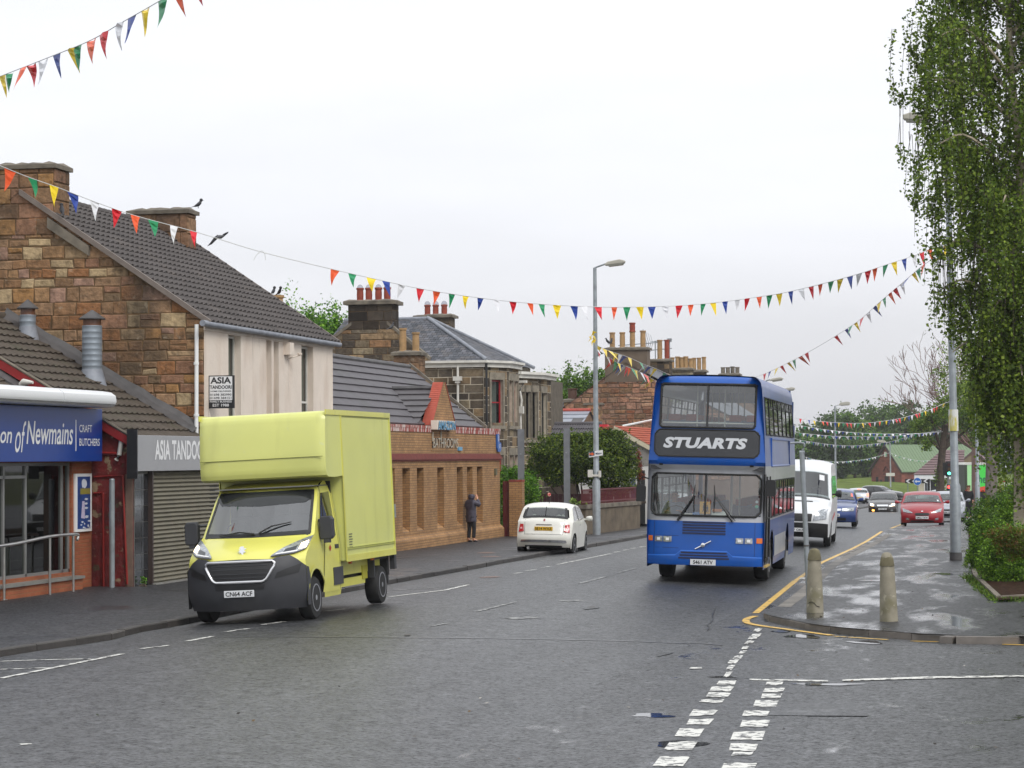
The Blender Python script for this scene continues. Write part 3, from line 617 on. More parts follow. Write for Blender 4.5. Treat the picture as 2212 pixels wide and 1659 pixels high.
 # --- weeping birch on the right
def birch():
 X,Y,Z0=-.5,53.4,.1
 t=thing('birch_tree',(X,Y,Z0),'tall weeping birch with hanging leafy strands filling the right edge','tree');rg=random.Random(11);b=MB()
 tr=[(X,Y,Z0-.1),(X+.05,Y,3),(X-.15,Y+.1,6),(X+.1,Y,9),(X-.1,Y,12),(X,Y,15.5)];b.tube(catmull(tr,4),[lerp(.2,.04,i/20)for i in range(21)],n=10)
 prof=lambda z:interp(z,(1.6,2.2,3.7,5.1,5.7,6.2,7.3,8.05,8.8,9.8,10.4,12.85,14.5,16.5),(.6,.75,.9,1.2,1.6,1.95,2.1,2.3,2.4,2.7,3.0,3.0,2.3,.6))
 tips=[]
 for k in range(46):
  z=3.2+k*.28;a=k*2.4+rg.uniform(-.3,.3);L=prof(min(z+1.3,15))*rg.uniform(.7,1.0);d=Vector((math.cos(a),math.sin(a),0))
  p0=Vector((X,Y,z));pts=[p0,p0+d*L*.35+Vector((0,0,.65)),p0+d*L*.7+Vector((0,0,1.0)),p0+d*L+Vector((0,0,.75))];pts=catmull(pts,3)
  b.tube(pts,[lerp(.06,.012,i/(len(pts)-1))for i in range(len(pts))],n=5,cap=False)
  for q in pts[2:]:tips.append(q)
 b.build('trunk',M_BIRCH,t)
 g=np.random.default_rng(5);P=[];tw=MB();cl=[(rg.uniform(-3.2,3.2),rg.uniform(-2.6,2.6),rg.uniform(1.5,16))for _ in range(240)];cl=np.array(cl)
 ns_=0
 while ns_<3500:
  q=tips[rg.randrange(len(tips))];s=Vector(q)+Vector((rg.gauss(0,.28),rg.gauss(0,.28),rg.gauss(0,.25)))
  L=rg.uniform(.4,1.7);R_=math.hypot(s.x-X,s.y-Y)
  if R_>prof(max(1.7,s.z-L*.5))*1.02:continue
  a=rg.uniform(0,6.28);o=Vector((math.cos(a),math.sin(a),0))*rg.uniform(.02,.22);pts=[s,s+o*.6+Vector((0,0,-L*.35)),s+o+Vector((0,0,-L))]
  if pts[-1].z<1.5:continue
  n_=int(L*46)
  for i in range(n_):
   u=(i+.5)/n_;c=(pts[0].lerp(pts[1],u*2)if u<.5 else pts[1].lerp(pts[2],u*2-1));P.append((c.x+rg.gauss(0,.045),c.y+rg.gauss(0,.045),c.z+rg.gauss(0,.03)))
  if ns_%3<2:tw.tube(pts,[.008,.006,.004],n=3,cap=False)
  ns_+=1
 for _ in range(420):
  a,R_=rg.uniform(0,6.28),rg.uniform(.2,1.25);s=Vector((X+.35+R_*math.cos(a),Y+R_*math.sin(a),rg.uniform(2.6,5.6)));L=rg.uniform(.6,1.4)
  for i in range(int(L*44)):P.append((s.x+rg.gauss(0,.05),s.y+rg.gauss(0,.05),max(1.2,s.z-L*i/(L*44))+rg.gauss(0,.03)))
 tw.build('twigs',M_BARK,t);leaves('crown',[q for q in P if mnoise.noise(Vector((q[0]*1.3,q[1]*1.3,q[2]*.8)))>-.27 and not(9.8<q[2]<10.65 and q[0]<X-2.2)],.082,BIRCHL,t,3,droop=.5,asp=.8)
birch()
# --- second birch behind, bare stem visible above the hedge
def stem_tree():
 p=atD(2138,985,118);x,y=p.x,p.y;z0=hill(y)+.1;t=thing('birch_tree',(x,y,z0),'slender grey-stemmed birch standing behind the hedge and railing','tree')
 b=MB();b.tube([(x,y,z0-.2),(x+.1,y,z0+3),(x+.3,y,z0+7),(x+.2,y,z0+10)],[.34,.3,.2,.08],n=10);b.build('trunk',mat('grey_bark',srgb(112,104,96),.9,var=.3,vs_=4,dirt=[(srgb(60,54,48),3,.5,.7,.7,(1,1,.4))]),t)
 cs=[(x+rr*math.cos(a),y+rr*math.sin(a),z0+zz_,1.0,1.0,1.1)for rr,a,zz_ in[(1.1,0,5.2),(1.3,2.2,6.5),(1.2,4.2,5.6),(1.5,1.1,8),(1.4,3.2,8.4),(1.4,5.3,7.6),(.5,0,9.5),(1.9,3.4,7),(1.7,.4,4.5),(2.2,0,6.6)]]
 leaves('crown',blobs(cs,9000,4,.2,.35),.13,BIRCHL,t,4,droop=.4)
stem_tree()
# --- street tree in the middle distance: ivy-clad trunk, thin green crown
def mid_tree():
 p=atD(2032,1000,165);x,y=p.x,p.y;z0=hill(y);t=thing('street_tree',(x,y,z0),'thick-trunked street tree with leafy sprouts beside the traffic lights','tree');rg=random.Random(9);b=MB()
 b.tube(catmull([(x,y,z0-.2),(x-.05,y,z0+2),(x+.1,y,z0+4),(x+.35,y,z0+6)],4),[lerp(.34,.22,i/12)for i in range(13)],n=10)
 for dx,dz in((-1.8,1.5),(1.6,2.2),(.5,3),(-.8,2.8),(2.4,1.4)):b.tube(catmull([(x+.1,y,z0+4.2),(x+dx*.5,y,z0+4.6+dz*.4),(x+dx,y+.3,z0+4.8+dz)],3),[.16,.14,.12,.1,.08,.06,.04],n=6)
 b.build('trunk',M_BARK,t)
 cs=[(x+dx,y+dy,z0+zz_,r1,r1,r2)for dx,dy,zz_,r1,r2 in((-1.5,0,5.6,.8,.9),(-.5,.4,6.6,1.1,1.0),(.8,-.3,7.2,1.2,1.1),(2.0,.2,6.3,1.2,1.1),(3.0,.3,5.2,1.0,.9),(-.9,-.5,4.9,.7,.7),(1.5,.5,8.2,1.0,.8),(2.8,0,7.6,1.1,.9),(3.8,.3,6.6,1,1),(0,0,2.0,.5,.9),(.1,0,1.0,.45,.5))]
 leaves('crown',blobs(cs,16000,6,.2,.35),.16,BIRCHL+MIDL,t,6)
mid_tree()
def bare_tree():
 p=atD(2106,1000,178);x,y=p.x,p.y;z0=hill(y);t=thing('bare_tree',(x,y,z0),'leafless tree with a fan of thin bare branches against the sky','tree');rg=random.Random(21);b=MB()
 b.tube([(x,y,z0),(x,y,z0+5.5)],[.3,.22],n=8)
 for dx,dy,L,r_ in((-.9,.1,3.3,.09),(-.65,.2,3.6,.1),(-.4,-.2,3.6,.09),(-.1,.1,3.7,.1),(.25,0,3.4,.09),(.5,-.1,3.0,.08),(-1.25,0,3.1,.08),(-1.0,.1,3.9,.09),(-.75,-.1,4.1,.09),(-.5,0,3.9,.08),(.8,.1,3.3,.08)):
  limb(b,(x,y,z0+rg.uniform(4.4,5.4)),(dx*1.15,dy,.85),L*.95,r_,4,rg,up=.18,spread=.42,segs=4,minr=.017,curve=.2)
 b.build('trunk',mat('pale_bark',srgb(120,96,88),.9,var=.2),t)
bare_tree()
# --- woodland beyond the grass field: each tree by itself
k=0
for i,(px,top,D)in enumerate([(1722,922,385),(1752,916,400),(1782,900,392),(1812,886,405),(1842,893,395),(1868,880,408),(1892,868,398),(1925,862,404),(1955,872,396),(1985,884,400),(2020,880,410),(2060,884,402),(2100,876,398),(2150,880,405),(2200,876,400),(1735,950,360),(1770,946,365),(1806,940,358),(1846,944,362),(1880,936,368),(1918,930,370),(1950,935,366)]):
 p=atD(px,985,D);z0=-.6;h=(985-top)*D/5100+2.8-z0;pal=[WOODL,MIDL,G_((54,72,38),(64,84,44),(46,62,36))][i%3]
 lab=['leftmost woodland tree, emerging beside the bus roof edge','tall dark woodland tree left of the far lamp post','olive woodland tree just left of the far lamp post','round dark woodland tree directly behind the far lamp post','light green woodland tree right of the far lamp post','dull woodland tree above the dark oncoming car','tallish dark woodland tree left of the hall gable','pale green woodland tree behind the apex of the sandstone hall','dull green woodland tree over the green roof','dark woodland tree behind the bare branches','light woodland tree behind the street tree trunk','olive woodland tree seen past the near lamp post','dark woodland tree hidden among the birch strands','pale woodland tree between birch and hedge','woodland tree at the extreme right edge','low dark tree at the field edge nearest the bus','low light green tree beside the lowest bunting','low olive tree at the foot of the far lamp post','low dark tree right of the far lamp post','low light tree above the silver hatchback','low dull tree touching the hall roof on the left','low dark tree tucked behind the hall ridge'][i]
 simple_tree('woodland_tree',p.x,p.y,z0,h*1.02,4.3 if i<15 else 3.4,pal,lab,'trees in the far woodland belt',50+i,nl=5200,ls=.55,trunk=.25,low=-.05)
for i,(px,top,wpx,D,lab)in enumerate([(640,645,84,118,'round bright green tree behind the dark tiled roof'),(712,660,64,122,'smaller green tree beside the sooty chimney stack'),(1185,808,60,138,'thin-leaved green tree left of the pale lamp post'),(1262,786,66,142,'taller green tree behind the rubble gable house'),(1222,826,50,150,'low green tree between two taller ones')]):
 p=atD(px,985,D);z0=0;h=(988-top)*D/5100+2.8;simple_tree('garden_tree',p.x,p.y,z0,h,wpx*D/5100,[BRIGHTL,BRIGHTL,MIDL,MIDL,MIDL][i],lab,'trees behind the left-hand houses',90+i,nl=46000 if i<2 else 26000,ls=.17,trunk=.2)
 # --- garden shrubs on the left
def shrub(name,cs,n,pal,label,ls,seed,stems=True,zmin=None,sh=.45,group=None,cat='shrub'):
 x,y=cs[0][0],cs[0][1];z0=min(c[2]-c[5]for c in cs);z0=max(z0,-.2)if zmin is None else zmin
 t=thing(name,(x,y,z0),label,cat,group);b=MB();rg=random.Random(seed)
 for k in range(9):
  c=rg.choice(cs);b.tube([(x+rg.uniform(-.3,.3),y+rg.uniform(-.2,.2),z0-.1),(lerp(x,c[0],.6),lerp(y,c[1],.6),lerp(z0,c[2],.6)),(c[0],c[1],c[2]+c[5]*.3)],[.035,.025,.01],n=5)
 if stems:b.build('stems',M_BARK,t)
 leaves('foliage',blobs(cs,n,seed,sh,.3,zmin=z0),ls,pal,t,seed);return t
def P3(px,py,D):p=atD(px,py,D);return p
def sc_(px,py,rx,ry,D,dep=.8):p=atD(px,py,D);k=D/5100;return(p.x,p.y,p.z,rx*k,rx*k*dep,ry*k)
shrub('garden_shrub',[sc_(1108,1070,34,60,84),sc_(1132,1062,34,40,83.6),sc_(1090,1045,22,36,84.2),sc_(1140,1100,26,34,83.8),sc_(1112,1026,22,20,84),sc_(1110,1120,34,34,84)],20000,BRIGHTL,'bright green leafy bush beside the brick pier',.075,31,zmin=.05)
YD=93
shrub('yew_tree',[sc_(1255,990,100,50,YD),sc_(1180,985,42,38,YD-.5),sc_(1160,1015,26,26,YD),sc_(1235,955,60,20,YD),sc_(1330,978,44,46,YD),sc_(1352,1010,26,30,YD),sc_(1318,1028,52,34,YD-.4),sc_(1215,1022,44,24,YD-.6),sc_(1300,942,44,16,YD+.3),sc_(1330,1060,36,22,YD),sc_(1298,1075,24,26,YD)],48000,YEWL,'wide dark evergreen tree with a rounded crown over the maroon railing',.1,32,zmin=.1,sh=.35,cat='tree')
shrub('copper_shrub',[sc_(1378,1005,9,34,96),sc_(1384,1032,8,14,96)],1500,G_((110,54,52),(90,44,46),(128,70,60)),'thin copper-leaved shrub by the white shop front',.08,33,zmin=1.0)
shrub('grey_green_plant',[sc_(1255,1095,16,12,82.5),sc_(1240,1090,10,14,82.6)],900,G_((120,138,84),(100,120,70),(140,156,104)),'pale green spiky plant on top of the low garden wall',.1,34,zmin=.9)
shrub('weed_clump',[sc_(1350/3.7+150,1256,11,9,48.5)],260,BRIGHTL,'small green weeds at the foot of the red wall',.05,35,zmin=.15,cat='weeds')
shrub('weed_clump',[sc_(389-78,1254,5,7,48.6)],130,BRIGHTL,'tiny green weeds under the grey shutter',.05,36,zmin=.15,cat='weeds')
# --- planted bed on the right
HD=G_((84,112,42),(66,94,36),(104,132,50),(52,76,32),(116,146,54))
b=MB();P=[onZ(*q,PT+.05)for q in((2103,1232),(2108.7,1248.8),(2157.6,1295.5),(2300,1287),(2300,1140),(2090,1140))];b.poly(*P);tag(b.build('planting_bed',M_SOIL),kind='structure')
b=MB();P=[onZ(*q,PT)for q in((2101,1230),(2108,1249.5),(2157.6,1296.5),(2212,1293.5),(2300,1288))]
for p,q in zip(P,P[1:]):
 d=(q-p).normalized();n_=Vector((d.y,-d.x,0))*.05;b.hexa([p-n_,q-n_,q+n_,p+n_],[x+Vector((0,0,.08))for x in(p-n_,q-n_,q+n_,p+n_)])
tag(b.build('edging_kerb',M_COPE),kind='structure')
g=np.random.default_rng(7);P=[]
for _ in range(2600):
 t_=g.uniform();a=onZ(lerp(2088,2152,t_)+g.normal()*6,lerp(1246,1298,t_)+g.normal()*3,PT);P.append((a.x,a.y,PT))
for _ in range(900):
 t_=g.uniform();a=onZ(lerp(2160,2225,t_),1297+g.normal()*1.5,PT);P.append((a.x,a.y,PT))
for _ in range(700):
 t_=g.uniform();a=onZ(lerp(2085,2100,t_)+g.normal()*2,lerp(1225,1180,t_)+g.normal()*5,PT);P.append((a.x,a.y,PT+.05*g.uniform()))
ob=leaves('grass_verge',P,.07,MIDL+YEWL,None,8,droop=-1.2,asp=.25);tag(ob,kind='stuff',label='thin strip of grass growing along the bed edging',cat='grass')
shrub('hedge_shrub',[sc_(2175,1200,52,60,50),sc_(2150,1215,36,54,49.8),sc_(2210,1195,50,66,50),sc_(2190,1255,50,40,49.6),sc_(2150,1262,26,26,49.5)],24000,HD,'nearest dense green shrub at the front of the planted bed',.055,41,zmin=PT,group='shrubs in the right-hand bed')
shrub('hedge_shrub',[sc_(2128,1175,34,48,55),sc_(2112,1190,20,40,54.6),sc_(2150,1160,36,38,55),sc_(2120,1218,26,26,54.5)],18000,HD,'light green shrub overhanging the pavement edge',.055,42,zmin=PT,group='shrubs in the right-hand bed')
shrub('hedge_shrub',[sc_(2180,1160,40,26,48.8),sc_(2205,1178,44,34,48.8),sc_(2165,1176,22,20,48.8)],7000,G_((96,70,44),(86,78,40),(80,98,40),(98,80,46),(74,94,36),(80,106,40)),'shrub with reddish brown new shoots',.05,43,zmin=PT+.5,group='shrubs in the right-hand bed',sh=.3,stems=False)
shrub('hedge_shrub',[sc_(2165,1110,60,34,66),sc_(2120,1125,34,30,65),sc_(2205,1085,50,40,66),sc_(2180,1140,70,40,66)],20000,G_((70,96,36),(56,80,32),(84,110,42),(46,66,28)),'darker green shrub further along the bed',.07,44,zmin=PT,group='shrubs in the right-hand bed')
shrub('hedge_shrub',[sc_(2210,1080,40,40,58),sc_(2200,1110,40,40,57.6)],12000,HD,'tall green shrub hiding the foot of the birch at the right edge',.06,46,zmin=PT,group='shrubs in the right-hand bed')
shrub('hedge_shrub',[sc_(2195,1078,50,26,84),sc_(2150,1100,40,26,84),sc_(2125,1120,26,24,80)],8000,G_((50,78,32),(40,64,28),(64,92,38)),'dark shrub at the far end of the bed below the birch',.08,45,zmin=PT,group='shrubs in the right-hand bed')
UF=-18.2
def onUv(px,u=UF,py=900):return onU(px,py,u).y
def wall_open(F,s0,s1,z0,z1,ops,depth,b=None,rcol=None):
 """wall sheet with openings and their reveals"""
 b=b or MB();S=sorted({s0,s1,*[o[0]for o in ops],*[o[1]for o in ops]});Z=sorted({z0,z1,*[o[2]for o in ops],*[o[3]for o in ops]})
 for a,c in zip(S,S[1:]):
  for d,e_ in zip(Z,Z[1:]):
   if not any(a>=o[0]-1e-6 and c<=o[1]+1e-6 and d>=o[2]-1e-6 and e_<=o[3]+1e-6 for o in ops):b.poly(F(a,d,0),F(c,d,0),F(c,e_,0),F(a,e_,0))
 for a,c,d,e_ in ops:
  k={'col':rcol}if rcol else{}
  for p,q in(((a,d),(c,d)),((c,d),(c,e_)),((c,e_),(a,e_)),((a,e_),(a,d))):b.poly(F(*p,0),F(*q,0),F(*q,-depth),F(*p,-depth),**k)
 return b
def boxF(b,F,s0,s1,z0,z1,o0,o1,**k):b.hexa([F(s0,z0,o0),F(s1,z0,o0),F(s1,z0,o1),F(s0,z0,o1)],[F(s0,z1,o0),F(s1,z1,o0),F(s1,z1,o1),F(s0,z1,o1)],**k)
def window(parent,F,s0,s1,z0,z1,dep,fm,fw=.06,bars=((.5,'h'),),name='window',gm=None,curtain=None):
 b=MB()
 for q in((s0,s1,z0,z0+fw),(s0,s1,z1-fw,z1),(s0,s0+fw,z0+fw,z1-fw),(s1-fw,s1,z0+fw,z1-fw)):boxF(b,F,*q,-dep,-dep+.05)
 for t,k in bars:
  if k=='h':zz_=lerp(z0,z1,t);boxF(b,F,s0+fw,s1-fw,zz_-.025,zz_+.025,-dep,-dep+.045)
  else:ss=lerp(s0,s1,t);boxF(b,F,ss-.02,ss+.02,z0+fw,z1-fw,-dep,-dep+.043)
 f=b.build(name,fm,parent)
 g=MB();g.poly(F(s0+fw,z0+fw,-dep+.02),F(s1-fw,z0+fw,-dep+.02),F(s1-fw,z1-fw,-dep+.02),F(s0+fw,z1-fw,-dep+.02));g.build('pane',gm or M_GLASSW,f)
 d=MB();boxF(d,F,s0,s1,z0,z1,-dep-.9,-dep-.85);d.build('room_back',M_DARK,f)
 if curtain:
  c=MB();n_=26;c.grid(lambda u,v:F(lerp(s0+fw,s0+(s1-s0)*curtain,u),lerp(z0+fw,z1-fw,v),-dep-.06-.02*math.sin(u*n_*2)),n_*2,1);c.build('net_curtain',M_CURT,f)
 return f
def stack(parent,u0,u1,v0,v1,z0,z1,pal,pots,mm=None,cap=.12,ov=.09,seed=1,rh=(.22,.32),potm=None,name='chimney',mort=None,capm=None,render=None):
 if render:b=MB();b.box(u0,u1,v0,v1,z0,z1);c=b.build(name,render,parent)
 else:
  b=blocks(Fv(v0),u0,u1,z0,z1,pal,rh=rh,seed=seed);b2=blocks(Fu(u1),v0,v1,z0,z1,pal,rh=rh,seed=seed+1)
  b.v and b.add(b2.v,[],None);off=len(b.v)-len(b2.v);b.f+=[tuple(i+off for i in f)for f in b2.f];b.c+=b2.c;b.mi+=b2.mi
  c=b.build(name,mm or M_STONE,parent);k=MB();k.box(u0+.003,u1-.003,v0+.003,v1-.003,z0,z1);k.build('core',mort or M_MORTAR,c)
 k=MB();k.box(u0-ov,u1+ov,v0-ov,v1+ov,z1,z1+cap*.7);r=random.Random(seed)
 n_=7
 def top(s,t):return Vector((lerp(u0-ov,u1+ov,s),lerp(v0-ov,v1+ov,t),z1+cap*.7+.002+(.09 if.05<s<.95 and.05<t<.95 else 0)*r.uniform(.5,1.1)))
 k.grid(top,n_*2,4);k.build('cap',capm or M_COPE,c)
 for(pu,h,rr,m_)in pots:
  p=MB();chimney_pot(p,lerp(u0,u1,pu),(v0+v1)/2,z1+cap*.7+.04,h,rr);q=p.build('chimney_pot',m_,c,smooth=50)
 return c
def cowl(parent_,x,y,z,r):b=MB();b.lathe([(r*math.cos(a),r*1.1*math.sin(a))for a in[i*math.pi/12 for i in range(0,6)]]+[(.01,r*1.1)],(x,y,z),n=12);return b.build('wire_cowl',MATS.get('cowl_mesh')or glass('cowl_mesh',(.75,.75,.78),1.3,.3),parent_,smooth=60)
# ---------- 1. tall stone-gabled house with cream front
H=thing('stone_house',(-22.6,54.7,.1),'two-storey rubble gable house with dark tiled roof and cream painted front','house')
V0,V1,EZ,UR,RZ=49.8,59.6,5.86,-22.6,8.92
GP=[(-27,0),(UF,0),(UF,EZ+.0),(UR,RZ-.03),(-27,EZ+.0)]
blocks(Fv(V0),-27,UF,0,8.9,SAND,rh=(.17,.35),rw=(.22,.62),seed=12,clip=GP,out=.018,jit=.03,gap=.02).build('gable_wall',M_STONE,H)
b=MB();wallpoly(b,Fv(V0),GP);wallpoly(b,Fv(V1),GP[::-1]);b.poly((-27,V0,0),(-27,V1,0),(-27,V1,EZ-.08),(-27,V0,EZ-.08));b.build('wall_core',M_MORTAR,H)
Fc=Fu(UF);zt=onU(500,723.5,UF).z;W1=(onUv(493.8),onUv(520.5),3.2,zt);W3=(onUv(651.6),onUv(677),3.2,onU(660,760,UF).z-.0)
W3=(W3[0],W3[1],3.2,zt);c2a,c2b=onUv(575.8),onUv(602.5);cm=(c2a+c2b)/2;W2=(c2a,cm-.08,3.2,zt);W2b=(cm+.08,c2b,3.2,zt)
wall_open(Fc,V0,V1,0,EZ-.05,[W1,W2,W2b,W3],.2).build('front_wall',M_CREAM,H)
for q in(W1,W3):window(H,Fc,q[0]+.01,q[1]-.01,q[2]+.01,q[3]-.01,.2,M_WHITED,fw=.05,bars=((.42,'h'),),curtain=1.0)
for q in(W2,W2b):window(H,Fc,q[0]+.01,q[1]-.01,q[2]+.01,q[3]-.01,.2,M_CREAM,fw=.05,bars=(),curtain=1.0)
b=MB();boxF(b,Fc,V0-.02,V1+.02,zt+.02,EZ-.1,0,.03);b.build('frieze',M_CREAM,H)
b=MB();g_=[(V0-.35,0),(V0+.3,0),(V1+.25,0)]
b.tube([(UF+.13,V0-.45,EZ-.05),(UF+.13,V1+.2,EZ-.06)],.07,n=10);b.build('gutter',M_LEAD,H,smooth=50)
b=MB();b.tube([(UF-.12,V0-.14,EZ-.06),(UF-.14,V0-.14,0.2)],.045,n=10)
for z_ in(4.9,3.75,2.6):b.tube([(UF-.13,V0-.14,z_),(UF-.13,V0-.14,z_+.06)],.06,n=10)
b.build('downpipe',M_WHITE,H,smooth=50)
roof((UF+.16,V0-.06,EZ-.02),(UF+.16,V1+.08,EZ-.02),(UR,V1+.08,RZ),(UR,V0-.06,RZ),19,33,step=.03,amp=.055,k=6).build('roof',M_RTILE,H)
b=MB();b.poly((-27.2,V0-.05,EZ-.1),(-27.2,V1+.05,EZ-.1),(UR,V1+.05,RZ-.02),(UR,V0-.05,RZ-.02));b.poly((UF+.15,V0-.05,EZ-.06),(UF+.15,V1+.05,EZ-.06),(UR,V1+.05,RZ-.06),(UR,V0-.05,RZ-.06));b.build('roof_deck',M_LEADD,H)
b=MB();n_=24
for i in range(n_):y0=lerp(V0+.9,V1-1.4,i/n_);y1=lerp(V0+.9,V1-1.4,(i+1)/n_);b.tube([(UR,y0+.01,RZ-.01),(UR,y1-.02,RZ+.012)],.1,n=8)
b.build('ridge_tiles',M_RTILE,H,smooth=40)
for vv,cc in((V0-.08,1),(V1+.09,1)):
 b=MB();d=Vector((UR-UF-.16,0,RZ-EZ));a=Vector((UF+.18,vv,EZ-.02));b.hexa([a+Vector((0,-.05,-.07)),a+d+Vector((0,-.05,-.07)),a+d+Vector((0,.06,-.07)),a+Vector((0,.06,-.07))],[a+Vector((0,-.05,.06)),a+d+Vector((0,-.05,.06)),a+d+Vector((0,.06,.06)),a+Vector((0,.06,.06))]);b.build('verge',mat('verge_cement',srgb(112,102,95),.85,var=.15,vs_=4),H)
b=MB();b.hexa([(-21.9,V0-.12,8.05),(-20.9,V0-.12,7.4),(-20.9,V0+.1,7.4),(-21.9,V0+.1,8.05)],[(-21.9,V0-.12,8.3),(-20.9,V0-.12,7.62),(-20.9,V0+.1,7.62),(-21.9,V0+.1,8.3)]);b.build('skew_stone',M_COPE,H)
CH1=stack(H,-23.5,-21.78,V0-.02,V0+.85,7.9,9.42,SAND[3:6]+[srgb(128,98,72),srgb(110,86,66)],[],seed=5,rh=(.32,.42),cap=.13,ov=.07)
CH2=stack(H,-23.2,-21.62,57.9,58.55,7.9,9.2,[srgb(128,98,76),srgb(112,88,70),srgb(140,110,84)],[],seed=6,rh=(.36,.46),cap=.13,ov=.08)
b=MB();yb=onUv(618);zb=onU(618,765,UF).z;b.box(UF,UF+.16,yb-.16,yb+.16,zb-.02,zb+.28);b.tube([(UF,yb+.1,zb-.12),(UF+.28,yb+.25,zb-.02)],.02,n=6);b.lathe([(.02,0),(.06,.02),(.06,.06)],(UF+.28,yb+.25,zb-.03),n=8);b.build('alarm_box',M_CREAM,H)
b=MB();b.box(UF+.02,UF+.28,V1-.15,V1+.15,3.72,3.92);o=b.build('security_light',mat('cream_plastic',srgb(222,218,180),.5),H);k=MB();k.box(UF+.08,UF+.2,V1-.158,V1-.14,3.75,3.85);k.build('lens',M_BLACK,o)
b=MB();boxF(b,Fc,V0+.2,V1-.3,.5,2.5,.02,.06);b.build('shopfront',M_DARK,H)
def P_(px,py,v):return onV(px,py,v)
vs0=50.1;A=P_(445,811.4,vs0);B_=P_(505.5,881.7,vs0);wS,hS=B_.x-A.x,A.z-B_.z;cS=Vector(((A.x+B_.x)/2,vs0,(A.z+B_.z)/2))
SG=thing('projecting_sign',(cS.x,vs0,B_.z),'black and white takeaway sign jutting from the corner of the cream wall','sign')
b=MB();b.box(A.x,B_.x,vs0,vs0+.06,B_.z,A.z);b.build('board',M_BLACK,SG,bevel=.005)
b=MB();b.box(A.x-.06,A.x,vs0+.02,vs0+.05,cS.z-.25,cS.z-.2);b.box(A.x-.06,A.x,vs0+.02,vs0+.05,cS.z+.2,cS.z+.25);b.build('bracket',M_GALV,SG)
pw=wS*.84;px0=A.x+wS*.13;b=MB();b.box(px0,B_.x-wS*.06,vs0-.004,vs0,B_.z+hS*.25,A.z-hS*.03);b.build('white_panel',M_LETW,SG)
for tx,cy,h_,w_,mm in(('ASIA',.85,.2,.74,0),('TANDOORI',.645,.11,.78,0),('HOME DELIVERIES',.52,.045,.74,0),('01698 383990',.415,.07,.76,0),('01698 384151',.315,.07,.76,0),('FAMILY BUSINESS',.205,.06,.78,1),('EST 1988',.095,.085,.58,1)):
 text_mb(tx,frameM((px0+wS*.4,vs0-(.007 if not mm else.003),B_.z+hS*cy),(1,0,0),(0,0,1)),hS*h_,wS*w_,bold=.03 if h_>.1 else.012).build('lettering',M_LETW if mm else M_BLACK,SG)
 # ---------- 2. low red building, grey-brown tiled roof
RB=thing('red_shop',(-20.5,47.6,.15),'low shop with peeling dark red gable and brown tiled roof','shop')
RV0,RV1=45.6,49.72;rz=lambda u:3.2+.576*(-18.1-u)
G2=[(-24,0),(UF,0),(UF,rz(UF)),(-22.9,rz(-22.9)),(-24,rz(-22.9)-.7)]
b=MB();b.extr([Fv(RV0)(s,z,0)for s,z in G2],(0,RV1-RV0-.05,0));b.build('wall',M_REDP,RB)
roof((UF+.1,RV0-.1,rz(UF+.1)+.03),(UF+.1,RV1,rz(UF+.1)+.03),(-22.9,RV1,rz(-22.9)+.05),(-22.9,RV0-.1,rz(-22.9)+.05),16,14,step=.04,amp=.035,k=6).build('roof',M_BTILE,RB)
b=MB();b.poly((-24.8,RV0-.08,rz(-22.9)-1),(-24.8,RV1,rz(-22.9)-1),(-22.9,RV1,rz(-22.9)+.03),(-22.9,RV0-.08,rz(-22.9)+.03));b.build('rear_slope',M_BTILE,RB)
b=MB();b.tube([(-22.95,RV0-.1,rz(-22.9)+.07),(-22.95,RV1,rz(-22.9)+.07)],.13,n=10);b.build('ridge_tiles',M_BTILE,RB,smooth=50)
b=MB();r=random.Random(3);n_=14;prv=None
for i in range(n_):
 a,c=i/n_,(i+1)/n_;f=lambda t,o,h_:Vector((lerp(UF-.1,-22.9,t),RV1-.02-o,rz(lerp(UF-.1,-22.9,t))+h_))
 h0,h1=.16+.05*r.random(),.16+.05*r.random();h0=prv or h0;prv=h1
 b.poly(f(a,.34,.08),f(c,.34,.08),f(c,.1,h1),f(a,.1,h0));b.poly(f(a,.1,h0),f(c,.1,h1),f(c,-.04,h1+.12),f(a,-.04,h0+.12))
b.build('flashing',M_LEADD,RB)
b=MB();a=Vector((UF+.12,RV0-.1,rz(UF+.1)-.02));c=Vector((-22.9,RV0-.1,rz(-22.9)-.02));
b.hexa([a+Vector((0,-.03,-.2)),c+Vector((0,-.03,-.2)),c+Vector((0,.05,-.2)),a+Vector((0,.05,-.2))],[a+Vector((0,-.03,0)),c+Vector((0,-.03,0)),c+Vector((0,.05,0)),a+Vector((0,.05,0))]);b.build('bargeboard',mat('red_board',srgb(132,26,26),.6,var=.2,vs_=2),RB)
b=MB();a=a+Vector((0,-.02,.03));c=c+Vector((0,-.02,.03));b.tube([a,c],.035,n=6);b.build('verge',M_COPE,RB)
b=MB();b.tube([(-19.05,RV0-.03,2.45),(-18.42,RV0-.03,2.48),(-18.32,RV0-.04,.25)],.022,n=6);b.tube([(-19.05,RV0-.03,2.12),(-18.85,RV0-.03,2.12),(-18.84,RV0-.03,.2)],.022,n=6);b.tube([(-19.05,RV0-.04,2.95),(-18.5,RV0-.04,2.93)],.03,n=6);b.build('painted_pipes',mat('red_gloss',srgb(138,30,26),.4),RB)
b=MB();b.tube([(-18.42,RV0-.06,3.3),(-18.48,RV0-.07,2.9),(-18.55,RV0-.05,2.8)],.05,n=7);b.build('gutter_outlet',M_WHITED,RB,smooth=60)
b=MB();b.box(-18.36,UF-.01,RV0-.03,RV0,.2,2.5);b.build('corner_strip',mat('worn_timber',srgb(112,92,80),.8,var=.2),RB)
b=MB();b.tube([(-20.7,RV0-.05,4.28),(-20.5,RV0-.25,4.42),(-20.28,RV0-.3,4.4)],[.08,.07,.03],n=8);b.build('vent_pipe',M_WHITED,RB,smooth=60)
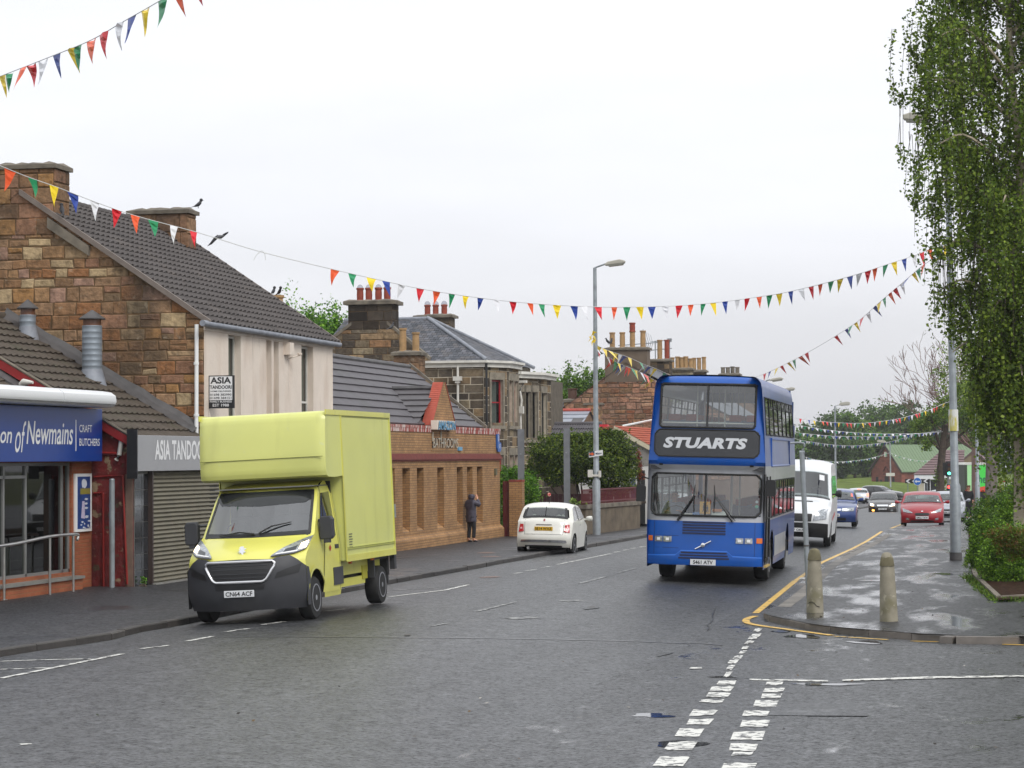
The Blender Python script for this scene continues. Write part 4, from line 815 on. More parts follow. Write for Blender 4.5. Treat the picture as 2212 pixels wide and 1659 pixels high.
b=MB();r=random.Random(2);f1=onUv(318);y0=RV0+.02
for i in range(2):
 for j in range(7):
  k=r.uniform(.5,2.2);a=lerp(y0,f1,i/2)+.006;c=lerp(y0,f1,(i+1)/2)-.006;b.add([(UF+.02,a,.2+j*.33),(UF+.02,c,.2+j*.33),(UF+.02,c,.52+j*.33),(UF+.02,a,.52+j*.33)],[(0,1,2,3)],col=(.02*k,.022*k,.025*k))
b.build('tiled_pier',mat('polished_black_tile',(1,1,1),.12,attr=True,coat=.6),RB)
b=MB();b.box(UF-.01,UF+.012,y0,f1,.18,2.6);b.build('pier_backing',M_FLAG,RB)
SH=thing('roller_shutter',(UF,48.5,.2),'closed grey-green roller shutter under the grey fascia','shutter')
b=MB();y0,y1=f1+.05,52.0;n_=26
for i in range(n_):
 z0_,z1_=lerp(.22,2.55,i/n_),lerp(.22,2.55,(i+1)/n_);m_=lerp(z0_,z1_,.45)
 b.poly((UF+.05,y0,z0_),(UF+.05,y1,z0_),(UF+.085,y1,m_),(UF+.085,y0,m_));b.poly((UF+.085,y0,m_),(UF+.085,y1,m_),(UF+.05,y1,z1_),(UF+.05,y0,z1_))
b.build('slats',mat('shutter_green',srgb(104,98,80),.55,var=.12,vs_=3),SH)
for ya_ in(y0-.06,y1):b=MB();b.box(UF,UF+.12,ya_,ya_+.06,.2,2.58);b.build('guide_rail',mat('brown_steel',srgb(62,50,46),.5),SH)
b=MB();b.box(UF,UF+.2,y0-.06,y1,.14,.22);b.build('sill',M_FLAG,SH)
FS=thing('fascia_sign',(UF+.2,50,2.55),'grey fascia board with raised white takeaway name','sign')
fa,fb=onU(297,970,UF+.2).y,54.0;zt_,zb_=3.3,2.56
b=MB();b.box(UF+.02,UF+.2,fa,fb,zb_,zt_);b.build('board',M_SIGNG,FS,bevel=.008)
b=MB();b.box(UF-.02,UF+.205,fa-.03,fa,zb_-.15,zt_+.12);b.build('end_panel',M_BLACK,FS)
ta,tb=onU(334,970,UF+.2).y,onU(430,970,UF+.2).y;tl=(tb-ta)*13/10.8
text_mb('ASIA TANDOORI',frameM((UF+.206,ta+tl/2,3.0),(0,1,0),(0,0,1)),.42,tl,bold=.03).build('lettering',M_LETW,FS)
def flue(px,py,dia,pz1,v):
 p=onV(px,py,v);z0_=rz(p.x)-.05;x,y=p.x,p.y
 t=thing('metal_flue',(x,y,z0_),'tall galvanised flue with a conical hat on the brown roof' if dia>.4 else 'short wide galvanised flue near the roof ridge','flue');b=MB();rr=dia/2
 pr=[];nb=int((pz1-z0_)/.12)
 for i in range(nb+1):z_=i*(pz1-z0_)/nb;pr+=[(rr,z_-.012),(rr+.006,z_),(rr,z_+.012)]
 b.lathe(pr,(x,y,z0_),n=20);b.build('pipe',mat('spiral_duct',srgb(134,142,150),.5,.35,var=.12,vs_=4),t,smooth=60)
 b=MB();b.lathe([(rr*.9,-.02),(rr*.9,.17)],(x,y,pz1),n=16);b.build('neck',M_RUST,t,smooth=60)
 b=MB();b.lathe([(rr*1.32,.15),(rr*1.34,.17),(.02,.36)],(x,y,pz1),n=18);b.build('hat',M_LEADD,t,smooth=30)
 b=MB();b.lathe([(rr*1.5,-.1),(rr*1.25,.12),(rr*1.02,.3)],(x,y,z0_),n=18);b.build('flashing_collar',M_LEAD,t,smooth=60)
flue(199,822,.44,5.75,48.8);flue(60,722,.36,6.05,49.3)
# ---------- 3. butcher's shop at the left edge
BU=-19.1;BS=thing('butchers_shop',(BU,41.5,.2),'glass-fronted shop with blue fascia and orange brick pier','shop');BV1=RV0-.04
pv=onU(157,1100,BU).y;Fb=Fu(BU)
ops=[(34.0,pv-.05,.55,2.75)]
b=wall_open(Fb,33.5,BV1,.1,4.05,ops,.25);b.build('wall',M_OBRICK,BS);b=MB();b.box(-25.5,BU-.3,BV1-.1,BV1,0,3.9);b.box(-25.2,BU-.27,33.5,BV1,2.9,3.0);b.build('party_wall',MATS.get('shop_wall')or mat('shop_wall',srgb(34,38,30),.8),BS)
b=MB();b.poly((BU-6,33.5,.3),(BU-.3,33.5,.3),(BU-.3,BV1-.2,.3),(BU-6,BV1-.2,.3));b.box(BU-6,BU-5.9,33.5,BV1-.2,.3,3);b.build('shop_interior',mat('shop_wall',srgb(34,38,30),.8),BS)
b=MB();b.box(BU-1.6,BU-.9,35,43.6,.3,1.15);b.build('counter',mat('counter_white',srgb(96,98,90),.4),BS)
b=MB();r=random.Random(5)
for i in range(26):y=r.uniform(36,43.5);b.box(BU-1.3,BU-1.1,y,y+.15,1.15,1.15+r.uniform(.1,.3),col=r.choice([srgb(190,120,50),srgb(170,170,160),srgb(120,60,40),srgb(190,180,60)]))
b.build('displayed_goods',mat('goods',(1,1,1),.6,attr=True),BS)
b=MB();mull=[34.0,onU(12,1100,BU).y,onU(60,1100,BU).y,onU(138,1100,BU).y,pv-.1]
for i,y in enumerate(mull):b.box(BU-.12,BU-.05,y,y+.06,.55,2.75)
b.box(BU-.12,BU-.05,34,pv-.05,.55,.61);b.box(BU-.12,BU-.05,34,mull[2],2.45,2.51);b.box(BU-.121,BU-.049,34,pv-.05,2.69,2.751)
b.build('window_frame',mat('aluminium_frame',srgb(140,140,138),.4,.3),BS)
b=MB();b.poly((BU-.085,34.05,.6),(BU-.085,pv-.1,.6),(BU-.085,pv-.1,2.7),(BU-.085,34.05,2.7));b.build('window_pane',M_GLASSW,BS)
b=MB();b.hexa([(BU,33.5,.1),(BU+.22,33.5,.1),(BU+.22,pv,.1),(BU,pv,.1)],[(BU,33.5,.42),(BU+.22,33.5,.42),(BU+.22,pv,.42),(BU,pv,.42)]);b.build('brick_step',M_OBRICK,BS)
b=MB();b.box(BU-.001,BU+.26,33.5,pv+.02,.42,.475);b.build('step_slab',M_FLAG,BS)
b=MB();fz=lambda u:4.0+.6*(-20.2-u)
b.poly((BU,33.5,4.05),(BU,BV1,4.05),(-20.2,BV1,4.06),(-20.2,33.5,4.06));b.build('flat_roof_edge',M_LEADD,BS)
roof((-20.1,33.5,fz(-20.1)),(-20.1,BV1-.25,fz(-20.1)),(-23.5,BV1-.25,fz(-23.5)),(-23.5,33.5,fz(-23.5)),13,40,step=.035,amp=.03).build('roof',M_BTILE,BS)
b=MB();b.hexa([(-20.0,BV1-.3,fz(-20)-.05),(-23.5,BV1-.3,fz(-23.5)-.05),(-23.5,BV1,fz(-23.5)-.05),(-20.0,BV1,fz(-20)-.05)],[(-20.0,BV1-.3,fz(-20)+.07),(-23.5,BV1-.3,fz(-23.5)+.07),(-23.5,BV1,fz(-23.5)+.16),(-20.0,BV1,fz(-20)+.16)]);b.build('flashing',M_LEADD,BS)
FU=-18.8;FB=thing('fascia_sign',(FU,42,2.77),"blue fascia board with white butchers' lettering",'sign');fe=onU(221,940,FU).y
b=MB();b.box(BU,FU,33.5,fe,2.77,3.84);b.build('board',M_BLUES,FB,bevel=.01)
yy=lambda px:onU(px,950,FU).y
z2p=lambda x,y:(x*.21973,648.05+y*.21973)
def txt(parent,s,xa,xb,ya,yb,U,m_,bold=.0,shear=0):
 a=onU(*z2p(xa,(ya+yb)/2),U).y;c=onU(*z2p(xb,(ya+yb)/2),U).y;zt1=onU(*z2p((xa+xb)/2,ya),U).z;zb1=onU(*z2p((xa+xb)/2,yb),U).z
 text_mb(s,frameM((U+.006,(a+c)/2,(zt1+zb1)/2),(0,1,0),(0,0,1)),zt1-zb1,c-a,bold=bold,shear=shear).build('lettering',m_,parent)
txt(FB,'on',0,115,1292,1408,FU,M_LETW,.01,.25);txt(FB,'of',145,255,1190,1500,FU,M_LETW,.0,.35)
txt(FB,'Newmains',258,715,1195,1420,FU,M_LETW,.01,.2);txt(FB,'CRAFT',778,902,1228,1300,FU,M_LETW,.005);txt(FB,'BUTCHERS',778,978,1362,1434,FU,M_LETW,.005)
b=MB();ya=yy(742*.21973);b.box(FU,FU+.006,ya,ya+.03,onU(163,907,FU).z-.62,onU(163,907,FU).z);b.build('divider_line',M_LETW,FB)
AW=thing('awning_cassette',(FU,42,3.85),'white rounded awning cassette along the top of the blue fascia','awning')
for a,c in((33.5,onU(133,860,-18.45).y-.03),(onU(133,860,-18.45).y,onU(245,870,-18.45).y)):
 b=MB();P=[(BU,3.86),(-18.5,3.86),(-18.42,3.9),(-18.38,3.98),(-18.4,4.1),(-18.5,4.17),(-18.7,4.2),(BU,4.2)]
 b.extr([(x,a,z)for x,z in P],(0,c-a,0));b.build('cassette',mat('white_powder_coat',(.74,.75,.76),.35),AW,smooth=40)
b=MB();b.box(-18.46,-18.37,33.5,onU(245,870,-18.45).y-.02,3.915,3.925);b.build('slot',M_LEADD,AW)
PO=thing('poster_case',(BU,44.5,1.2),'tall blue and white poster case on the orange brick pier','poster');pa,pb=onU(162.6,1085,BU+.04).y,onU(197.5,1085,BU+.04).y;za,zb2=onU(180,1148,BU).z,onU(180,1023,BU).z
b=MB();b.box(BU+.001,BU+.05,pa,pb,za,zb2);b.build('frame',M_WHITE,PO,bevel=.005)
b=MB();b.box(BU+.05,BU+.054,pa+.09,pb-.09,za+.06,zb2-.06);b.build('poster',mat('poster_blue',srgb(40,72,130),.3,var=.3,vs_=3),PO)
b=MB();r=random.Random(8)
def blob(b,y,z,ry,rz_,n_=14,col=(1,1,1)):b.add([(BU+.058,y+ry*math.cos(6.283*i/n_)*r.uniform(.75,1.1),z+rz_*math.sin(6.283*i/n_)*r.uniform(.8,1.1))for i in range(n_)],[tuple(range(n_))],col=col)
ym=(pa+pb)/2;W_=srgb(200,205,215);blob(b,ym,zb2-.2,.17,.1,col=W_)
b.add([(BU+.058,ym-.2,zb2-.42),(BU+.058,pb-.1,zb2-.42),(BU+.058,pb-.1,zb2-.3),(BU+.058,ym-.2,zb2-.3)],[(0,1,2,3)],col=srgb(140,130,60))
b.add([(BU+.058,ym-.16,za+.28),(BU+.058,ym+.04,za+.26),(BU+.058,ym+.02,za+.62),(BU+.058,ym-.1,za+.62)],[(0,1,2,3)],col=srgb(190,180,205));[blob(b,ym+r.uniform(-.28,.28),za+r.uniform(.06,.26),r.uniform(.03,.1),r.uniform(.01,.03),5,col=W_)for _ in range(9)];blob(b,ym+.13,za+.3,.1,.03,col=W_)
for i in range(3):blob(b,ym+.1,zb2-.52-.09*i,.1,.025,6,col=W_)
b.build('poster_print',mat('poster_print',(1,1,1),.4,attr=True),PO)
HR=thing('handrail',(-18.75,42.5,.18),'brushed steel handrail on three posts beside the shop ramp','handrail');z3p=lambda x,y:(x*.21973,972.1+y*.21973)
q=lambda x,y:onU(*z3p(x,y),-18.75)
b=MB();b.tube(catmull([q(-900,1010),q(0,945),q(480,852),q(740,828),q(766,850),q(755,885)],4),.032,n=10);b.build('rail',M_STEEL,HR,smooth=60)
for x,y in((40,1475),(490,1435),(720,1412)):a=q(x,y);b=MB();b.tube([a,q(x,935 if x<100 else(858 if x<600 else 838))],.028,n=8);b.lathe([(.06,0),(.06,.015)],a,n=12);b.build('post',M_STEEL,HR,smooth=60)
PT1=thing('steel_post',(-18.62,RV0-.35,.2),'round galvanised post standing in front of the red gable','post');a=onV(242,1258,RV0-.35);c=onV(242,1037,RV0-.35)
b=MB();b.tube([(a.x,a.y,.15),(a.x,a.y,c.z)],.058,n=14);b.build('tube',M_GALV,PT1,smooth=60);b=MB();b.lathe([(.06,0),(.045,.03)],(a.x,a.y,c.z),n=14);b.build('cap',M_GALV,PT1)
# ---------- 4. brick bathroom showroom
SR=thing('brick_showroom',(UF,70,.1),'buff brick showroom with slit recesses, red string course and pointed gablet','shop');Fs=Fu(UF)
SV0,SV1=59.9,onU(1079.5,960,UF).y;PZ,CZ=3.7,.42
z7=lambda x,y:(810.07+.21973*x,864.1+.21973*y)
slx=[(170-40,197),(270,343),(412,480),(613,678),(805,863),(905,960),(1003,1058)]
ops=[]
for a,c in slx:ops.append((onU(*z7(a,900),UF).y,onU(*z7(c,900),UF).y,.62,2.5))
y0=ops[0][0];ops=[(y0-6.2,y0-5.3,.62,2.5),(y0-3.1,y0-2.2,.62,2.5)]+ops
b=wall_open(Fs,SV0,SV1,0,PZ,ops,.42)
for a,c,d,e_ in ops:
 b.poly(Fs(a,d,-.42),Fs(c,d,-.42),Fs(c,e_,-.42),Fs(a,e_,-.42));b.poly(Fs(a,d-.0,.0),Fs(c,d,.0),Fs(c,d+.3,-.41),Fs(a,d+.3,-.41))
b.poly((UF,SV1,0),(-24,SV1,0),(-24,SV1,PZ),(UF,SV1,PZ));b.poly((UF,SV0,0),(-20,SV0,0),(-20,SV0,PZ),(UF,SV0,PZ))
b.poly((UF,SV0,PZ),(UF,SV1,PZ),(UF-.23,SV1,PZ),(UF-.23,SV0,PZ));b.poly((UF-.23,SV0,3),(UF-.23,SV1,3),(UF-.23,SV1,PZ),(UF-.23,SV0,PZ))
b.build('wall',M_BRICK,SR)
b=MB();a0=.12;b.hexa([(UF,SV0,0),(UF+a0,SV0,0),(UF+a0,SV1+.1,0),(UF,SV1+.1,0)],[(UF,SV0,.5),(UF+a0,SV0,.38),(UF+a0,SV1+.1,.38),(UF,SV1+.1,.5)]);b.build('plinth',M_BRICK,SR)
b=MB()
for i,(o_,za_,zc_)in enumerate(((.04,2.70,2.75),(.075,2.75,2.82),(.05,2.82,2.86),(.02,2.86,2.93))):b.box(UF-.01,UF+o_,SV0,SV1+o_,za_,zc_)
b.build('string_course',mat('red_brick_course',srgb(118,58,50),.8,var=.15,vs_=6),SR)
gx0,gx1=onU(931.7,960,UF).y,onU(984,960,UF).y;gm=onU(958,840,UF).y;gz=onU(958,826,UF).z
M_LIME=mat('limed_red_brick',srgb(146,64,54),.8,var=.15,vs_=8,dirt=[(srgb(205,196,188),9,.5,.56,.8,(1,1,.22))])
for a,c in((SV0,gx0),(gx1,SV1)):b=MB();b.box(UF-.25,UF+.03,a,c,PZ,PZ+.08);b.box(UF+.0,UF+.02,a,c,PZ-.12,PZ);b.build('coping',M_LIME,SR)
b=MB();b.extr([(UF+.012,gx0,3.0),(UF+.012,gx1,3.0),(UF+.012,gx1,PZ+.1),(UF+.012,gm+.12,gz),(UF+.012,gm-.12,gz),(UF+.012,gx0,PZ+.1)],(-.27,0,0));b.build('gablet',M_BRICK,SR)
b=MB()
for s_,(ga,gt)in((0,(gx0,gm-.12)),(1,(gx1,gm+.12))):
 n_=22
 for i in range(n_):
  t0,t1=i/n_,(i+.86)/n_;A_=(lerp(ga,gt,t0),lerp(PZ+.1,gz,t0));B2=(lerp(ga,gt,t1),lerp(PZ+.1,gz,t1));d=-.035 if s_==0 else.035
  b.hexa([(UF+.03,A_[0],A_[1]),(UF-.3,A_[0],A_[1]),(UF-.3,B2[0],B2[1]),(UF+.03,B2[0],B2[1])],[(UF+.03,A_[0]+d,A_[1]+.01),(UF-.3,A_[0]+d,A_[1]+.01),(UF-.3,B2[0]+d,B2[1]+.01),(UF+.03,B2[0]+d,B2[1]+.01)])
 b.hexa([(UF+.028,ga,PZ+.1),(UF-.298,ga,PZ+.1),(UF-.298,gt,gz),(UF+.028,gt,gz)],[(UF+.028,ga+d*.5,PZ+.1),(UF-.298,ga+d*.5,PZ+.1),(UF-.298,gt+d*.5,gz),(UF+.028,gt+d*.5,gz)])
b.build('gablet_coping',mat('red_tile_coping',srgb(168,78,60),.8,var=.12,vs_=5),SR)
ru,rzz,eu,ez=-21.0,5.88,-18.42,3.8
roof((eu,61.6,ez),(eu,77.6,ez),(ru,77.6,rzz),(ru,61.6,rzz),9,52,step=.05,amp=.0,k=1).build('roof',M_GTILE,SR)
b=MB();b.poly((-24,61.6,3.6),(-24,77.6,3.6),(ru,77.6,rzz),(ru,61.6,rzz));wallpoly(b,Fv(61.65),[(-23.6,2),(-18.45,2),(-18.45,ez),(ru,rzz-.05),(-23.6,ez-.05)]);wallpoly(b,Fv(77.5),[(-23.6,2),(-18.45,2),(-18.45,ez),(ru,rzz-.05),(-23.6,ez-.05)]);b.build('roof_gable',mat('brown_render',srgb(92,74,66),.9,var=.1),SR)
b=MB();b.tube([(ru,61.6,rzz+.02),(ru,77.6,rzz+.02)],.09,n=8);b.build('ridge_tiles',M_LEADD,SR,smooth=40)
b=MB();a=Vector((eu+.1,77.65,ez-.02));c=Vector((ru,77.65,rzz+.06));b.hexa([a,c,c+Vector((0,.18,0)),a+Vector((0,.18,0))],[x+Vector((0,0,.1))for x in(a,c,c+Vector((0,.18,0)),a+Vector((0,.18,0)))]);b.build('verge',M_COPE,SR)
cz=4.92;cv0,cv1=gm-2.35,gm+2.35;ub=eu-(cz-ez)/((rzz-ez)/(eu-ru))
pl=[((eu,0,ez+.03),Vector((-(rzz-ez),0,-(eu-ru))).normalized())]
for sgn,vv in((-1,cv0),(1,cv1)):
 A_,B2=Vector((eu+.02,vv,ez+.02)),Vector((ub-.1,vv,ez+.02));C2,D2=Vector((ub-.1,gm,cz+.02)),Vector((eu+.02,gm,cz+.02))
 R2=roof(B2,A_,D2,C2,6,8,step=.05,amp=0,k=1)if sgn<0 else roof(A_,B2,C2,D2,6,8,step=.05,amp=0,k=1)
 R2.clip(pl);R2.build('cross_roof',mat('darker_roof_tile',srgb(84,80,82),.6,var=.12,vs_=2,dirt=[(srgb(140,138,130),30,.68,.72,.6)]),SR)
b=MB();b.tube([(eu,gm,cz+.06),(ub-.05,gm,cz+.06)],.08,n=6);b.build('cross_ridge',M_LEADD,SR)
AM=thing('box_sign',(UF,gm,4),'pale blue lettered box sign near the point of the brick gablet','sign');ya_,yc_=onU(*z7(612,250),UF+.22).y,onU(*z7(792,250),UF+.22).y;za_,zc_=onU(*z7(700,293),UF+.22).z,onU(*z7(700,203),UF+.22).z
b=MB();b.box(UF+.02,UF+.22,ya_,ya_+.1,za_,zc_);b.box(UF+.02,UF+.2,ya_+.1,yc_,za_,zc_);b.build('box',M_CREAM,AM)
M_LBLUE=mat('pale_blue_plastic',srgb(92,150,184),.4,var=.1)
text_mb('AMAZON',frameM((UF+.226,(ya_+.1+yc_)/2,(za_+zc_)/2),(0,1,0),(0,0,1)),(zc_-za_)*.98,yc_-ya_-.12,bold=.03).build('lettering',M_LBLUE,AM)
L2=text_mb('AMAZON',frameM((UF+.21,(ya_+.1+yc_)/2+.05,(za_+zc_)/2-.02),(0,1,0),(0,0,1)),(zc_-za_)*.96,yc_-ya_-.14,bold=.06);L2.build('lettering',mat('deep_blue_plastic',srgb(40,80,120),.4),AM)
BT=thing('wall_lettering',(UF,gm,3),'tall thin metal letters spelling bathrooms on the brick','sign');ya_,yc_=onU(*z7(555,420),UF).y,onU(*z7(802,420),UF).y;za_,zc_=onU(*z7(680,470),UF).z,onU(*z7(680,375),UF).z
M_LETG=mat('weathered_metal_letter',srgb(176,168,150),.5)
for o_,mm in((.05,M_LETG),(.005,M_DARK)):text_mb('BATHROOMS',frameM((UF+.012+o_,(ya_+yc_)/2+(.03 if o_==.03 else 0),(za_+zc_)/2-(.015 if o_==.03 else 0)),(0,1,0),(0,0,1)),zc_-za_,yc_-ya_,bold=.0).build('lettering',mm,BT)  # dark copy behind the letters is their cast shadow, laid on as colour
b=MB()
for x in(553,636):y_=onU(*z7(x,400),UF).y;b.box(UF+.02,UF+.06,y_,y_+.05,zc_-.1,onU(*z7(x,312),UF).z)
b.build('tall_strokes',M_LETG,BT)
b=MB();ya_,yc_=onU(*z7(810,480),UF).y,onU(*z7(845,480),UF).y;za_,zc_=onU(*z7(827,497),UF).z,onU(*z7(827,461),UF).z;b.box(UF,UF+.05,ya_,yc_,za_,zc_);tag(b.build('square_plaque',M_LBLUE,loc=(UF,ya_,za_)),'small pale blue square plaque beside the bathroom letters','plaque')
BLS=thing('wall_sign',(UF,SV1-.5,3),'narrow upright blue sign at the right end of the brick wall','sign');ya_,yc_=onU(*z7(1186,420),UF).y,onU(*z7(1226,420),UF).y;zt1,zb1=onU(*z7(1205,335),UF).z,onU(*z7(1205,508),UF).z
b=MB();hh=zt1-zb1;P=[(0,1),(.5,1),(.55,.55),(.95,.48),(1,.15),(.8,.0),(.2,.0),(.05,.2)];b.extr([(UF+.01,lerp(ya_,yc_,x),lerp(zb1,zt1,y))for x,y in P],(.05,0,0));b.build('board',mat('mid_blue_board',srgb(42,94,170),.35),BLS)
b=MB()
for i in range(6):b.box(UF+.06,UF+.066,lerp(ya_,yc_,.2),lerp(ya_,yc_,.36),lerp(zb1,zt1,.6+.06*i),lerp(zb1,zt1,.63+.06*i))
for a_,c_,d_,e_ in((.35,.75,.3,.34),(.45,.7,.2,.24),(.4,.8,.4,.42)):b.box(UF+.06,UF+.066,lerp(ya_,yc_,a_),lerp(ya_,yc_,c_),lerp(zb1,zt1,d_),lerp(zb1,zt1,e_))
b.build('print',M_LETW,BLS)
b=MB();ya_=onU(*z7(1180,700),UF).y;b.box(UF,UF+.06,ya_-.15,ya_+.1,onU(*z7(1180,740),UF).z,onU(*z7(1180,675),UF).z);tag(b.build('meter_box',mat('olive_box',srgb(92,88,64),.6),loc=(UF,ya_,1)),'small olive box fixed near the right end of the brick wall','box')
GT=thing('side_gate',(UF+.05,SV1+.2,0),'narrow dark red boarded gate beside the showroom','gate');b=MB();vg=SV1+.35
for i in range(3):a=lerp(UF+.02,UF+.24,i/3);b.box(a,a+.066,vg,vg+.04,.05,1.98)
b.build('board_panel',mat('dark_red_paint',srgb(92,28,28),.5,var=.1),GT);b=MB();b.box(UF+.02,UF+.24,vg-.02,vg,1.6,1.68);b.build('rail',MATS['dark_red_paint'],GT)
b=MB();b.box(UF+.26,UF+.72,vg-.1,vg+.3,0,1.96);p_=thing('brick_pier',(UF+.5,vg,0),'square buff brick pier next to the dark red gate','pier');b.build('shaft',M_BRICK,p_);b=MB();b.box(UF+.25,UF+.73,vg-.11,vg+.31,1.96,2.03);b.build('cap',M_RBRICK,p_)
# ---------- 5. stone villa with hipped slate roof, and its mirrored neighbour
c3=lambda x,y:(864.1+.14648*x,783.1+.14648*y)
c4=lambda x,y:(1242.1+.19531*x,702.1+.19531*y)
z6=lambda x,y:(702.06+.21973*x,594.05+.21973*y)
z8=lambda x,y:(1134.1+.29297*x,702.06+.29297*y)
SLP=[srgb(*x)for x in((86,88,94),(76,78,84),(96,96,102),(68,70,76),(90,88,90))]
VL=thing('stone_villa',(-26,99,0),'large sooty stone villa with hipped slate roof and red-framed bay windows','house')
VV0,VV1,VU,VE=95.4,104.6,-22.6,6.82
segp=[(-31.5,VV0),(VU,VV0),(-21.9,96.7),(-21.9,98.9),(-22.5,100.0),(VU,VV1),(-31.5,VV1)]
core=MB();L0=0
GW=[(-31.6,0),(VU,0),(VU,VE-.05),(-24.4,VE-.05),(-24.4,VE+.2),(-26.7,8.45),(-28.3,8.45),(-31.6,6.2)]
b=blocks(Fv(VV0),-31.6,-26.0,3,8.4,SAND[:3]+SOOT+[srgb(150,128,98)],rh=(.26,.36),rw=(.4,.9),seed=31,clip=[(-31.6,3),(-26.0,3),(-26.0,7.95),(-26.7,8.4),(-28.3,8.4),(-31.6,6.1)],gap=.022);b.build('gable_wall',M_STONE,VL)
b=blocks(Fv(VV0),-26.0,VU,2.0,VE-.05,SOOT,rh=(.28,.38),rw=(.4,.9),seed=32,gap=.03);b.build('side_wall',M_DSTONE,VL)
b=MB();wallpoly(b,Fv(VV0),[(-31.6,0),(-26.0,0),(-26.0,7.9),(-26.7,8.4),(-28.3,8.4),(-31.6,6.1)]);b.build('mortar',M_MORTAR,VL)
b=MB();wallpoly(b,Fv(VV0),[(-26.0,0),(VU,0),(VU,VE-.05),(-26.0,VE-.05)]);b.build('pale_mortar',M_LMORTAR,VL)
def bay_face(parent,p,q,z0,z1,wins,seed,frame_m):
 F=Fab(p,q);L=(Vector(q)-Vector(p)).length;ops=[(L*a,L*c,d,e_)for a,c,d,e_ in wins]
 blocks(F,0,L,z0,z1,SOOT,rh=(.3,.42),rw=(.3,.7),seed=seed,openings=ops,gap=.02,out=.012).build('bay_wall',M_DSTONE,parent)
 wall_open(F,0,L,z0,z1,ops,.16).build('bay_core',M_LMORTAR,parent)
 for o in ops:
  window(parent,F,o[0]+.01,o[1]-.01,o[2]+.01,o[3]-.01,.16,frame_m,fw=.07 if frame_m==M_WINR else.04,bars=((.5,'h'),),curtain=.8 if frame_m==M_WINR else None)
  k=MB()
  for sx in(o[0]-.1,o[1]-.0):boxF(k,F,sx,sx+.1,o[2]-.05,o[3]+.1,0,.05)
  boxF(k,F,o[0]-.12,o[1]+.12,o[3]+.0,o[3]+.3,.0,.055);boxF(k,F,o[0]-.14,o[1]+.14,o[2]-.16,o[2]-.02,.0,.1);k.build('window_surround',mat('dressed_stone',srgb(128,120,106),.9,var=.25,vs_=5),parent)
M_WINR=mat('red_window_paint',srgb(150,22,34),.4)
pts=[(VU,VV0),(-21.9,96.7),(-21.9,98.9),(VU,99.9)]
bay_face(VL,pts[0],pts[1],0,VE-.25,[(.3,.8,4.15,6.05),(.3,.8,.9,2.9)],41,M_WINR)
bay_face(VL,pts[1],pts[2],0,VE-.25,[(.12,.45,4.15,6.05),(.55,.9,4.15,6.05),(.12,.45,.9,2.9),(.55,.9,.9,2.9)],42,M_WINR)
bay_face(VL,pts[2],pts[3],0,VE-.25,[(.3,.7,4.15,6.05)],43,M_WINR)
b=MB();b.poly((VU,99.9,0),(VU,VV1,0),(VU,VV1,VE),(VU,99.9,VE));b.poly((VU,VV1,0),(-31.6,VV1,0),(-31.6,VV1,VE),(VU,VV1,VE));b.build('rear_walls',M_DSTONEP,VL)
b=MB();cp=[(-25.2,VV0-.14),(VU+.1,VV0-.14),(-21.72,96.6),(-21.72,99.0),(VU+.12,100.1)]
for p,q in zip(cp,cp[1:]):
 F=Fab(p,q);L=(Vector(q)-Vector(p)).length
 boxF(b,F,0,L,VE-.26,VE-.08,-.25,-.02);boxF(b,F,-.03,L+.03,VE-.08,VE+.02,-.3,.1)
b.build('eaves_gutter',M_WHITED,VL)
apx=Vector((-26.2,100,8.9));rl=Vector((-30.0,100,8.9))
nE,fE=Vector((VU+.15,VV0-.1,VE)),Vector((VU+.15,VV1+.1,VE));nL=Vector((-30,VV0-.1,VE))
R1=roof(nL,nE,(nE.x,100,8.9),(nL.x,100,8.9),20,34,step=.012,pal=SLP,seed=4)
hn=(nE-apx).cross(Vector((0,0,1)));hn=-hn if hn.dot(Vector((-28,97,0))-apx)>0 else hn
sk_a,sk_b=Vector((-25.0,VV0,VE)),Vector((-27.6,98.6,8.3));
R1.clip([(apx,hn.normalized())]).build('roof',M_SLATE,VL)
R3=roof(nE,fE,(apx.x,fE.y,8.9),(apx.x,nE.y,8.9),20,24,step=.012,pal=SLP,seed=5)
h2=(fE-apx).cross(Vector((0,0,1)));h2=h2 if h2.dot(Vector((-28,103,0))-apx)>0 else-h2
R3.clip([(apx,(-hn).normalized()),(apx,h2.normalized())]).build('roof',M_SLATE,VL)
b=MB();b.poly((-30,104.7,VE),(VU,104.7,VE),(apx.x,100,8.88),(-30,100,8.88));b.build('rear_slope',M_SLATEP,VL)
b=MB();b.tube([apx+Vector((0,0,.04)),nE+Vector((0,0,.04))],.085,n=8);b.tube([apx+Vector((0,0,.04)),fE+Vector((0,0,.04))],.085,n=8);b.tube([rl,apx],.09,n=8);b.build('lead_hips',M_LEAD,VL,smooth=50)
b=MB();a,c=Vector((-24.9,VV0-.05,VE+.05)),Vector((-26.75,VV0-.05,8.42));b.hexa([a,c,c+Vector((0,.35,0)),a+Vector((0,.35,0))],[x+Vector((0,0,.14))for x in(a,c,c+Vector((0,.35,0)),a+Vector((0,.35,0)))]);a,c=Vector((-31.6,VV0-.05,6.1)),Vector((-28.3,VV0-.05,8.4));b.hexa([a,c,c+Vector((0,.35,0)),a+Vector((0,.35,0))],[x+Vector((0,0,.14))for x in(a,c,c+Vector((0,.35,0)),a+Vector((0,.35,0)))])
b.build('skews',M_COPE,VL)
b=blocks(Fv(VV0-.02),-26.0,-24.4,VE-.05,7.9,SAND[:3]+SOOT,rh=(.26,.34),seed=33,clip=[(-26.0,VE-.1),(-24.7,VE-.1),(-26.0,7.85)]);b.build('gable_wall',M_STONE,VL);b=MB();wallpoly(b,Fv(VV0-.015),[(-26.0,VE-.1),(-24.7,VE-.1),(-26.0,7.85)]);b.build('mortar',M_MORTAR,VL)
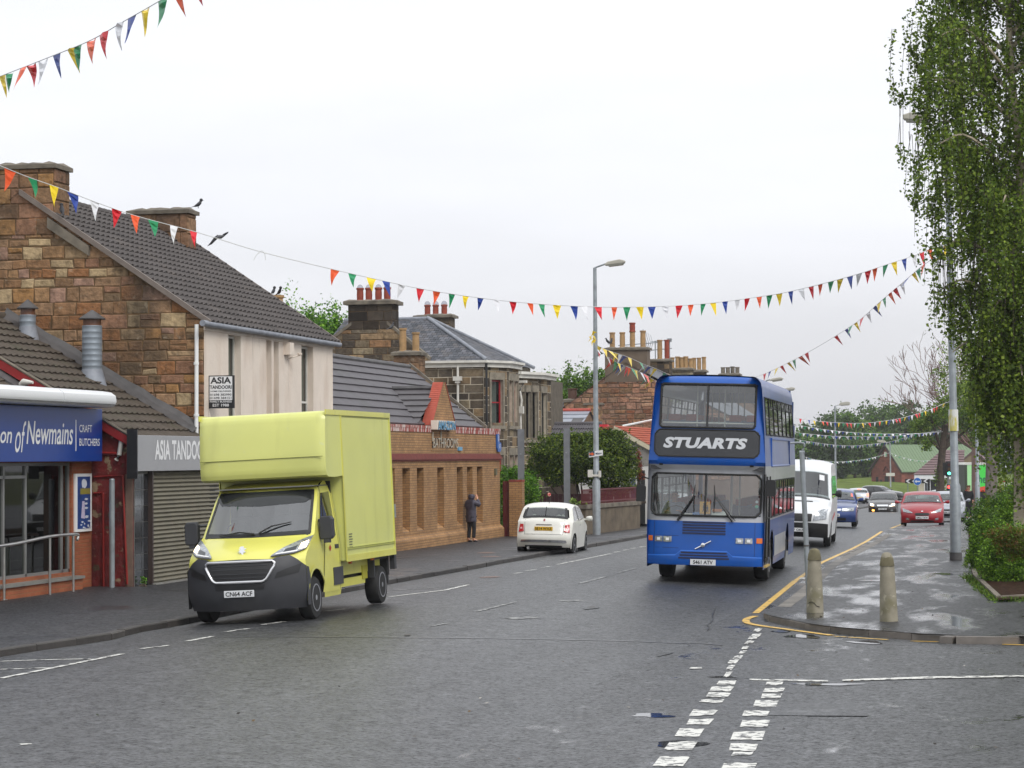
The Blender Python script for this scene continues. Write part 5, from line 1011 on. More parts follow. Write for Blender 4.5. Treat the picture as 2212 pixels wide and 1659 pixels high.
a,c=onV(*z6(228,400),VV0).x,onV(*z6(660,400),VV0).x;zb1,zt1=8.3,onV(*z6(450,290),VV0).z
K1=stack(VL,a,c,VV0-.02,VV0+1.0,8.2,zt1,[SOOT[2],srgb(56,48,40),srgb(44,38,33),SOOT[1],srgb(66,58,50)],[(t,.56,.15,M_POT)for t in(.2,.4,.62,.82)],mm=M_DSTONE,seed=51,rh=(.34,.42),cap=.2,ov=.17)
for t in(.2,.4,.62,.82):cowl(K1,lerp(a,c,t),VV0+.49,zt1+.14+.04+.56,.135)
a,c=onV(*z6(925,470),104).x,onV(*z6(1248,470),104).x;zt1=onV(*z6(1090,425),104).z
K2=stack(VL,a,c,103.6,104.5,7.0,zt1,SOOT[:3],[(t,.48,.14,M_POT)for t in(.25,.5,.76)],mm=M_DSTONE,seed=52,rh=(.3,.4),cap=.14,ov=.15)
for t in(.25,.5,.76):cowl(K2,lerp(a,c,t),104.05,zt1+.1+.04+.5,.14)
vA=90;a,c=onV(*z6(675,850),vA).x,onV(*z6(925,850),vA).x;zt1=onV(*z6(800,790),vA).z
AN=thing('annexe',(-27,90,0),'low brown annexe behind the showroom roof with two buff chimney pots','house')
b=MB();b.box(a-3,c+.1,vA+.8,VV0-.05,0,5.2);b.build('wall',M_MORTAR,AN)
stack(AN,a,c,vA,vA+.9,2.5,zt1,[srgb(128,100,76),srgb(112,88,68)],[(.25,.95,.145,M_BUFF),(.76,.78,.145,M_BUFF)],seed=61,cap=.16,ov=.1)
def dpipe(parent,x,y,z0,z1,r_=.05,hop=None,name='downpipe'):
 b=MB();b.tube([(x,y,z0),(x,y,z1)],r_,n=8)
 if hop:b.box(x-.18,x+.18,y-.14,y+.05,hop,hop+.18);b.box(x-.1,x+.1,y-.1,y+.05,hop-.1,hop)
 return b.build(name,M_WHITED,parent,smooth=50)
p=onV(*c3(852,200),VV0-.12);dpipe(VL,p.x,VV0-.12,onV(*c3(855,680),VV0).z-.1,VE-.2,hop=onV(*c3(855,235),VV0).z-.1)
p=onV(*c3(1277,400),VV0-.1);b=MB();b.tube([(p.x,VV0-.12,2.5),(p.x,VV0-.12,VE-.1)],.05,n=8);b.build('downpipe',M_BLACK,VL,smooth=50)
V2=thing('stone_villa',(-25,106,0),'narrow part of the sooty stone villa with a white cornice and three slit windows','house')
q_=[(-22.6,101.6),(-21.95,103.2),(-21.95,106),(-22.6,107.2)];e2=6.5
bay_face(V2,q_[0],q_[1],0,e2-.2,[(.1,.34,3.6,5.7),(.4,.64,3.6,5.7),(.7,.94,3.6,5.7)],71,M_BLACK)
bay_face(V2,q_[1],q_[2],0,e2-.2,[(.2,.6,3.6,5.7)],72,M_BLACK)
b=MB();b.box(-30,-22.6,101.6,112,0,e2-.1);b.build('wall',M_DSTONEP,V2)
b=MB();cp=[(-22.9,101.4),(-22.4,101.4),(-21.7,103.1),(-21.7,106.1)]
for p,q in zip(cp,cp[1:]):F=Fab(p,q);L=(Vector(q)-Vector(p)).length;boxF(b,F,0,L,e2-.2,e2-.04,-.3,.0);boxF(b,F,-.03,L+.03,e2-.04,e2+.08,-.3,.12)
b.poly(*[(x,y,e2+.06)for x,y in((-22.9,101.4),(-22.4,101.4),(-21.7,103.1),(-21.7,106.1),(-23,106.1))]);b.build('cornice',M_WHITED,V2)
for cx,z0_,z1_,hp in((c3(1775,700),1.5,5.0,c3(1775,720)),(c3(2015,700),1.5,5.0,c3(2015,750))):
 p=onV(*cx,101.3 if cx[0]<1140 else 107.5);hz_=onV(*hp,p.y).z;bb=MB();y_=p.y
 bb.tube([(p.x,y_,1.0),(p.x,y_,hz_),(p.x+.05,y_,hz_+.5),(p.x-.02,y_,hz_+.9),(p.x+.15,y_,hz_+1.25)],.055,n=8);bb.box(p.x-.16,p.x+.16,y_-.12,y_+.05,hz_-.1,hz_+.22);bb.box(p.x-.45,p.x+.28,y_-.15,y_+.2,hz_+1.25,hz_+1.36);bb.build('downpipe',M_WHITED,V2,smooth=50)
 # ---------- 6. cluster of low roofs, rubble gable house, white shop
def simple_house(name,label,u0,u1,v0,v1,ez_,rz_,along,wallm,roofm,rows=8,cols=20,amp=.02,pal=None,group=None,step=.03,ridge=None,loc=None):
 t=thing(name,((u0+u1)/2,(v0+v1)/2,hill(v0)),label,'house',group);zb=hill(v1)-.5
 b=MB()
 rp_=M_SLATEP if roofm is M_SLATE else roofm
 if along=='u':
  vm_=(v0+v1)/2;b.extr([(u0,v0,zb),(u0,v1,zb),(u0,v1,ez_),(u0,vm_,rz_-.03),(u0,v0,ez_)],(u1-u0,0,0));b.build('wall',wallm,t)
  roof((u0-.1,v0-.15,ez_-.05),(u1+.1,v0-.15,ez_-.05),(u1+.1,vm_,rz_),(u0-.1,vm_,rz_),rows,cols,step=step,amp=amp,pal=pal).build('roof',roofm,t)
  b=MB();b.poly((u0-.1,v1+.15,ez_-.05),(u1+.1,v1+.15,ez_-.05),(u1+.1,vm_,rz_),(u0-.1,vm_,rz_));b.build('rear_slope',rp_,t)
  b=MB();b.tube([(u0-.1,vm_,rz_+.03),(u1+.1,vm_,rz_+.03)],.1,n=8);b.build('ridge_tiles',ridge or rp_,t,smooth=50)
 else:
  um=(u0+u1)/2;b.extr([(u0,v0,zb),(u1,v0,zb),(u1,v0,ez_),(um,v0,rz_-.03),(u0,v0,ez_)],(0,v1-v0,0));b.build('wall',wallm,t)
  roof((u1+.15,v0-.1,ez_-.05),(u1+.15,v1+.1,ez_-.05),(um,v1+.1,rz_),(um,v0-.1,rz_),rows,cols,step=step,amp=amp,pal=pal).build('roof',roofm,t)
  b=MB();b.poly((u0-.15,v0-.1,ez_-.05),(u0-.15,v1+.1,ez_-.05),(um,v1+.1,rz_),(um,v0-.1,rz_));b.build('rear_slope',rp_,t)
  b=MB();b.tube([(um,v0-.1,rz_+.03),(um,v1+.1,rz_+.03)],.1,n=8);b.build('ridge_tiles',ridge or rp_,t,smooth=50)
 return t
M_BRST=mat('brown_stone_wall',srgb(112,88,68),.9,var=.3,vs_=2.5,bump=.02,bs=6)
a,c=onV(1150,930,110).x,onV(1296,930,110).x;zr=onV(1230,917,110).z
simple_house('outbuilding','low building with dark pantiled roof behind the yew',a,c,107,113,zr-1.25,zr,'u',mat('dark_brown_wall',srgb(84,72,62),.9,var=.25,vs_=2),M_GTILE,rows=5,cols=30,amp=.05,step=.05)
a,c=onV(1170,930,122).x,onV(1272,930,122).x;zr=onV(1200,888,122).z
t=simple_house('cottage','cottage with pale slated roof and red ridge tiles',a,c,119,125,zr-1.0,zr,'u',M_BRST,mat('pale_wet_slate',srgb(134,138,148),.35,var=.1,vs_=3),rows=5,cols=10,amp=0,step=.04,ridge=M_REDT)
for sx in(.35,.78):
 b=MB();u_=lerp(a,c,sx);b.hexa([(u_,119.8,zr-.75),(u_+.55,119.8,zr-.75),(u_+.55,120.6,zr-.5),(u_,120.6,zr-.5)],[(u_,119.8,zr-.66),(u_+.55,119.8,zr-.66),(u_+.55,120.6,zr-.41),(u_,120.6,zr-.41)]);b.build('skylight',M_LEADD,t)
a,c=onV(1150,880,132).x,onV(1214,880,132).x;zr=onV(1190,873,132).z;simple_house('cottage','far cottage with blue-grey roof left of the squat chimney',a,c,129,136,zr-1,zr,'u',M_BRST,M_SLATE,rows=6,cols=14,pal=SLP,step=.02)
def lone(px0,px1,yt,yb,v,label,pots,dep=.9,seed=1,pal=None,zb=None):
 a,c=onV(px0,yt,v).x,onV(px1,yt,v).x;zt1=onV((px0+px1)/2,yt,v).z;z0_=zb if zb is not None else hill(v)
 t=thing('chimney_house',((a+c)/2,v,z0_),label,'house');b=MB();b.box(a-.6,c+.9,v+dep-.05,v+4,hill(v)-.3,onV(px0,yb,v).z);b.build('wall',M_BRST,t)
 stack(t,a,c,v,v+dep,hill(v)+2,zt1,pal or[srgb(140,112,84),srgb(120,94,72),srgb(150,122,90)],pots,seed=seed,cap=.15,ov=.1);return t
lone(*[z8(285,0)[0],z8(438,0)[0]],z8(0,568)[1],z8(0,640)[1],127.5,'brown stone stack carrying one fat dark pot',[(.35,.62,.26,mat('dark_clay',srgb(92,66,54),.8)),(.75,.2,.12,M_BUFF)],seed=81)
lone(*[z8(445,0)[0],z8(572,0)[0]],z8(0,590)[1],z8(0,690)[1],126,'brown stone stack with two buff pots left of the rubble gable',[(.22,.75,.14,M_BUFF),(.7,.72,.14,M_BUFF)],seed=83)
BG=thing('rubble_house',(-22,131,0),'tall pinkish rubble gable house behind the bus, with a cement-faced stack','house');vB=126
xa,xc=onV(1307,780,vB).x,onV(1398,780,vB).x;zc0,zc1=7.15,onV(1350,756,vB).z;um=(xa+xc)/2;sl=.71
gp=[(xa-5,0),(xc+5,0),(xc+5,zc0-5*.5),(xc,zc0),(xa,zc0),(xa-5,zc0-5*sl)]
blocks(Fv(vB),xa-4.6,xc+4.5,1.5,zc0,PINK,rh=(.2,.42),rw=(.24,.62),seed=91,clip=gp,jit=.06,gap=.04,out=.03).build('gable_wall',M_STONE,BG)
b=MB();b.extr([Fv(vB)(s,z,0)for s,z in gp],(0,10,0));b.build('wall_core',mat('pinkish_mortar',srgb(104,84,68),.95,var=.2),BG)
b=MB();ee=xc+5;b.poly((ee+.1,vB-.1,zc0-2.5),(ee+.1,vB+10,zc0-2.5),(um,vB+10,zc0+.75),(um,vB-.1,zc0+.75));b.poly((xa-5.1,vB-.1,zc0-5*sl),(xa-5.1,vB+10,zc0-5*sl),(um,vB+10,zc0+.75),(um,vB-.1,zc0+.75));b.build('roof',M_SLATEP,BG)
M_CEM=mat('cement_render',srgb(104,90,76),.9,var=.15,vs_=2)
k=stack(BG,xa,xc,vB-.05,vB+1.0,zc0-.3,zc1,SOOT,[(.14,.85,.15,M_BUFF),(.38,.85,.15,M_BUFF),(.62,.9,.15,M_BUFF),(.87,.92,.15,M_BUFF)],render=M_CEM,cap=.14,ov=.1)
b=MB();chimney_pot(b,lerp(xa,xc,.62),vB+.47,zc1+1.0,.5,.16);b.build('chimney_pot',M_POT,k,smooth=50)
def terrace(v,px0,px1,yt,label,pots,pal,seed,dep=1.0,render=None):
 a,c=onV(px0,yt,v).x,onV(px1,yt,v).x;zt1=onV((px0+px1)/2,yt,v).z
 t=thing('terraced_house',((a+c)/2,v+3,hill(v)),label,'house','terraced houses behind the bus');b=MB();um_=(a+c)/2;b.extr([(um_-4,v,hill(v)-.3),(um_+4,v,hill(v)-.3),(um_+4,v,zt1-3.6),(um_,v,zt1-1.0),(um_-4,v,zt1-3.6)],(0,8,0));b.build('wall',M_BRST,t)
 b=MB();b.poly((um_+4.2,v-.1,zt1-3.7),(um_+4.2,v+8.1,zt1-3.7),(um_,v+8.1,zt1-.9),(um_,v-.1,zt1-.9));b.poly((um_-4.2,v-.1,zt1-3.7),(um_-4.2,v+8.1,zt1-3.7),(um_,v+8.1,zt1-.9),(um_,v-.1,zt1-.9));b.build('roof',M_SLATEP,t)
 return t,stack(t,a,c,v,v+dep,zt1-1.5,zt1,pal,pots,seed=seed,cap=.14,ov=.12,mm=M_DSTONE,render=render),a,c,zt1
t,k,a,c,zt1=terrace(136.2,1399,1446,781,'house whose sooty stack has two tall crowned pots',[(.5,1.15,.15,M_BUFF),(.83,1.15,.15,M_POT)],SOOT[1:4],101)
terrace(146,1446,1493,800,'house whose pale stack carries a row of red-rimmed buff pots',[(.08,.7,.14,M_BUFF),(.32,.75,.14,M_BUFF),(.52,.7,.15,M_BUFF),(.71,.75,.15,M_BUFF),(.92,.62,.14,M_BUFF)],[srgb(150,140,118),srgb(130,122,104)],103)
terrace(156,1494,1522,804,'house whose short stack has three tall buff pots',[(.12,.85,.14,M_BUFF),(.5,.85,.14,M_BUFF),(.88,.9,.14,M_BUFF)],SOOT[:3],105)
terrace(176,1555,1596,811,'farthest house of the row with four brownish pots',[(.12,.5,.16,M_COPE),(.38,.5,.16,M_COPE),(.63,.55,.16,M_COPE),(.88,.5,.16,M_COPE)],SAND[:3],107)
def aerial(px,yb,yt,v,side,label):
 p=onV(px,yb,v);zt1=onV(px,yt,v).z;t=thing('tv_aerial',p,label,'aerial');b=MB();b.tube([p,(p.x,p.y,zt1)],.035,n=6);b.build('mast',M_GALV,t)
 b=MB()
 if side==0:
  zb_=zt1-.15;b.tube([(p.x-2.2,p.y,zb_-.1),(p.x+.2,p.y,zb_+.05)],.03,n=5)
  for s_ in(-1,1):
   for i in range(4):b.tube([(p.x-.15-.12*i,p.y,zb_),(p.x-.5-.15*i+.2,p.y+.1,zb_+s_*(.5+.12*i))],.018,n=4)
 else:
  for dz in(.0,-.5):b.tube([(p.x-1.1,p.y,zt1-.1+dz),(p.x+.15,p.y,zt1+dz)],.025,n=5)
  b.box(p.x-.12,p.x+.12,p.y-.1,p.y+.1,zt1-.12,zt1+.08)
 b.build('elements',M_GALV,t)
aerial(1415.8,778,736,136.7,0,'large fanned television aerial left of the crowned pots');aerial(1446.5,778,734,137,1,'small double-bar television aerial right of the crowned pots')
vS=97;ap=onV(1327,920,vS);er=onV(1406,968,vS)
WS=thing('white_shop',(er.x-1.5,vS,0),'small white-walled shop with orange pantiles and cream bargeboard','shop');gl_=ap.x-(er.x-ap.x)
b=MB();b.extr([(gl_,vS,0),(er.x,vS,0),(er.x,vS,er.z-.1),(ap.x,vS,ap.z-.1),(gl_,vS,er.z-.1)],(0,10,0));b.build('wall',mat('white_harling',srgb(205,203,198),.85,var=.05),WS)
b=MB();wallpoly(b,Fv(vS-.012),[(gl_+.05,er.z-.75),(er.x-.02,er.z-.75),(er.x-.02,er.z-.12),(ap.x,ap.z-.14),(gl_+.05,er.z-.12)]);b.build('grey_gable',mat('grey_harling',srgb(132,128,122),.9,var=.12,vs_=8),WS)
roof((er.x+.15,vS-.1,er.z),(er.x+.15,vS+10,er.z),(ap.x,vS+10,ap.z),(ap.x,vS-.1,ap.z),9,34,step=.04,amp=.03).build('roof',mat('orange_pantile',srgb(156,74,48),.75,var=.18,vs_=2),WS)
b=MB();a,c=Vector((er.x+.15,vS-.12,er.z)),Vector((ap.x,vS-.12,ap.z));b.hexa([a+Vector((0,0,-.2)),c+Vector((0,0,-.2)),c+Vector((0,.08,-.2)),a+Vector((0,.08,-.2))],[a,c,c+Vector((0,.08,0)),a+Vector((0,.08,0))]);b.build('bargeboard',mat('cream_board',srgb(196,186,160),.6),WS)
b=MB();x0,x1=onV(1381,1050,vS-.05).x,onV(1393,1050,vS-.05).x;b.box(x0,x1,vS-.05,vS,0,onV(1390,1016,vS).z);b.build('door',M_DARK,WS)
b=MB();x0=onV(1363,1050,vS-.05).x;x1=onV(1373,1050,vS-.05).x;b.box(x0,x1,vS-.04,vS,.9,2.2);b.build('window',mat('blue_glass',srgb(96,104,132),.2),WS)
b=MB();p=onV(1303,922,98);b.box(p.x-.16,p.x+.16,p.y,p.y+.5,p.z-.3,p.z+.1);tag(b.build('red_ridge_finial',mat('bright_red_tile',srgb(190,40,50),.6),loc=tuple(p)),'bright red roof end tile above the yew','roof tile')
b=MB();p0=onV(1345,920,104);p1=onV(1420,905,104);b.tube([p0,p1],.05,n=6);b.build('white_fascia',M_WHITE,WS)
b=MB();b.box(onV(1396,1080,103).x,onV(1412,1080,103).x+1,103,103.3,0,2.7);b.build('side_wing',mat('white_harling',(0,0,0)),WS)
# ---------- garden wall, railing, street furniture on the left
GWp=[onG(1263,1156),onG(1384,1143)];pA=Vector((-15.45,80.4,0));pB=Vector((-14.75,87.6,0));pC=Vector((-17.4,80.2,0));pD=Vector((-16.9,97,0))
GW_=thing('garden_wall',(-15.1,84,0),'low weathered stone garden wall with a flat coping','wall')
M_GWALL=mat('weathered_wall_stone',srgb(98,87,72),.9,var=.3,vs_=2.5,bump=.01,dirt=[(srgb(62,56,48),1.2,.5,.65,.8,(1,1,.25)),(srgb(150,136,112),2,.6,.75,.5,(1,1,.3))])
b=MB()
for p,q in((pC,pA),(pA,pB),(pB,pD)):
 F=Fab((p.x,p.y),(q.x,q.y));L=(Vector(q)-Vector(p)).length;boxF(b,F,0,L,-.2,1.0,-.3,0)
b.build('wall',M_GWALL,GW_)
b=MB()
for p,q in((pC,pA),(pA,pB),(pB,pD)):
 F=Fab((p.x,p.y),(q.x,q.y));L=(Vector(q)-Vector(p)).length;boxF(b,F,-.04,L+.04,1.0,1.14,-.35,.05)
b.build('coping',M_COPE,GW_)
RL=thing('railing',(-15.3,84,1.14),'maroon painted steel railing on top of the garden wall','railing');M_MAR=mat('maroon_paint',srgb(92,24,30),.5,var=.1)
F=Fab((pA.x,pA.y),(pB.x,pB.y));L=(pB-pA).length;b=MB()
boxF(b,F,0,L,1.62,1.67,-.17,-.13);boxF(b,F,0,L,1.2,1.25,-.17,-.13);b.build('rails',M_MAR,RL)
b=MB();n_=62
for i in range(n_+1):s_=L*i/n_;boxF(b,F,s_-.012,s_+.012,1.14,1.64,-.16,-.14)
b.build('bars',M_MAR,RL)
for(px,pyt,lab,D)in((1126.5,927,'left of the two tall grey steel posts, against the villa',83.4),(1225.5,925,'right of the two tall grey steel posts, in front of the yew',84.6)):
 p=atD(px,1140,D);zt1=atD(px,pyt,D).z;t=thing('steel_post',(p.x,p.y,0),lab,'post','tall grey steel posts');b=MB();h_=.1
 b.box(p.x-h_,p.x+h_,p.y-.09,p.y-.07,-.1,zt1);b.box(p.x-h_,p.x+h_,p.y+.07,p.y+.09,-.1,zt1);b.box(p.x-.01,p.x+.01,p.y-.07,p.y+.07,-.1,zt1);b.build('column',M_GPAINT,t)
 b=MB();b.box(p.x-.03,p.x+.03,p.y-.1,p.y-.09,zt1-.9,zt1-.85);b.build('bolt_plate',M_GALV,t)
t=thing('flat_barrier_board',(-17.5,90,0),'maroon close-boarded fence behind the low wall','fence');b=MB();F=Fab((-19.5,91),(-15.8,91.5))
for i in range(24):boxF(b,F,i*.155,i*.155+.14,.1,1.35,-.03,0)
b.build('boards',mat('maroon_board',srgb(70,34,36),.7,var=.15),t);t.name='boarded_fence'
# ---------- lamp posts
def lamp_post(px,pb,pt,D,arm,label,group='street lamps',r0=.09,r1=.06,head=1.0,zbase=None,wide=None,lean=0,sleeve=True):
 p=atD(px,pb,D);zt1=atD(px,pt,D).z;zb_=hill(p.y)+.1 if zbase is None else zbase;t=thing('street_lamp',(p.x,p.y,zb_),label,'street lamp',group);x,y=p.x,p.y;xt=x+lean;b=MB()
 zs=zb_+(1.9 if sleeve else.3);b.tube([(x,y,zb_-.1),(x,y,zs),(x,y,zs+.08),(lerp(x,xt,.5),y,lerp(zs,zt1,.5)),(xt,y,zt1)],[r0*1.35,r0*1.35,r0,(r0+r1)/2,r1],n=14);b.build('column',M_GALV,t,smooth=40)
 if arm:
  b=MB();e_=xt+arm*.62;b.tube([(xt,y,zt1-.1),(xt,y,zt1),(xt+arm*.25,y-.02,zt1+.05),(e_,y,zt1+.13)],.03,n=8,cap=True);b.build('bracket_arm',M_GALV,t,smooth=50)
  s_=1 if arm>0 else-1;b=MB();pr=[(0,.05),(.12,.1),(.4,.13),(.62,.11),(.68,.05)];k_=head
  b.extr([(e_-s_*.05*k_,y-.13*k_,zt1+.09),(e_+s_*.08*k_,y-.13*k_,zt1+.2*k_),(e_+s_*.5*k_,y-.13*k_,zt1+.27*k_),(e_+s_*.68*k_,y-.13*k_,zt1+.22*k_),(e_+s_*.66*k_,y-.13*k_,zt1+.13),(e_,y-.13*k_,zt1+.06)],(0,.26*k_,0));h_=b.build('lamp_head',mat('lamp_housing',srgb(176,172,160),.5,var=.08),t,bevel=.03)
  b=MB();b.hexa([(e_+s_*.12*k_,y-.1*k_,zt1+.02),(e_+s_*.6*k_,y-.1*k_,zt1+.07),(e_+s_*.6*k_,y+.1*k_,zt1+.07),(e_+s_*.12*k_,y+.1*k_,zt1+.02)],[(e_+s_*.1*k_,y-.12*k_,zt1+.11),(e_+s_*.62*k_,y-.12*k_,zt1+.14),(e_+s_*.62*k_,y+.12*k_,zt1+.14),(e_+s_*.1*k_,y+.12*k_,zt1+.11)]);b.build('lens',mat('lamp_lens',srgb(150,150,140),.2),h_)
 return t,Vector((xt,y,zt1))
LL,LLtop=lamp_post(1289,1156,577,81.0,.62,'tall lamp post between the white hatchback and the bus',zbase=.05,r0=.1,r1=.06,head=1.0)
b=MB();x,y=LL.location.x,LL.location.y
z_a=atD(1289,1023,81).z;b.box(x-.26,x-.11,y-.2,y-.02,z_a-.12,z_a+.13);b.box(x-.13,x+.13,y-.15,y+.1,z_a-.1,z_a-.03);b.box(x+.1,x+.17,y-.14,y,z_a-.13,z_a+.1);b.build('control_box',M_WHITED,LL)
AS=thing('arrow_sign',(x,y-.15,2.9),'small white direction sign with an orange arrow strapped to the lamp post','sign');a,c=atD(1270,986,80.8),atD(1301,974,80.8);b=MB();sk=.035
def quadp(x0,x1,z0,z1,yy,s_):return[(x0,yy,z0-s_),(x1,yy,z0+s_),(x1,yy,z1+s_),(x0,yy,z1-s_)]
b.extr(quadp(a.x,c.x,a.z,c.z,y-.16,sk),(0,.02,0));b.build('board',M_WHITE,AS);xm=lerp(a.x,c.x,.41)
b=MB();b.poly(*quadp(a.x+.015,xm,a.z+.015,c.z-.015,y-.165,sk*.5));b.build('teal_panel',mat('teal_sign',srgb(52,84,104),.4),AS)
zm=(a.z+c.z)/2-.01;xq=lerp(a.x,xm,.5);b=MB();b.poly((xq-.08,y-.17,zm-.025),(xq,y-.17,zm-.025),(xq,y-.17,zm-.07),(xq+.09,y-.17,zm),(xq,y-.17,zm+.07),(xq,y-.17,zm+.025),(xq-.08,y-.17,zm+.025));b.build('arrow',mat('orange_arrow',srgb(214,96,34),.5),AS)
text_mb('Milano',frameM(((xm+c.x)/2,y-.165,zm+.02),(1,0,.12),(-.12,0,1)),.07,.21,bold=.02).build('lettering',mat('navy_lettering',srgb(40,60,90),.5),AS)
RLm,RTop=lamp_post(2065,1225,262,60.5,-.55,'tall near lamp post at the pavement, its head half hidden by birch leaves',zbase=.1,r0=.105,r1=.07,head=1.15,lean=-.1)
b=MB();x,y=RLm.location.x,RLm.location.y;b.tube([(x,y,.1),(x,y,.3)],.16,n=14);b.build('painted_foot',M_LEADD,RLm,smooth=50)
b=MB();zz1,zz2=atD(2058,905,60).z,atD(2058,860,60).z;b.tube([(x-.02,y,zz1-.3),(x-.02,y,zz1+.25)],.125,n=14);b.build('yellow_notice',mat('yellow_white_notice',srgb(200,190,90),.6,dirt=[(srgb(220,220,215),3,.5,.55,1,(1,1,.3))]),RLm,smooth=50)
lamp_post(2112,1090,755,152,-.5,'lamp post beyond the hedge, head peeking out between the birch strands',r0=.12,r1=.08)
lamp_post(1805.5,1069,877,262,.75,'far lamp post standing before the wooded hillside',r0=.12,r1=.09,head=1.8,sleeve=False)
t,_=lamp_post(1924,1066,957,300,-.9,'slim pale lamp post in front of the red sandstone hall',r0=.1,r1=.08,head=1.6,sleeve=False)
b=MB();p=t.location;z_a=atD(1924,1025,300).z;b.box(p.x-.55,p.x+.55,p.y-.2,p.y-.15,z_a-.2,z_a+.2);b.build('name_plate',M_WHITED,t)
lamp_post(1648,1120,826,104,.62,'lamp whose head shows just above the front of the bus roof',r0=.1,head=.85);lamp_post(1678,1110,846,150,.85,'more distant lamp head seen low over the bus roof',r0=.1,head=1.05)
M_YEL=mat('pale_yellow_paint',srgb(214,210,100),.35,coat=.5,var=.03,vs_=2,dirt=[(srgb(184,186,100),.9,.5,.8,.5),(srgb(140,138,70),3,.6,.8,.4,(1,1,.3))])
M_YELB=mat('yellow_grp_panel',srgb(208,210,122),.4,coat=.25,var=.03,vs_=1.2,dirt=[(srgb(188,192,120),.7,.48,.8,.5),(srgb(200,204,150),9,.66,.72,.5),(srgb(150,150,84),2.2,.56,.8,.45,(1,1,.12))])
M_PLAS=mat('dark_grey_plastic',(.036,.037,.042),.55,var=.12,vs_=3,dirt=[((.06,.058,.052),1.5,.5,.8,.5)])
M_GLOSSK=mat('dark_glazing',(.012,.013,.014),.06,coat=1)
M_LAMPC=mat('headlamp_glass',(.32,.34,.36),.2,.4,coat=.7,var=.5,vs_=18)
M_LAMPW=mat('lit_lamp',(1,.9,.7),.3,emit=(1,.68,.36),estr=5)
M_LAMPF=mat('lit_fog_lamp',(1,.5,.15),.3,emit=(1,.42,.08),estr=4)
M_LAMPR=mat('red_lens',(.5,.02,.03),.15,coat=1)
M_BRAKE=mat('lit_brake_lamp',(1,.1,.06),.3,emit=(1,.12,.06),estr=4)
M_AMBER=mat('amber_lens',(.7,.16,.02),.2,coat=1)
M_PLATEW=mat('white_number_plate',(.66,.67,.68),.35)
M_PLATEY=mat('yellow_number_plate',srgb(226,178,20),.35)
M_RIM=mat('alloy_rim',(.45,.46,.48),.3,.8,var=.1)
M_SEAT=mat('seat_fabric',srgb(62,66,72),.9)
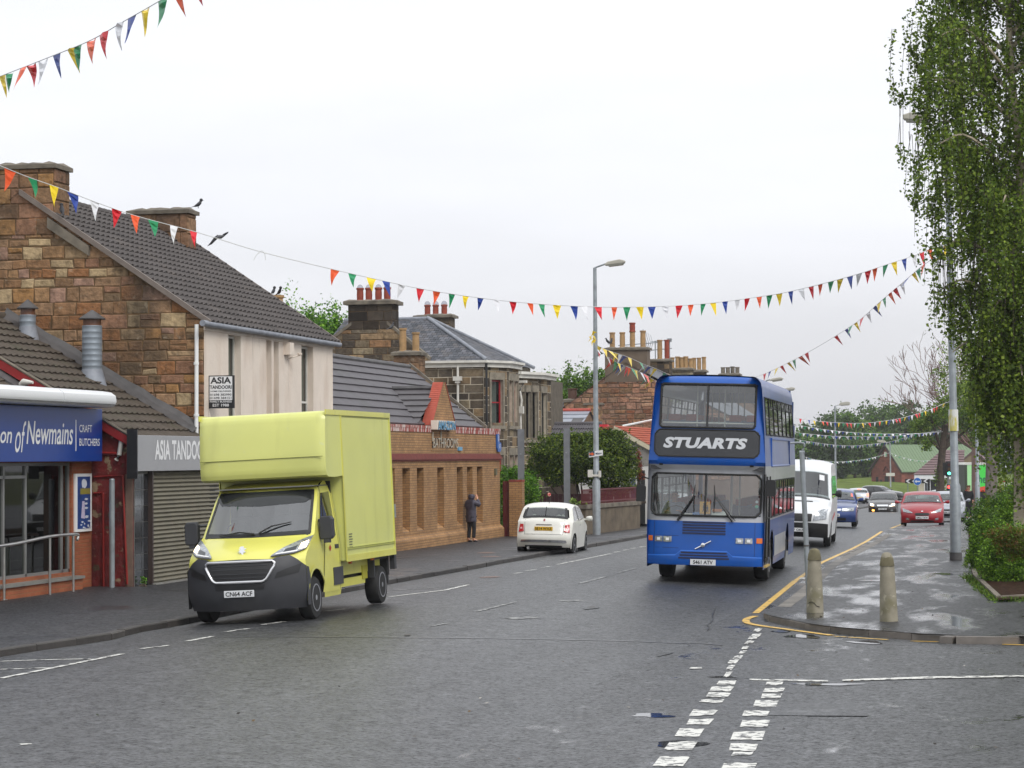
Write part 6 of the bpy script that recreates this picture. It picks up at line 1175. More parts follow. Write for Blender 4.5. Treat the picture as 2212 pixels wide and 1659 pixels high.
class Car:
 def __init__(s,name,label,cat,L,W,H,prof,belt,paint,wheels,wr,tb=.24,group=None,cf=.22,crr=.2,sill=.2,glassz=None,n=6,plan=(.13,.11),roofdrop=.05,p=4.0):
  s.L,s.W,s.H,s.belt,s.tb,s.cf,s.cr,s.plan,s.rd,s.pw=L,W,H,belt,tb,cf,crr,plan,roofdrop,p
  s.t=thing(name,(0,0,0),label,cat,group);s.P=[(v.x,v.y)for v in catmull([(a,b,0)for a,b in prof],n)];N=len(s.P)-1;s.N=N;s.paint=paint;s.wheels=wheels;s.wr=wr
  im=max(range(N+1),key=lambda i:s.P[i][1]);s.im=im
  T=[-1,-.985,-.95,-.88,-.75,-.5,-.25,0,.25,.5,.75,.88,.95,.985,1];s.T=T
  b=MB();V=[s.S(i,t)for i in range(N+1)for t in T];F=[];nt_=len(T)
  for i in range(N):
   for j in range(nt_-1):
    y,z=s.P[i];y2,z2=s.P[i+1];hole=False
    for(g0,g1,fr)in(glassz or[]):
     if(i<im)==fr and min(z,z2)>=g0-1e-3 and max(z,z2)<=g1+1e-3 and 3<=j<nt_-4:hole=True
    if not hole:F.append((i*nt_+j,i*nt_+j+1,(i+1)*nt_+j+1,(i+1)*nt_+j))
  b.add(V,F)
  ns=9
  for sg in(-1,1):
   ys=sorted({round(p_[0],3)for p_ in s.P});V=[];F=[]
   for i in range(N+1):
    e_=s.S(i,sg);zb_=s.sillz(e_[1],sill);
    for k in range(ns+1):
     z=lerp(min(zb_,e_[2]),e_[2],k/ns);V.append((sg*s.hw(e_[1],z),e_[1],z))
   for i in range(N):
    for k in range(ns):F.append((i*(ns+1)+k,(i+1)*(ns+1)+k,(i+1)*(ns+1)+k+1,i*(ns+1)+k+1))
   b.add(V,F)
  s.body=b.build('body',paint,s.t,smooth=38,world=False)
  u=MB();u.box(-W*.40,W*.40,.5,L-.5,sill-.02,s.belt*.55);u.box(-W*.34,W*.34,.2,L-.2,sill+.02,sill+.12)
  u.build('underbody',M_DARK,s.t,world=False)
  for wy in wheels:
   for sg in(-1,1):wheel(s.t,sg*(W/2-.02),wy,wr,sg)
 def sillz(s,y,sill):
  z=sill
  for wy in s.wheels:
   R_=s.wr*1.16
   if abs(y-wy)<R_:z=max(z,s.wr+math.sqrt(R_*R_-(y-wy)**2)*.98)
  return z
 def hw(s,y,z):
  f=max(0,1-y/.9);r=max(0,1-(s.L-y)/.9);w_=s.W/2*(1-s.plan[0]*f**2.2-s.plan[1]*r**2.2)
  if z>s.belt:w_*=1-s.tb*min(1.05,(z-s.belt)/(s.H-s.belt))
  else:w_*=1-.05*((s.belt*.62-z)/s.belt)**2*2
  return w_
 def S(s,i,t):
  if isinstance(i,float):k=min(int(i),s.N-1);f=i-k;y=lerp(s.P[k][0],s.P[k+1][0],f);z=lerp(s.P[k][1],s.P[k+1][1],f)
  else:y,z=s.P[i]
  q=abs(t)**s.pw;fr=max(0,1-y/(s.L*.5));re=max(0,1-(s.L-y)/(s.L*.5));y2=y+s.cf*q*min(1,fr*1.3)-s.cr*q*min(1,re*1.3)
  z2=z-s.rd*q*(1 if z>s.belt*.85 else.3)
  return(t*s.hw(y2,z2),y2,z2)
 def ia(s,z,front=True):
  R_=range(s.im)if front else range(s.N-1,s.im-1,-1)
  for i in R_:
   a,c=s.P[i][1],s.P[i+1][1]
   if min(a,c)<=z<=max(a,c)and abs(a-c)>1e-6:return i+(z-a)/(c-a)
  return float(0 if front else s.N-.01)
 def F(s,t,z,off=0,front=True):
  i=s.ia(z,front);p_=Vector(s.S(float(i),t));a=Vector(s.S(float(min(s.N-.01,i+.2)),t))-Vector(s.S(float(max(0,i-.2)),t));c=Vector(s.S(float(i),min(1,t+.03)))-Vector(s.S(float(i),max(-1,t-.03)))
  n_=a.cross(c).normalized();ctr=Vector((0,s.L/2,s.H*.45))
  if n_.dot(p_-ctr)<0:n_=-n_
  return p_+n_*off
 def patch(s,name,bot,top,m_,off=.008,front=True,parent=None,nu=8,nv=3,flip=False):
  """bot/top: polylines of (t, z)"""
  def at(pl,u):
   k=u*(len(pl)-1);i=min(int(k),len(pl)-2);return(lerp(pl[i][0],pl[i+1][0],k-i),lerp(pl[i][1],pl[i+1][1],k-i))
  b=MB()
  def fn(u,v):a=at(bot,u);c=at(top,u);return s.F(lerp(a[0],c[0],v),lerp(a[1],c[1],v),off,front)
  b.grid(fn,nu,nv);return b.build(name,m_,parent or s.t,smooth=50,world=False)
 def both(s,name,bot,top,m_,**k):
  s.patch(name,bot,top,m_,**k);s.patch(name,[(-a,z)for a,z in bot],[(-a,z)for a,z in top],m_,**k)
 def side(s,name,bot,top,m_,off=.006,nu=10,nv=4,parent=None):
  def at(pl,u):
   k=u*(len(pl)-1);i=min(int(k),len(pl)-2);return(lerp(pl[i][0],pl[i+1][0],k-i),lerp(pl[i][1],pl[i+1][1],k-i))
  for sg in(-1,1):
   b=MB()
   def fn(u,v):a=at(bot,u);c=at(top,u);y,z=lerp(a[0],c[0],v),lerp(a[1],c[1],v);return(sg*(s.hw(y,z)+off),y,z)
   b.grid(fn,nu,nv);b.build(name,m_,parent or s.t,smooth=50,world=False)
 def screen(s,z0,z1,front,m_=None,tmax=.9,name='windscreen',seal=True):
  if seal:s.patch('screen_surround',[(-tmax-.03,z0-.02),(tmax+.03,z0-.02)],[(-tmax-.03,z0+.035),(tmax+.03,z0+.035)],M_BLACK,off=.004,front=front,nu=14,nv=1)
  return s.patch(name,[(-tmax,z0),(tmax,z0)],[(-tmax,z1),(tmax,z1)],m_ or M_GLASSV,off=.006,front=front,nu=14,nv=6)
 def mirror(s,y,z,m_,k=1.0):
  for sg in(-1,1):
   b=MB();x=sg*(s.hw(y,z));b.hexa([(x,y,z-.02),(x+sg*.09*k,y,z-.02),(x+sg*.09*k,y+.06,z-.02),(x,y+.06,z-.02)],[(x,y,z+.03),(x+sg*.09*k,y,z+.03),(x+sg*.09*k,y+.06,z+.03),(x,y+.06,z+.03)])
   b.lathe([(.01,0),(.05*k,.02),(.075*k,.1),(.07*k,.18),(.01,.2)],(x+sg*.06*k,y+.03,z+.03),axis='x' if sg>0 else 'x',n=10)if sg>0 else b.lathe([(.01,0),(.05*k,-.02),(.075*k,-.1),(.07*k,-.18),(.01,-.2)],(x-.06*k,y+.03,z+.03),axis='x',n=10)
   b.build('wing_mirror',m_,s.t,smooth=50,world=False)
 def plate(s,txt_,z,front,yellow=False,w_=.52,h_=.11,off=.03):
  c=s.F(0,z,off,front);sg=-1 if front else 1;b=MB();b.box(-w_/2,w_/2,c.y-.008,c.y+.008,z-h_/2,z+h_/2);pl=b.build('number_plate',M_PLATEY if yellow else M_PLATEW,s.t,world=False,bevel=.006)
  if txt_:text_mb(txt_,frameM((0,c.y+sg*.011,z),(-sg*1.0 if not front else 1,0,0),(0,0,1)),h_*.66,w_*.9,bold=.02).build('lettering',M_BLACK,pl,world=False)
 def interior(s,y0,y1,z0,n_seats=2):
  b=MB();W=s.W
  for k in range(2):
   x=(-.38 if k else.38)*W/1.75
   for yy_ in(y0,y1):b.box(x-.24,x+.24,yy_,yy_+.12,z0,z0+.5);b.box(x-.12,x+.12,yy_+.02,yy_+.1,z0+.52,z0+.72)
  b.build('seats',M_SEAT,s.t,world=False)
 def place(s,u,v,rz,front_at=True,z=None,roll=0):
  s.t.location=(u,v,road_z(u,v)if z is None else z);s.t.rotation_euler=(0,roll,rz)
def wheel(parent,x,y,r,sg,w_=.2,rim=None,dark=False):
 wt=MB();w0=x-sg*w_;wt.lathe([(r*.62,-w_),(r*.93,-w_),(r,-w_*.85),(r,-w_*.15),(r*.94,0),(r*.64,.01)]if sg>0 else[(r*.62,w_),(r*.93,w_),(r,w_*.85),(r,w_*.15),(r*.94,0),(r*.64,-.01)],(x,y,r),'x',24)
 tyre=wt.build('wheel',M_RUB,parent,smooth=40,world=False)
 b=MB();k_=MB();k_.lathe([(r*.63,-sg*.012),(r*.6,-sg*.05),(.02,-sg*.055)],(x,y,r),'x',20);k_.build('hub_shadow',M_DARK,tyre,world=False);b.lathe([(r*.66,sg*.006),(r*.66,sg*.014),(r*.60,sg*.014),(r*.60,-sg*.02)],(x,y,r),'x',20)
 for i in range(5):
  a=i*2*math.pi/5+.3;c_,s_=math.cos(a),math.sin(a);o=Vector((x-sg*.012,y,r));d=Vector((0,c_,s_));n_=Vector((0,-s_,c_));r0,r1=r*.3,r*.62
  b.hexa([o+d*r0-n_*r*.07-Vector((sg*.03,0,0)),o+d*r1-n_*r*.1-Vector((sg*.03,0,0)),o+d*r1-n_*r*.1,o+d*r0-n_*r*.07],[o+d*r0+n_*r*.07-Vector((sg*.03,0,0)),o+d*r1+n_*r*.1-Vector((sg*.03,0,0)),o+d*r1+n_*r*.1,o+d*r0+n_*r*.07])
 b.lathe([(r*.38,-sg*.03),(r*.34,-sg*.006),(r*.16,sg*.004),(r*.13,sg*.02),(.01,sg*.022)],(x-sg*.01,y,r),'x',16);b.build('rim',rim or M_RIM,tyre,smooth=40,world=False);return tyre
 # ---------- yellow box van
VX,VY=-12.8,36.75
VAN=thing('box_van',(VX,VY,road_z(VX,VY)),'pale yellow box van with dark grey bumper parked at the left kerb','van',ry=-R(2.6))
zs_,ys_=(.22,.4,.6,.85,1.0,1.08,1.2,1.3,1.38,1.42,2.1,2.2,2.26,2.3),(.1,.02,0,0,.04,.1,.3,.52,.75,.82,1.42,1.56,1.8,2.1)
vy=lambda z:interp(z,zs_,ys_)
vhw=lambda z:interp(z,(.22,.5,1.2,1.42,2.1,2.3),(.97,1.02,1.01,.985,.9,.82))
vc=lambda z:interp(z,(.2,.9,1.2,1.45,2.1,2.3),(.42,.42,.36,.26,.22,.15))
def VS_(t,z):return Vector((t*vhw(z),vy(z)+vc(z)*abs(t)**2.6,z))
def VF(t,z,off=0):
 p=VS_(t,z);a=VS_(t,z+.01)-VS_(t,z-.01);c=VS_(min(1,t+.01),z)-VS_(max(-1,t-.01),z);n_=a.cross(c).normalized();n_=-n_ if n_.y>0 and abs(n_.y)>.2 or n_.z<-.3 else n_
 if n_.dot(p-Vector((0,2.5,1)))<0:n_=-n_
 return p+n_*off
def vpatch(name,bot,top,m_,off=.01,nu=12,nv=4,parent=None,M=VF):
 def at(pl,u):
  k=u*(len(pl)-1);i=min(int(k),len(pl)-2);return(lerp(pl[i][0],pl[i+1][0],k-i),lerp(pl[i][1],pl[i+1][1],k-i))
 b=MB();b.grid(lambda u,v:M(lerp(at(bot,u)[0],at(top,u)[0],v),lerp(at(bot,u)[1],at(top,u)[1],v),off),nu,nv);return b.build(name,m_,parent or VAN,smooth=50,world=False)
Ts=sorted({round(-1+.1*i,2)for i in range(21)}|{-.97,.97,-.93,.93});Zs=[.22,.3,.4,.5,.6,.7,.8,.9,1.0,1.05,1.1,1.15,1.2,1.25,1.3,1.35,1.4,1.44,1.6,1.8,2.0,2.13,2.18,2.22,2.26,2.3]
b=MB();V=[VS_(t,z)for z in Zs for t in Ts];F=[];nT=len(Ts)
for j in range(len(Zs)-1):
 for i in range(nT-1):
  if not(Zs[j]>=1.43 and Zs[j+1]<=2.14 and Ts[i]>=-.94 and Ts[i+1]<=.94):F.append((j*nT+i,j*nT+i+1,(j+1)*nT+i+1,(j+1)*nT+i))
b.add(V,F);WY=.95
def vsill(y):return max(.32,.36+math.sqrt(max(0,.47**2-(y-WY)**2)))if abs(y-WY)<.47 else.32
for sg in(-1,1):
 def fn(s_,v):
  yl=lerp(.42,2.4,s_);zb_=vsill(yl);z=lerp(zb_,2.29,v);ye=VS_(1,z).y;return(sg*vhw(z)*(1+.0*s_),yl+(ye-.42)*(1-s_),z)
 b.grid(fn,48,16)
b.add([(-.83,2.05,2.3),(.83,2.05,2.3),(.83,2.4,2.3),(-.83,2.4,2.3)],[(0,1,2,3)])
b.build('cab_body',M_YEL,VAN,smooth=38,world=False)
b=MB();b.box(-.9,.9,2.3,2.38,.4,2.28);b.box(-.86,.86,.6,2.3,.4,.95);b.build('cab_bulkhead',M_DARK,VAN,world=False)
b=MB()
for x in(-.55,.12,.62):b.box(x-.25,x+.25,2.0,2.14,1.0,1.72);b.box(x-.13,x+.13,2.02,2.12,1.74,1.95)
b.build('seats',M_SEAT,VAN,world=False)
b=MB();b.hexa([(-.9,.95,1.1),(.9,.95,1.1),(.9,1.5,1.1),(-.9,1.5,1.1)],[(-.9,.98,1.41),(.9,.98,1.41),(.9,1.45,1.47),(-.9,1.45,1.47)]);b.tube([(-.55+.2*math.cos(a),1.62+.1*math.sin(a),1.5+.16*math.sin(a))for a in[i*.5236 for i in range(13)]],.014,n=5);b.build('dashboard',mat('grey_trim',srgb(70,72,74),.7),VAN,world=False)
b=MB();b.box(-.86,.86,1.45,2.3,2.2,2.22);b.box(.2,.5,1.5,1.56,2.0,2.1);b.build('headlining',mat('headlining',srgb(110,110,108),.9),VAN,world=False)
vpatch('windscreen',[(-.935,1.435),(-.5,1.425),(0,1.42),(.5,1.425),(.935,1.435)],[(-.935,2.135),(.935,2.135)],glass('van_windscreen',(.6,.64,.64),2.8),.004,20,8)
vpatch('screen_band',[(-.94,1.40),(0,1.385),(.94,1.40)],[(-.94,1.475),(0,1.45),(.94,1.475)],M_BLACK,.008,20,2);vpatch('screen_band',[(-.94,2.02),(-.8,1.93),(0,1.9),(.8,1.93),(.94,2.02)],[(-.94,2.145),(.94,2.145)],mat('dark_screen_band',(.02,.022,.022),.1),.008,20,3)
for sg in(-1,1):vpatch('screen_pillar_trim',[(sg*.90,1.42),(sg*.945,1.42)],[(sg*.90,2.14),(sg*.945,2.14)],M_BLACK,.009,2,8)
for a,c in(((.02,1.43),(-.62,1.415)),((.1,1.44),(.62,1.60))):
 b=MB();b.tube([VF(*a,.03),VF(lerp(a[0],c[0],.4),lerp(a[1],c[1],.4)+.03,.05),VF(*c,.03)],[.018,.014,.01],n=6);b.build('wiper',M_BLACK,VAN,world=False)
bt=[(-1,.9),(-.9,1.0),(-.78,1.08),(-.6,1.06),(-.52,1.03),(0,1.045),(.52,1.03),(.6,1.06),(.78,1.08),(.9,1.0),(1,.9)]
vpatch('front_bumper',[(-1,.23),(1,.23)],bt,M_PLAS,.022,44,8)
for sg in(-1,1):
 b=MB();b.grid(lambda s_,v:(sg*(vhw(.6)+.02),lerp(.40,.56,s_)if v<.6 else lerp(.40,.62-.25*(v-.6),s_),lerp(.26,.9-.02*s_,v)),3,6);b.build('bumper_end',M_PLAS,VAN,smooth=50,world=False)
g_o=[(-.57,1.015),(.57,1.015),(.43,.69),(-.43,.69)]
vpatch('grille_mesh',[(-.43,.70),(.43,.70)],[(-.55,1.0),(.55,1.0)],M_BLACK,.03,16,4)
b=MB();ring=[]
def gp_(x,z):t=x/vhw(z);return VF(t,z,.045)
def rr(x0,x1,z,n_):return[gp_(lerp(x0,x1,i/n_),z)for i in range(n_+1)]
path=rr(-.54,.54,1.0,12)+[gp_(.575,.98),gp_(.57,.93)]+[gp_(lerp(.555,.45,i/4),lerp(.9,.73,i/4))for i in range(5)]+[gp_(.41,.70)]+rr(.38,-.38,.69,10)+[gp_(-.41,.70)]+[gp_(lerp(-.45,-.555,i/4),lerp(.73,.9,i/4))for i in range(5)]+[gp_(-.57,.93),gp_(-.575,.98)]
b.tube(path+[path[0]],.022,n=6);b.build('grille_frame',mat('satin_chrome',(.72,.72,.73),.3,.7),VAN,smooth=60,world=False)
b=MB()
for z in(.76,.82,.88,.94):b.tube([gp_(lerp(-.5,.5,i/8)*.95,z)-Vector((0,-.012,0))for i in range(9)],.006,n=4)
b.build('grille_bars',M_PLAS,VAN,world=False)
vpatch('lower_intake',[(-.4,.56),(.4,.56)],[(-.42,.65),(.42,.65)],M_BLACK,.03,12,2)
for sg in(-1,1):
 vpatch('fog_recess',[(sg*.56,.72),(sg*.9,.8)],[(sg*.6,.82),(sg*.94,.95)],M_BLACK,.028,5,2)
 bo=[(sg*.5,1.075),(sg*.66,1.09),(sg*.84,1.11),(sg*.97,1.17),(sg*.99,1.24)];tp=[(sg*.52,1.10),(sg*.64,1.20),(sg*.80,1.285),(sg*.93,1.345),(sg*1.0,1.37)]
 hl=vpatch('headlight',bo,tp,M_LAMPC,.022,14,5)
 vpatch('headlight_rim',[(a,z-.014)for a,z in bo],[(a,z+.002)for a,z in bo],M_BLACK,.024,14,1,parent=hl)
 vpatch('lamp_inner',[(sg*.66,1.11),(sg*.83,1.135)],[(sg*.68,1.17),(sg*.84,1.22)],mat('lamp_reflector',(.06,.065,.07),.15,.5),.026,4,3,parent=hl)
 vpatch('indicator',[(sg*.87,1.16),(sg*.96,1.19)],[(sg*.88,1.25),(sg*.97,1.29)],M_LAMPW,.028,4,3,parent=hl)
 vpatch('daylight_strip',[(sg*.56,1.09),(sg*.86,1.125)],[(sg*.57,1.105),(sg*.87,1.15)],M_LETW,.028,8,1,parent=hl)
 def sd(y,z,o):return(sg*(vhw(z)+o),y,z)
 def spatch(name,bot,top,m_,o=.006,nu=8,nv=5,parent=None):
  def at(pl,u):
   k=u*(len(pl)-1);i=min(int(k),len(pl)-2);return(lerp(pl[i][0],pl[i+1][0],k-i),lerp(pl[i][1],pl[i+1][1],k-i))
  b=MB();b.grid(lambda u,v:sd(lerp(at(bot,u)[0],at(top,u)[0],v),lerp(at(bot,u)[1],at(top,u)[1],v),o),nu,nv);return b.build(name,m_,parent or VAN,smooth=50,world=False)
 for q0,q1,q2,q3 in(((1.30,.42),(1.315,.42),(1.76,2.19),(1.775,2.19)),((2.3,.4),(2.315,.4),(2.3,2.2),(2.315,2.2))):spatch('door_gap',[q0,q1],[q2,q3],M_BLACK,.013,1,10)
 dr=spatch('door',[(1.32,.42),(1.45,.40),(2.3,.4)],[(1.78,2.17),(1.85,2.2),(2.3,2.2)],M_YEL,.010,10,12)
 spatch('side_window',[(1.33,1.38),(2.2,1.34)],[(1.72,2.08),(2.2,2.1)],M_GLOSSK,.016,8,5,parent=dr)
 spatch('window_bar',[(1.5,1.37),(1.54,1.37)],[(1.76,2.08),(1.8,2.08)],M_BLACK,.02,1,5,parent=dr)
 b=MB();b.box(sg*1.01-.02,sg*1.01+.02,2.08,2.28,1.12,1.19);b.build('door_handle',M_PLAS,dr,world=False)
 spatch('arch_trim',[(.5+.06*i,vsill(.5+.06*i))for i in range(16)],[(.5+.06*i-.0,vsill(.5+.06*i)+.07)for i in range(16)],M_YEL,.02,30,1)
 x=sg*.97
 for A_,B2,r_ in(((x,1.35,1.38),(x+sg*.16,1.33,1.37),.04),((x,1.4,1.62),(x+sg*.16,1.35,1.62),.03)):b=MB();b.tube([A_,B2],r_,n=6);b.build('mirror_arm',M_PLAS,VAN,world=False)
 b=MB();P=[(-.1,-.24),(.08,-.24),(.12,-.18),(.12,.18),(.08,.25),(-.08,.25),(-.12,.18),(-.12,-.18)];mo=.3 if sg<0 else.15;b.extr([(x+sg*mo+p_,1.28,1.49+q__*.8)for p_,q__ in P],(0,.14,0));mm_=b.build('wing_mirror',M_PLAS,VAN,world=False,bevel=.02)
 b=MB();b.box(x+sg*mo-.05,x+sg*mo+.05,1.29,1.40,1.24,1.32);b.build('mirror_glass_lower',M_PLAS,mm_,world=False)
 wheel(VAN,sg*1.0,WY,.35,sg,.22,mat('steel_wheel',(.4,.4,.42),.4,.6,var=.2));wheel(VAN,sg*1.0,4.98,.35,sg,.24,MATS['steel_wheel'])
b=MB();b.tube([VF(0,.505,.03),VF(0,.505,.031)],.01);b.v=[];b.f=[];b.c=[];b.mi=[]
c=VF(0,.5,.035);b.box(-.26,.26,c.y-.012,c.y,.445,.557);pl_=b.build('number_plate',M_PLATEW,VAN,world=False,bevel=.006)
text_mb('CN64 ACF',frameM((0,c.y-.015,.501),(1,0,0),(0,0,1)),.074,.46,bold=.02).build('lettering',M_BLACK,pl_,world=False)
e_=VF(0,1.17,.02);b=MB();LION=[(-.05,-.06),(-.02,-.03),(.0,-.06),(.03,-.07),(.02,-.03),(.06,-.02),(.03,.01),(.07,.04),(.02,.04),(.03,.07),(-.02,.075),(-.05,.05),(-.02,.035),(-.06,.03),(-.03,.005),(-.07,-.02),(-.03,-.02)]
b.extr([(x*1.1,e_.y-.0+.3*z*1.1-.01,e_.z+z*1.0)for x,z in LION],(0,-.02,.006));b.build('badge',M_CHROME,VAN,world=False)
BX,y0,y1,y2,zb_,zt_,lz=1.12,1.4,2.43,5.56,.88,3.47,2.34
b=MB();b.box(-BX,BX,y1,y2,zb_,zt_);b.build('box_body',M_YELB,VAN,world=False,bevel=.02)
LP=[(y1,lz+.02),(y0+.5,lz),(y0+.12,lz+.01),(y0+.03,lz+.04),(y0,lz+.12),(y0-.01,lz+.36),(y0+.04,zt_-.3),(y0+.08,zt_-.1),(y0+.13,zt_-.03),(y0+.2,zt_+.0),(y1,zt_)]
b=MB()
def lut(s_,v):
 k=v*(len(LP)-1);i=min(int(k),len(LP)-2);y,z=lerp(LP[i][0],LP[i+1][0],k-i),lerp(LP[i][1],LP[i+1][1],k-i);t=2*s_-1;q=abs(t)**16;return(t*BX*1.0,y+.07*q*(1 if y<y1-.3 else 0),z)
b.grid(lut,40,30)
for sg in(-1,1):
 n_=30;pts_=[lut((1+sg)/2,j/n_)for j in range(n_+1)];b.poly(*[(sg*BX,p_[1],p_[2])for p_ in pts_])
b.build('luton_pod',M_YELB,VAN,smooth=50,world=False)
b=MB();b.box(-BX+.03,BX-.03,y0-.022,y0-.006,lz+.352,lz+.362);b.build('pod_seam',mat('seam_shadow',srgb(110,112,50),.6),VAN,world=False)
for sg in(-1,1):
 b=MB();xx=sg*BX
 for q_ in((y1-.9,y2,zt_-.07,zt_+.02,.02),(y1,y2,zb_-.01,zb_+.1,.016),(y1-.03,y1+.03,zb_,zt_-.07,.012),(y2-.05,y2+.005,zb_,zt_-.07,.014)):
  a,c=(xx,xx+sg*q_[4])if sg>0 else(xx-q_[4],xx);b.box(a,c,q_[0],q_[1],q_[2],q_[3])
 b.build('edge_rail',M_YEL,VAN,world=False)
 b=MB();a,c=sorted((xx,xx+sg*.02))
 for z_ in(zb_+.2,zb_+.23):b.box(a,c,y1+.05,y2-.05,z_,z_+.008)
 b.build('side_trim',mat('trim_yellow',srgb(176,180,88),.45),VAN,world=False)
 b=MB();a,c=sorted((xx,xx+sg*.006))
 for i in range(60):yy_=lerp(y1+.04,y2-.04,i/59);b.box(a,c,yy_-.012,yy_+.012,zt_-.1,zt_-.08)
 b.box(a+.002,c-.002,y1+.02,y2-.02,zt_-.098,zt_-.082);b.build('rivet_row',mat('rivet',srgb(140,142,70),.5),VAN,world=False)
 b=MB();r=random.Random(4);xx2=sg*(BX+.006)
 for i in range(6):a,c=2.6,2.6+r.uniform(.18,.28);b.add([(xx2,a,1.33-i*.045),(xx2,c,1.33-i*.045),(xx2,c,1.35-i*.045),(xx2,a,1.35-i*.045)],[(0,1,2,3)])
 b.build('small_print',mat('faded_print',srgb(90,92,70),.6),VAN,world=False)
 b=MB();a,c=sorted((sg*.98,sg*1.04));b.box(a,c,1.9,2.45,.5,.8);b.build('side_skirt',M_PLAS,VAN,world=False)
 b=MB();a,c=sorted((sg*.8,sg*1.0));b.box(a,c,4.5,4.56,.5,.87);b.box(a,c,5.4,5.45,.35,.87);b.hexa([(a,4.56,.82),(c,4.56,.82),(c,5.4,.82),(a,5.4,.82)],[(a,4.56,.87),(c,4.56,.87),(c,5.4,.87),(a,5.4,.87)]);b.build('mudguard',M_PLAS,VAN,world=False)
 b=MB();a,c=sorted((sg*.82,sg*.88));b.box(a,c,2.5,5.3,.62,.86);b.box(a,c,2.6,4.3,.42,.56);b.build('chassis_rail',M_YEL,VAN,world=False)
 b=MB();b.box(*sorted((sg*.88,sg*.9)),4.1,4.4,.5,.74);b.build('number_flap',mat('dull_yellow',srgb(170,164,50),.5),VAN,world=False)
 b=MB();b.box(*sorted((sg*1.0,sg*1.05)),2.9,2.98,.82,.88);b.box(*sorted((sg*1.0,sg*1.05)),4.3,4.38,.82,.88);b.build('side_marker',M_AMBER,VAN,world=False)
b=MB();b.box(-.8,.8,2.3,5.3,.45,.86);b.box(-1.0,1.0,5.38,5.5,.5,.86);b.build('chassis',M_DARK,VAN,world=False)
b=MB();b.box(-1.06,1.06,y2,y2+.04,zb_+.03,zt_-.03);b.build('rear_doors',M_YELB,VAN,world=False)
b=MB();b.box(1.0,1.09,y2+.0,y2+.14,.6,.95);b.build('rear_lamp_cluster',M_PLAS,VAN,world=False);b=MB();b.box(1.0,1.135,y2+.045,y2+.12,1.55,1.8);b.build('door_latch',M_GALV,VAN,world=False)
b=MB();b.add([(1.032,1.72,1.14),(1.032,1.78,1.20),(1.032,1.84,1.14),(1.032,1.78,1.08)],[(0,1,2,3)]);b.build('red_diamond',mat('red_decal',srgb(170,40,40),.5),VAN,world=False)
for i,s_ in enumerate(('Van Hire','Est 24h','Self Drive')):pass
M_GLB=glass('bus_screen',(.7,.74,.74),2.3)
# ---------- blue double-decker bus
BU_=thing('double_decker_bus',(0,0,0),'blue and silver double-decker bus heading towards the camera','bus')
M_BLU=mat('bus_blue_paint',srgb(0,78,164),.38,coat=.15,var=.08,vs_=1.5,dirt=[(srgb(40,70,110),1.4,.5,.8,.4)])
M_BLU2=mat('bus_side_blue',srgb(30,70,140),.45,coat=.3,var=.06,vs_=1.5,dirt=[(srgb(92,112,148),1.2,.5,.8,.5)])
M_SIL=mat('bus_silver_paint',srgb(166,168,174),.4,.0,coat=.3,var=.05,dirt=[(srgb(110,110,108),1.5,.5,.8,.5)])
M_DEST=mat('black_destination_panel',(.016,.017,.02),.25,coat=.3)
bhw=lambda z:interp(z,(.3,1.2,2.4,3.2,4.15,4.3,4.38,4.42,4.44),(1.24,1.26,1.26,1.22,1.15,1.12,1.06,1.0,.9))
byf=lambda z:interp(z,(.3,.5,1.3,2.38,2.6,2.7,3.2,4.2,4.34,4.41,4.44),(.04,0,.04,.16,.02,.03,.08,.26,.34,.44,.6))
bcf=lambda z:interp(z,(.3,1.2,2.3,2.6,4.4),(.2,.2,.2,.12,.12))
BL=9.8
def BF(x,z,off=0):
 w_=bhw(z);t=max(-1,min(1,x/w_));y=byf(z)+bcf(z)*abs(t)**6+.05*t*t;return Vector((t*w_,y-off,z))
def bgrid(xs,zs,hole,name,m_,off=0):
 b=MB();V=[BF(x if abs(x)<9 else math.copysign(bhw(z),x),z,off)for z in zs for x in xs];F=[];n_=len(xs)
 for j in range(len(zs)-1):
  for i in range(n_-1):
   xc_,zc_=(xs[i]+xs[i+1])/2,(zs[j]+zs[j+1])/2
   if not hole(xc_,zc_):F.append((j*n_+i,j*n_+i+1,(j+1)*n_+i+1,(j+1)*n_+i))
 b.add(V,F);return b.build(name,m_,BU_,smooth=40,world=False)
XS=[-99,-1.17,-1.13,-1.07,-1.02,-.9,-.7,-.45,-.2,0,.2,.45,.7,.9,1.02,1.07,1.13,1.17,99]
lowh=lambda x,z:abs(x)<1.17 and 1.44<z<2.33
bgrid(XS,[1.32,1.44,1.6,1.8,2.1,2.33,2.38,2.44,2.52],lowh,'front_silver_panel',M_SIL)
bgrid(XS,[.38,.42,.55,.7,.9,1.1,1.32],lambda x,z:False,'front_lower_panel',M_BLU,off=.004)
uph=lambda x,z:abs(x)<1.02 and 3.32<z<4.25
bgrid(XS,[2.52,2.6,2.7,2.8,3.0,3.2,3.32,3.5,3.9,4.1,4.25,4.3,4.34,4.38,4.41,4.43,4.44],uph,'front_upper_panel',M_BLU)
def bp(name,xz_bot,xz_top,m_,off=.01,nu=14,nv=4,parent=None):
 def at(pl,u):
  k=u*(len(pl)-1);i=min(int(k),len(pl)-2);return(lerp(pl[i][0],pl[i+1][0],k-i),lerp(pl[i][1],pl[i+1][1],k-i))
 b=MB();b.grid(lambda u,v:BF(lerp(at(xz_bot,u)[0],at(xz_top,u)[0],v),lerp(at(xz_bot,u)[1],at(xz_top,u)[1],v),off),nu,nv);return b.build(name,m_,parent or BU_,smooth=40,world=False)
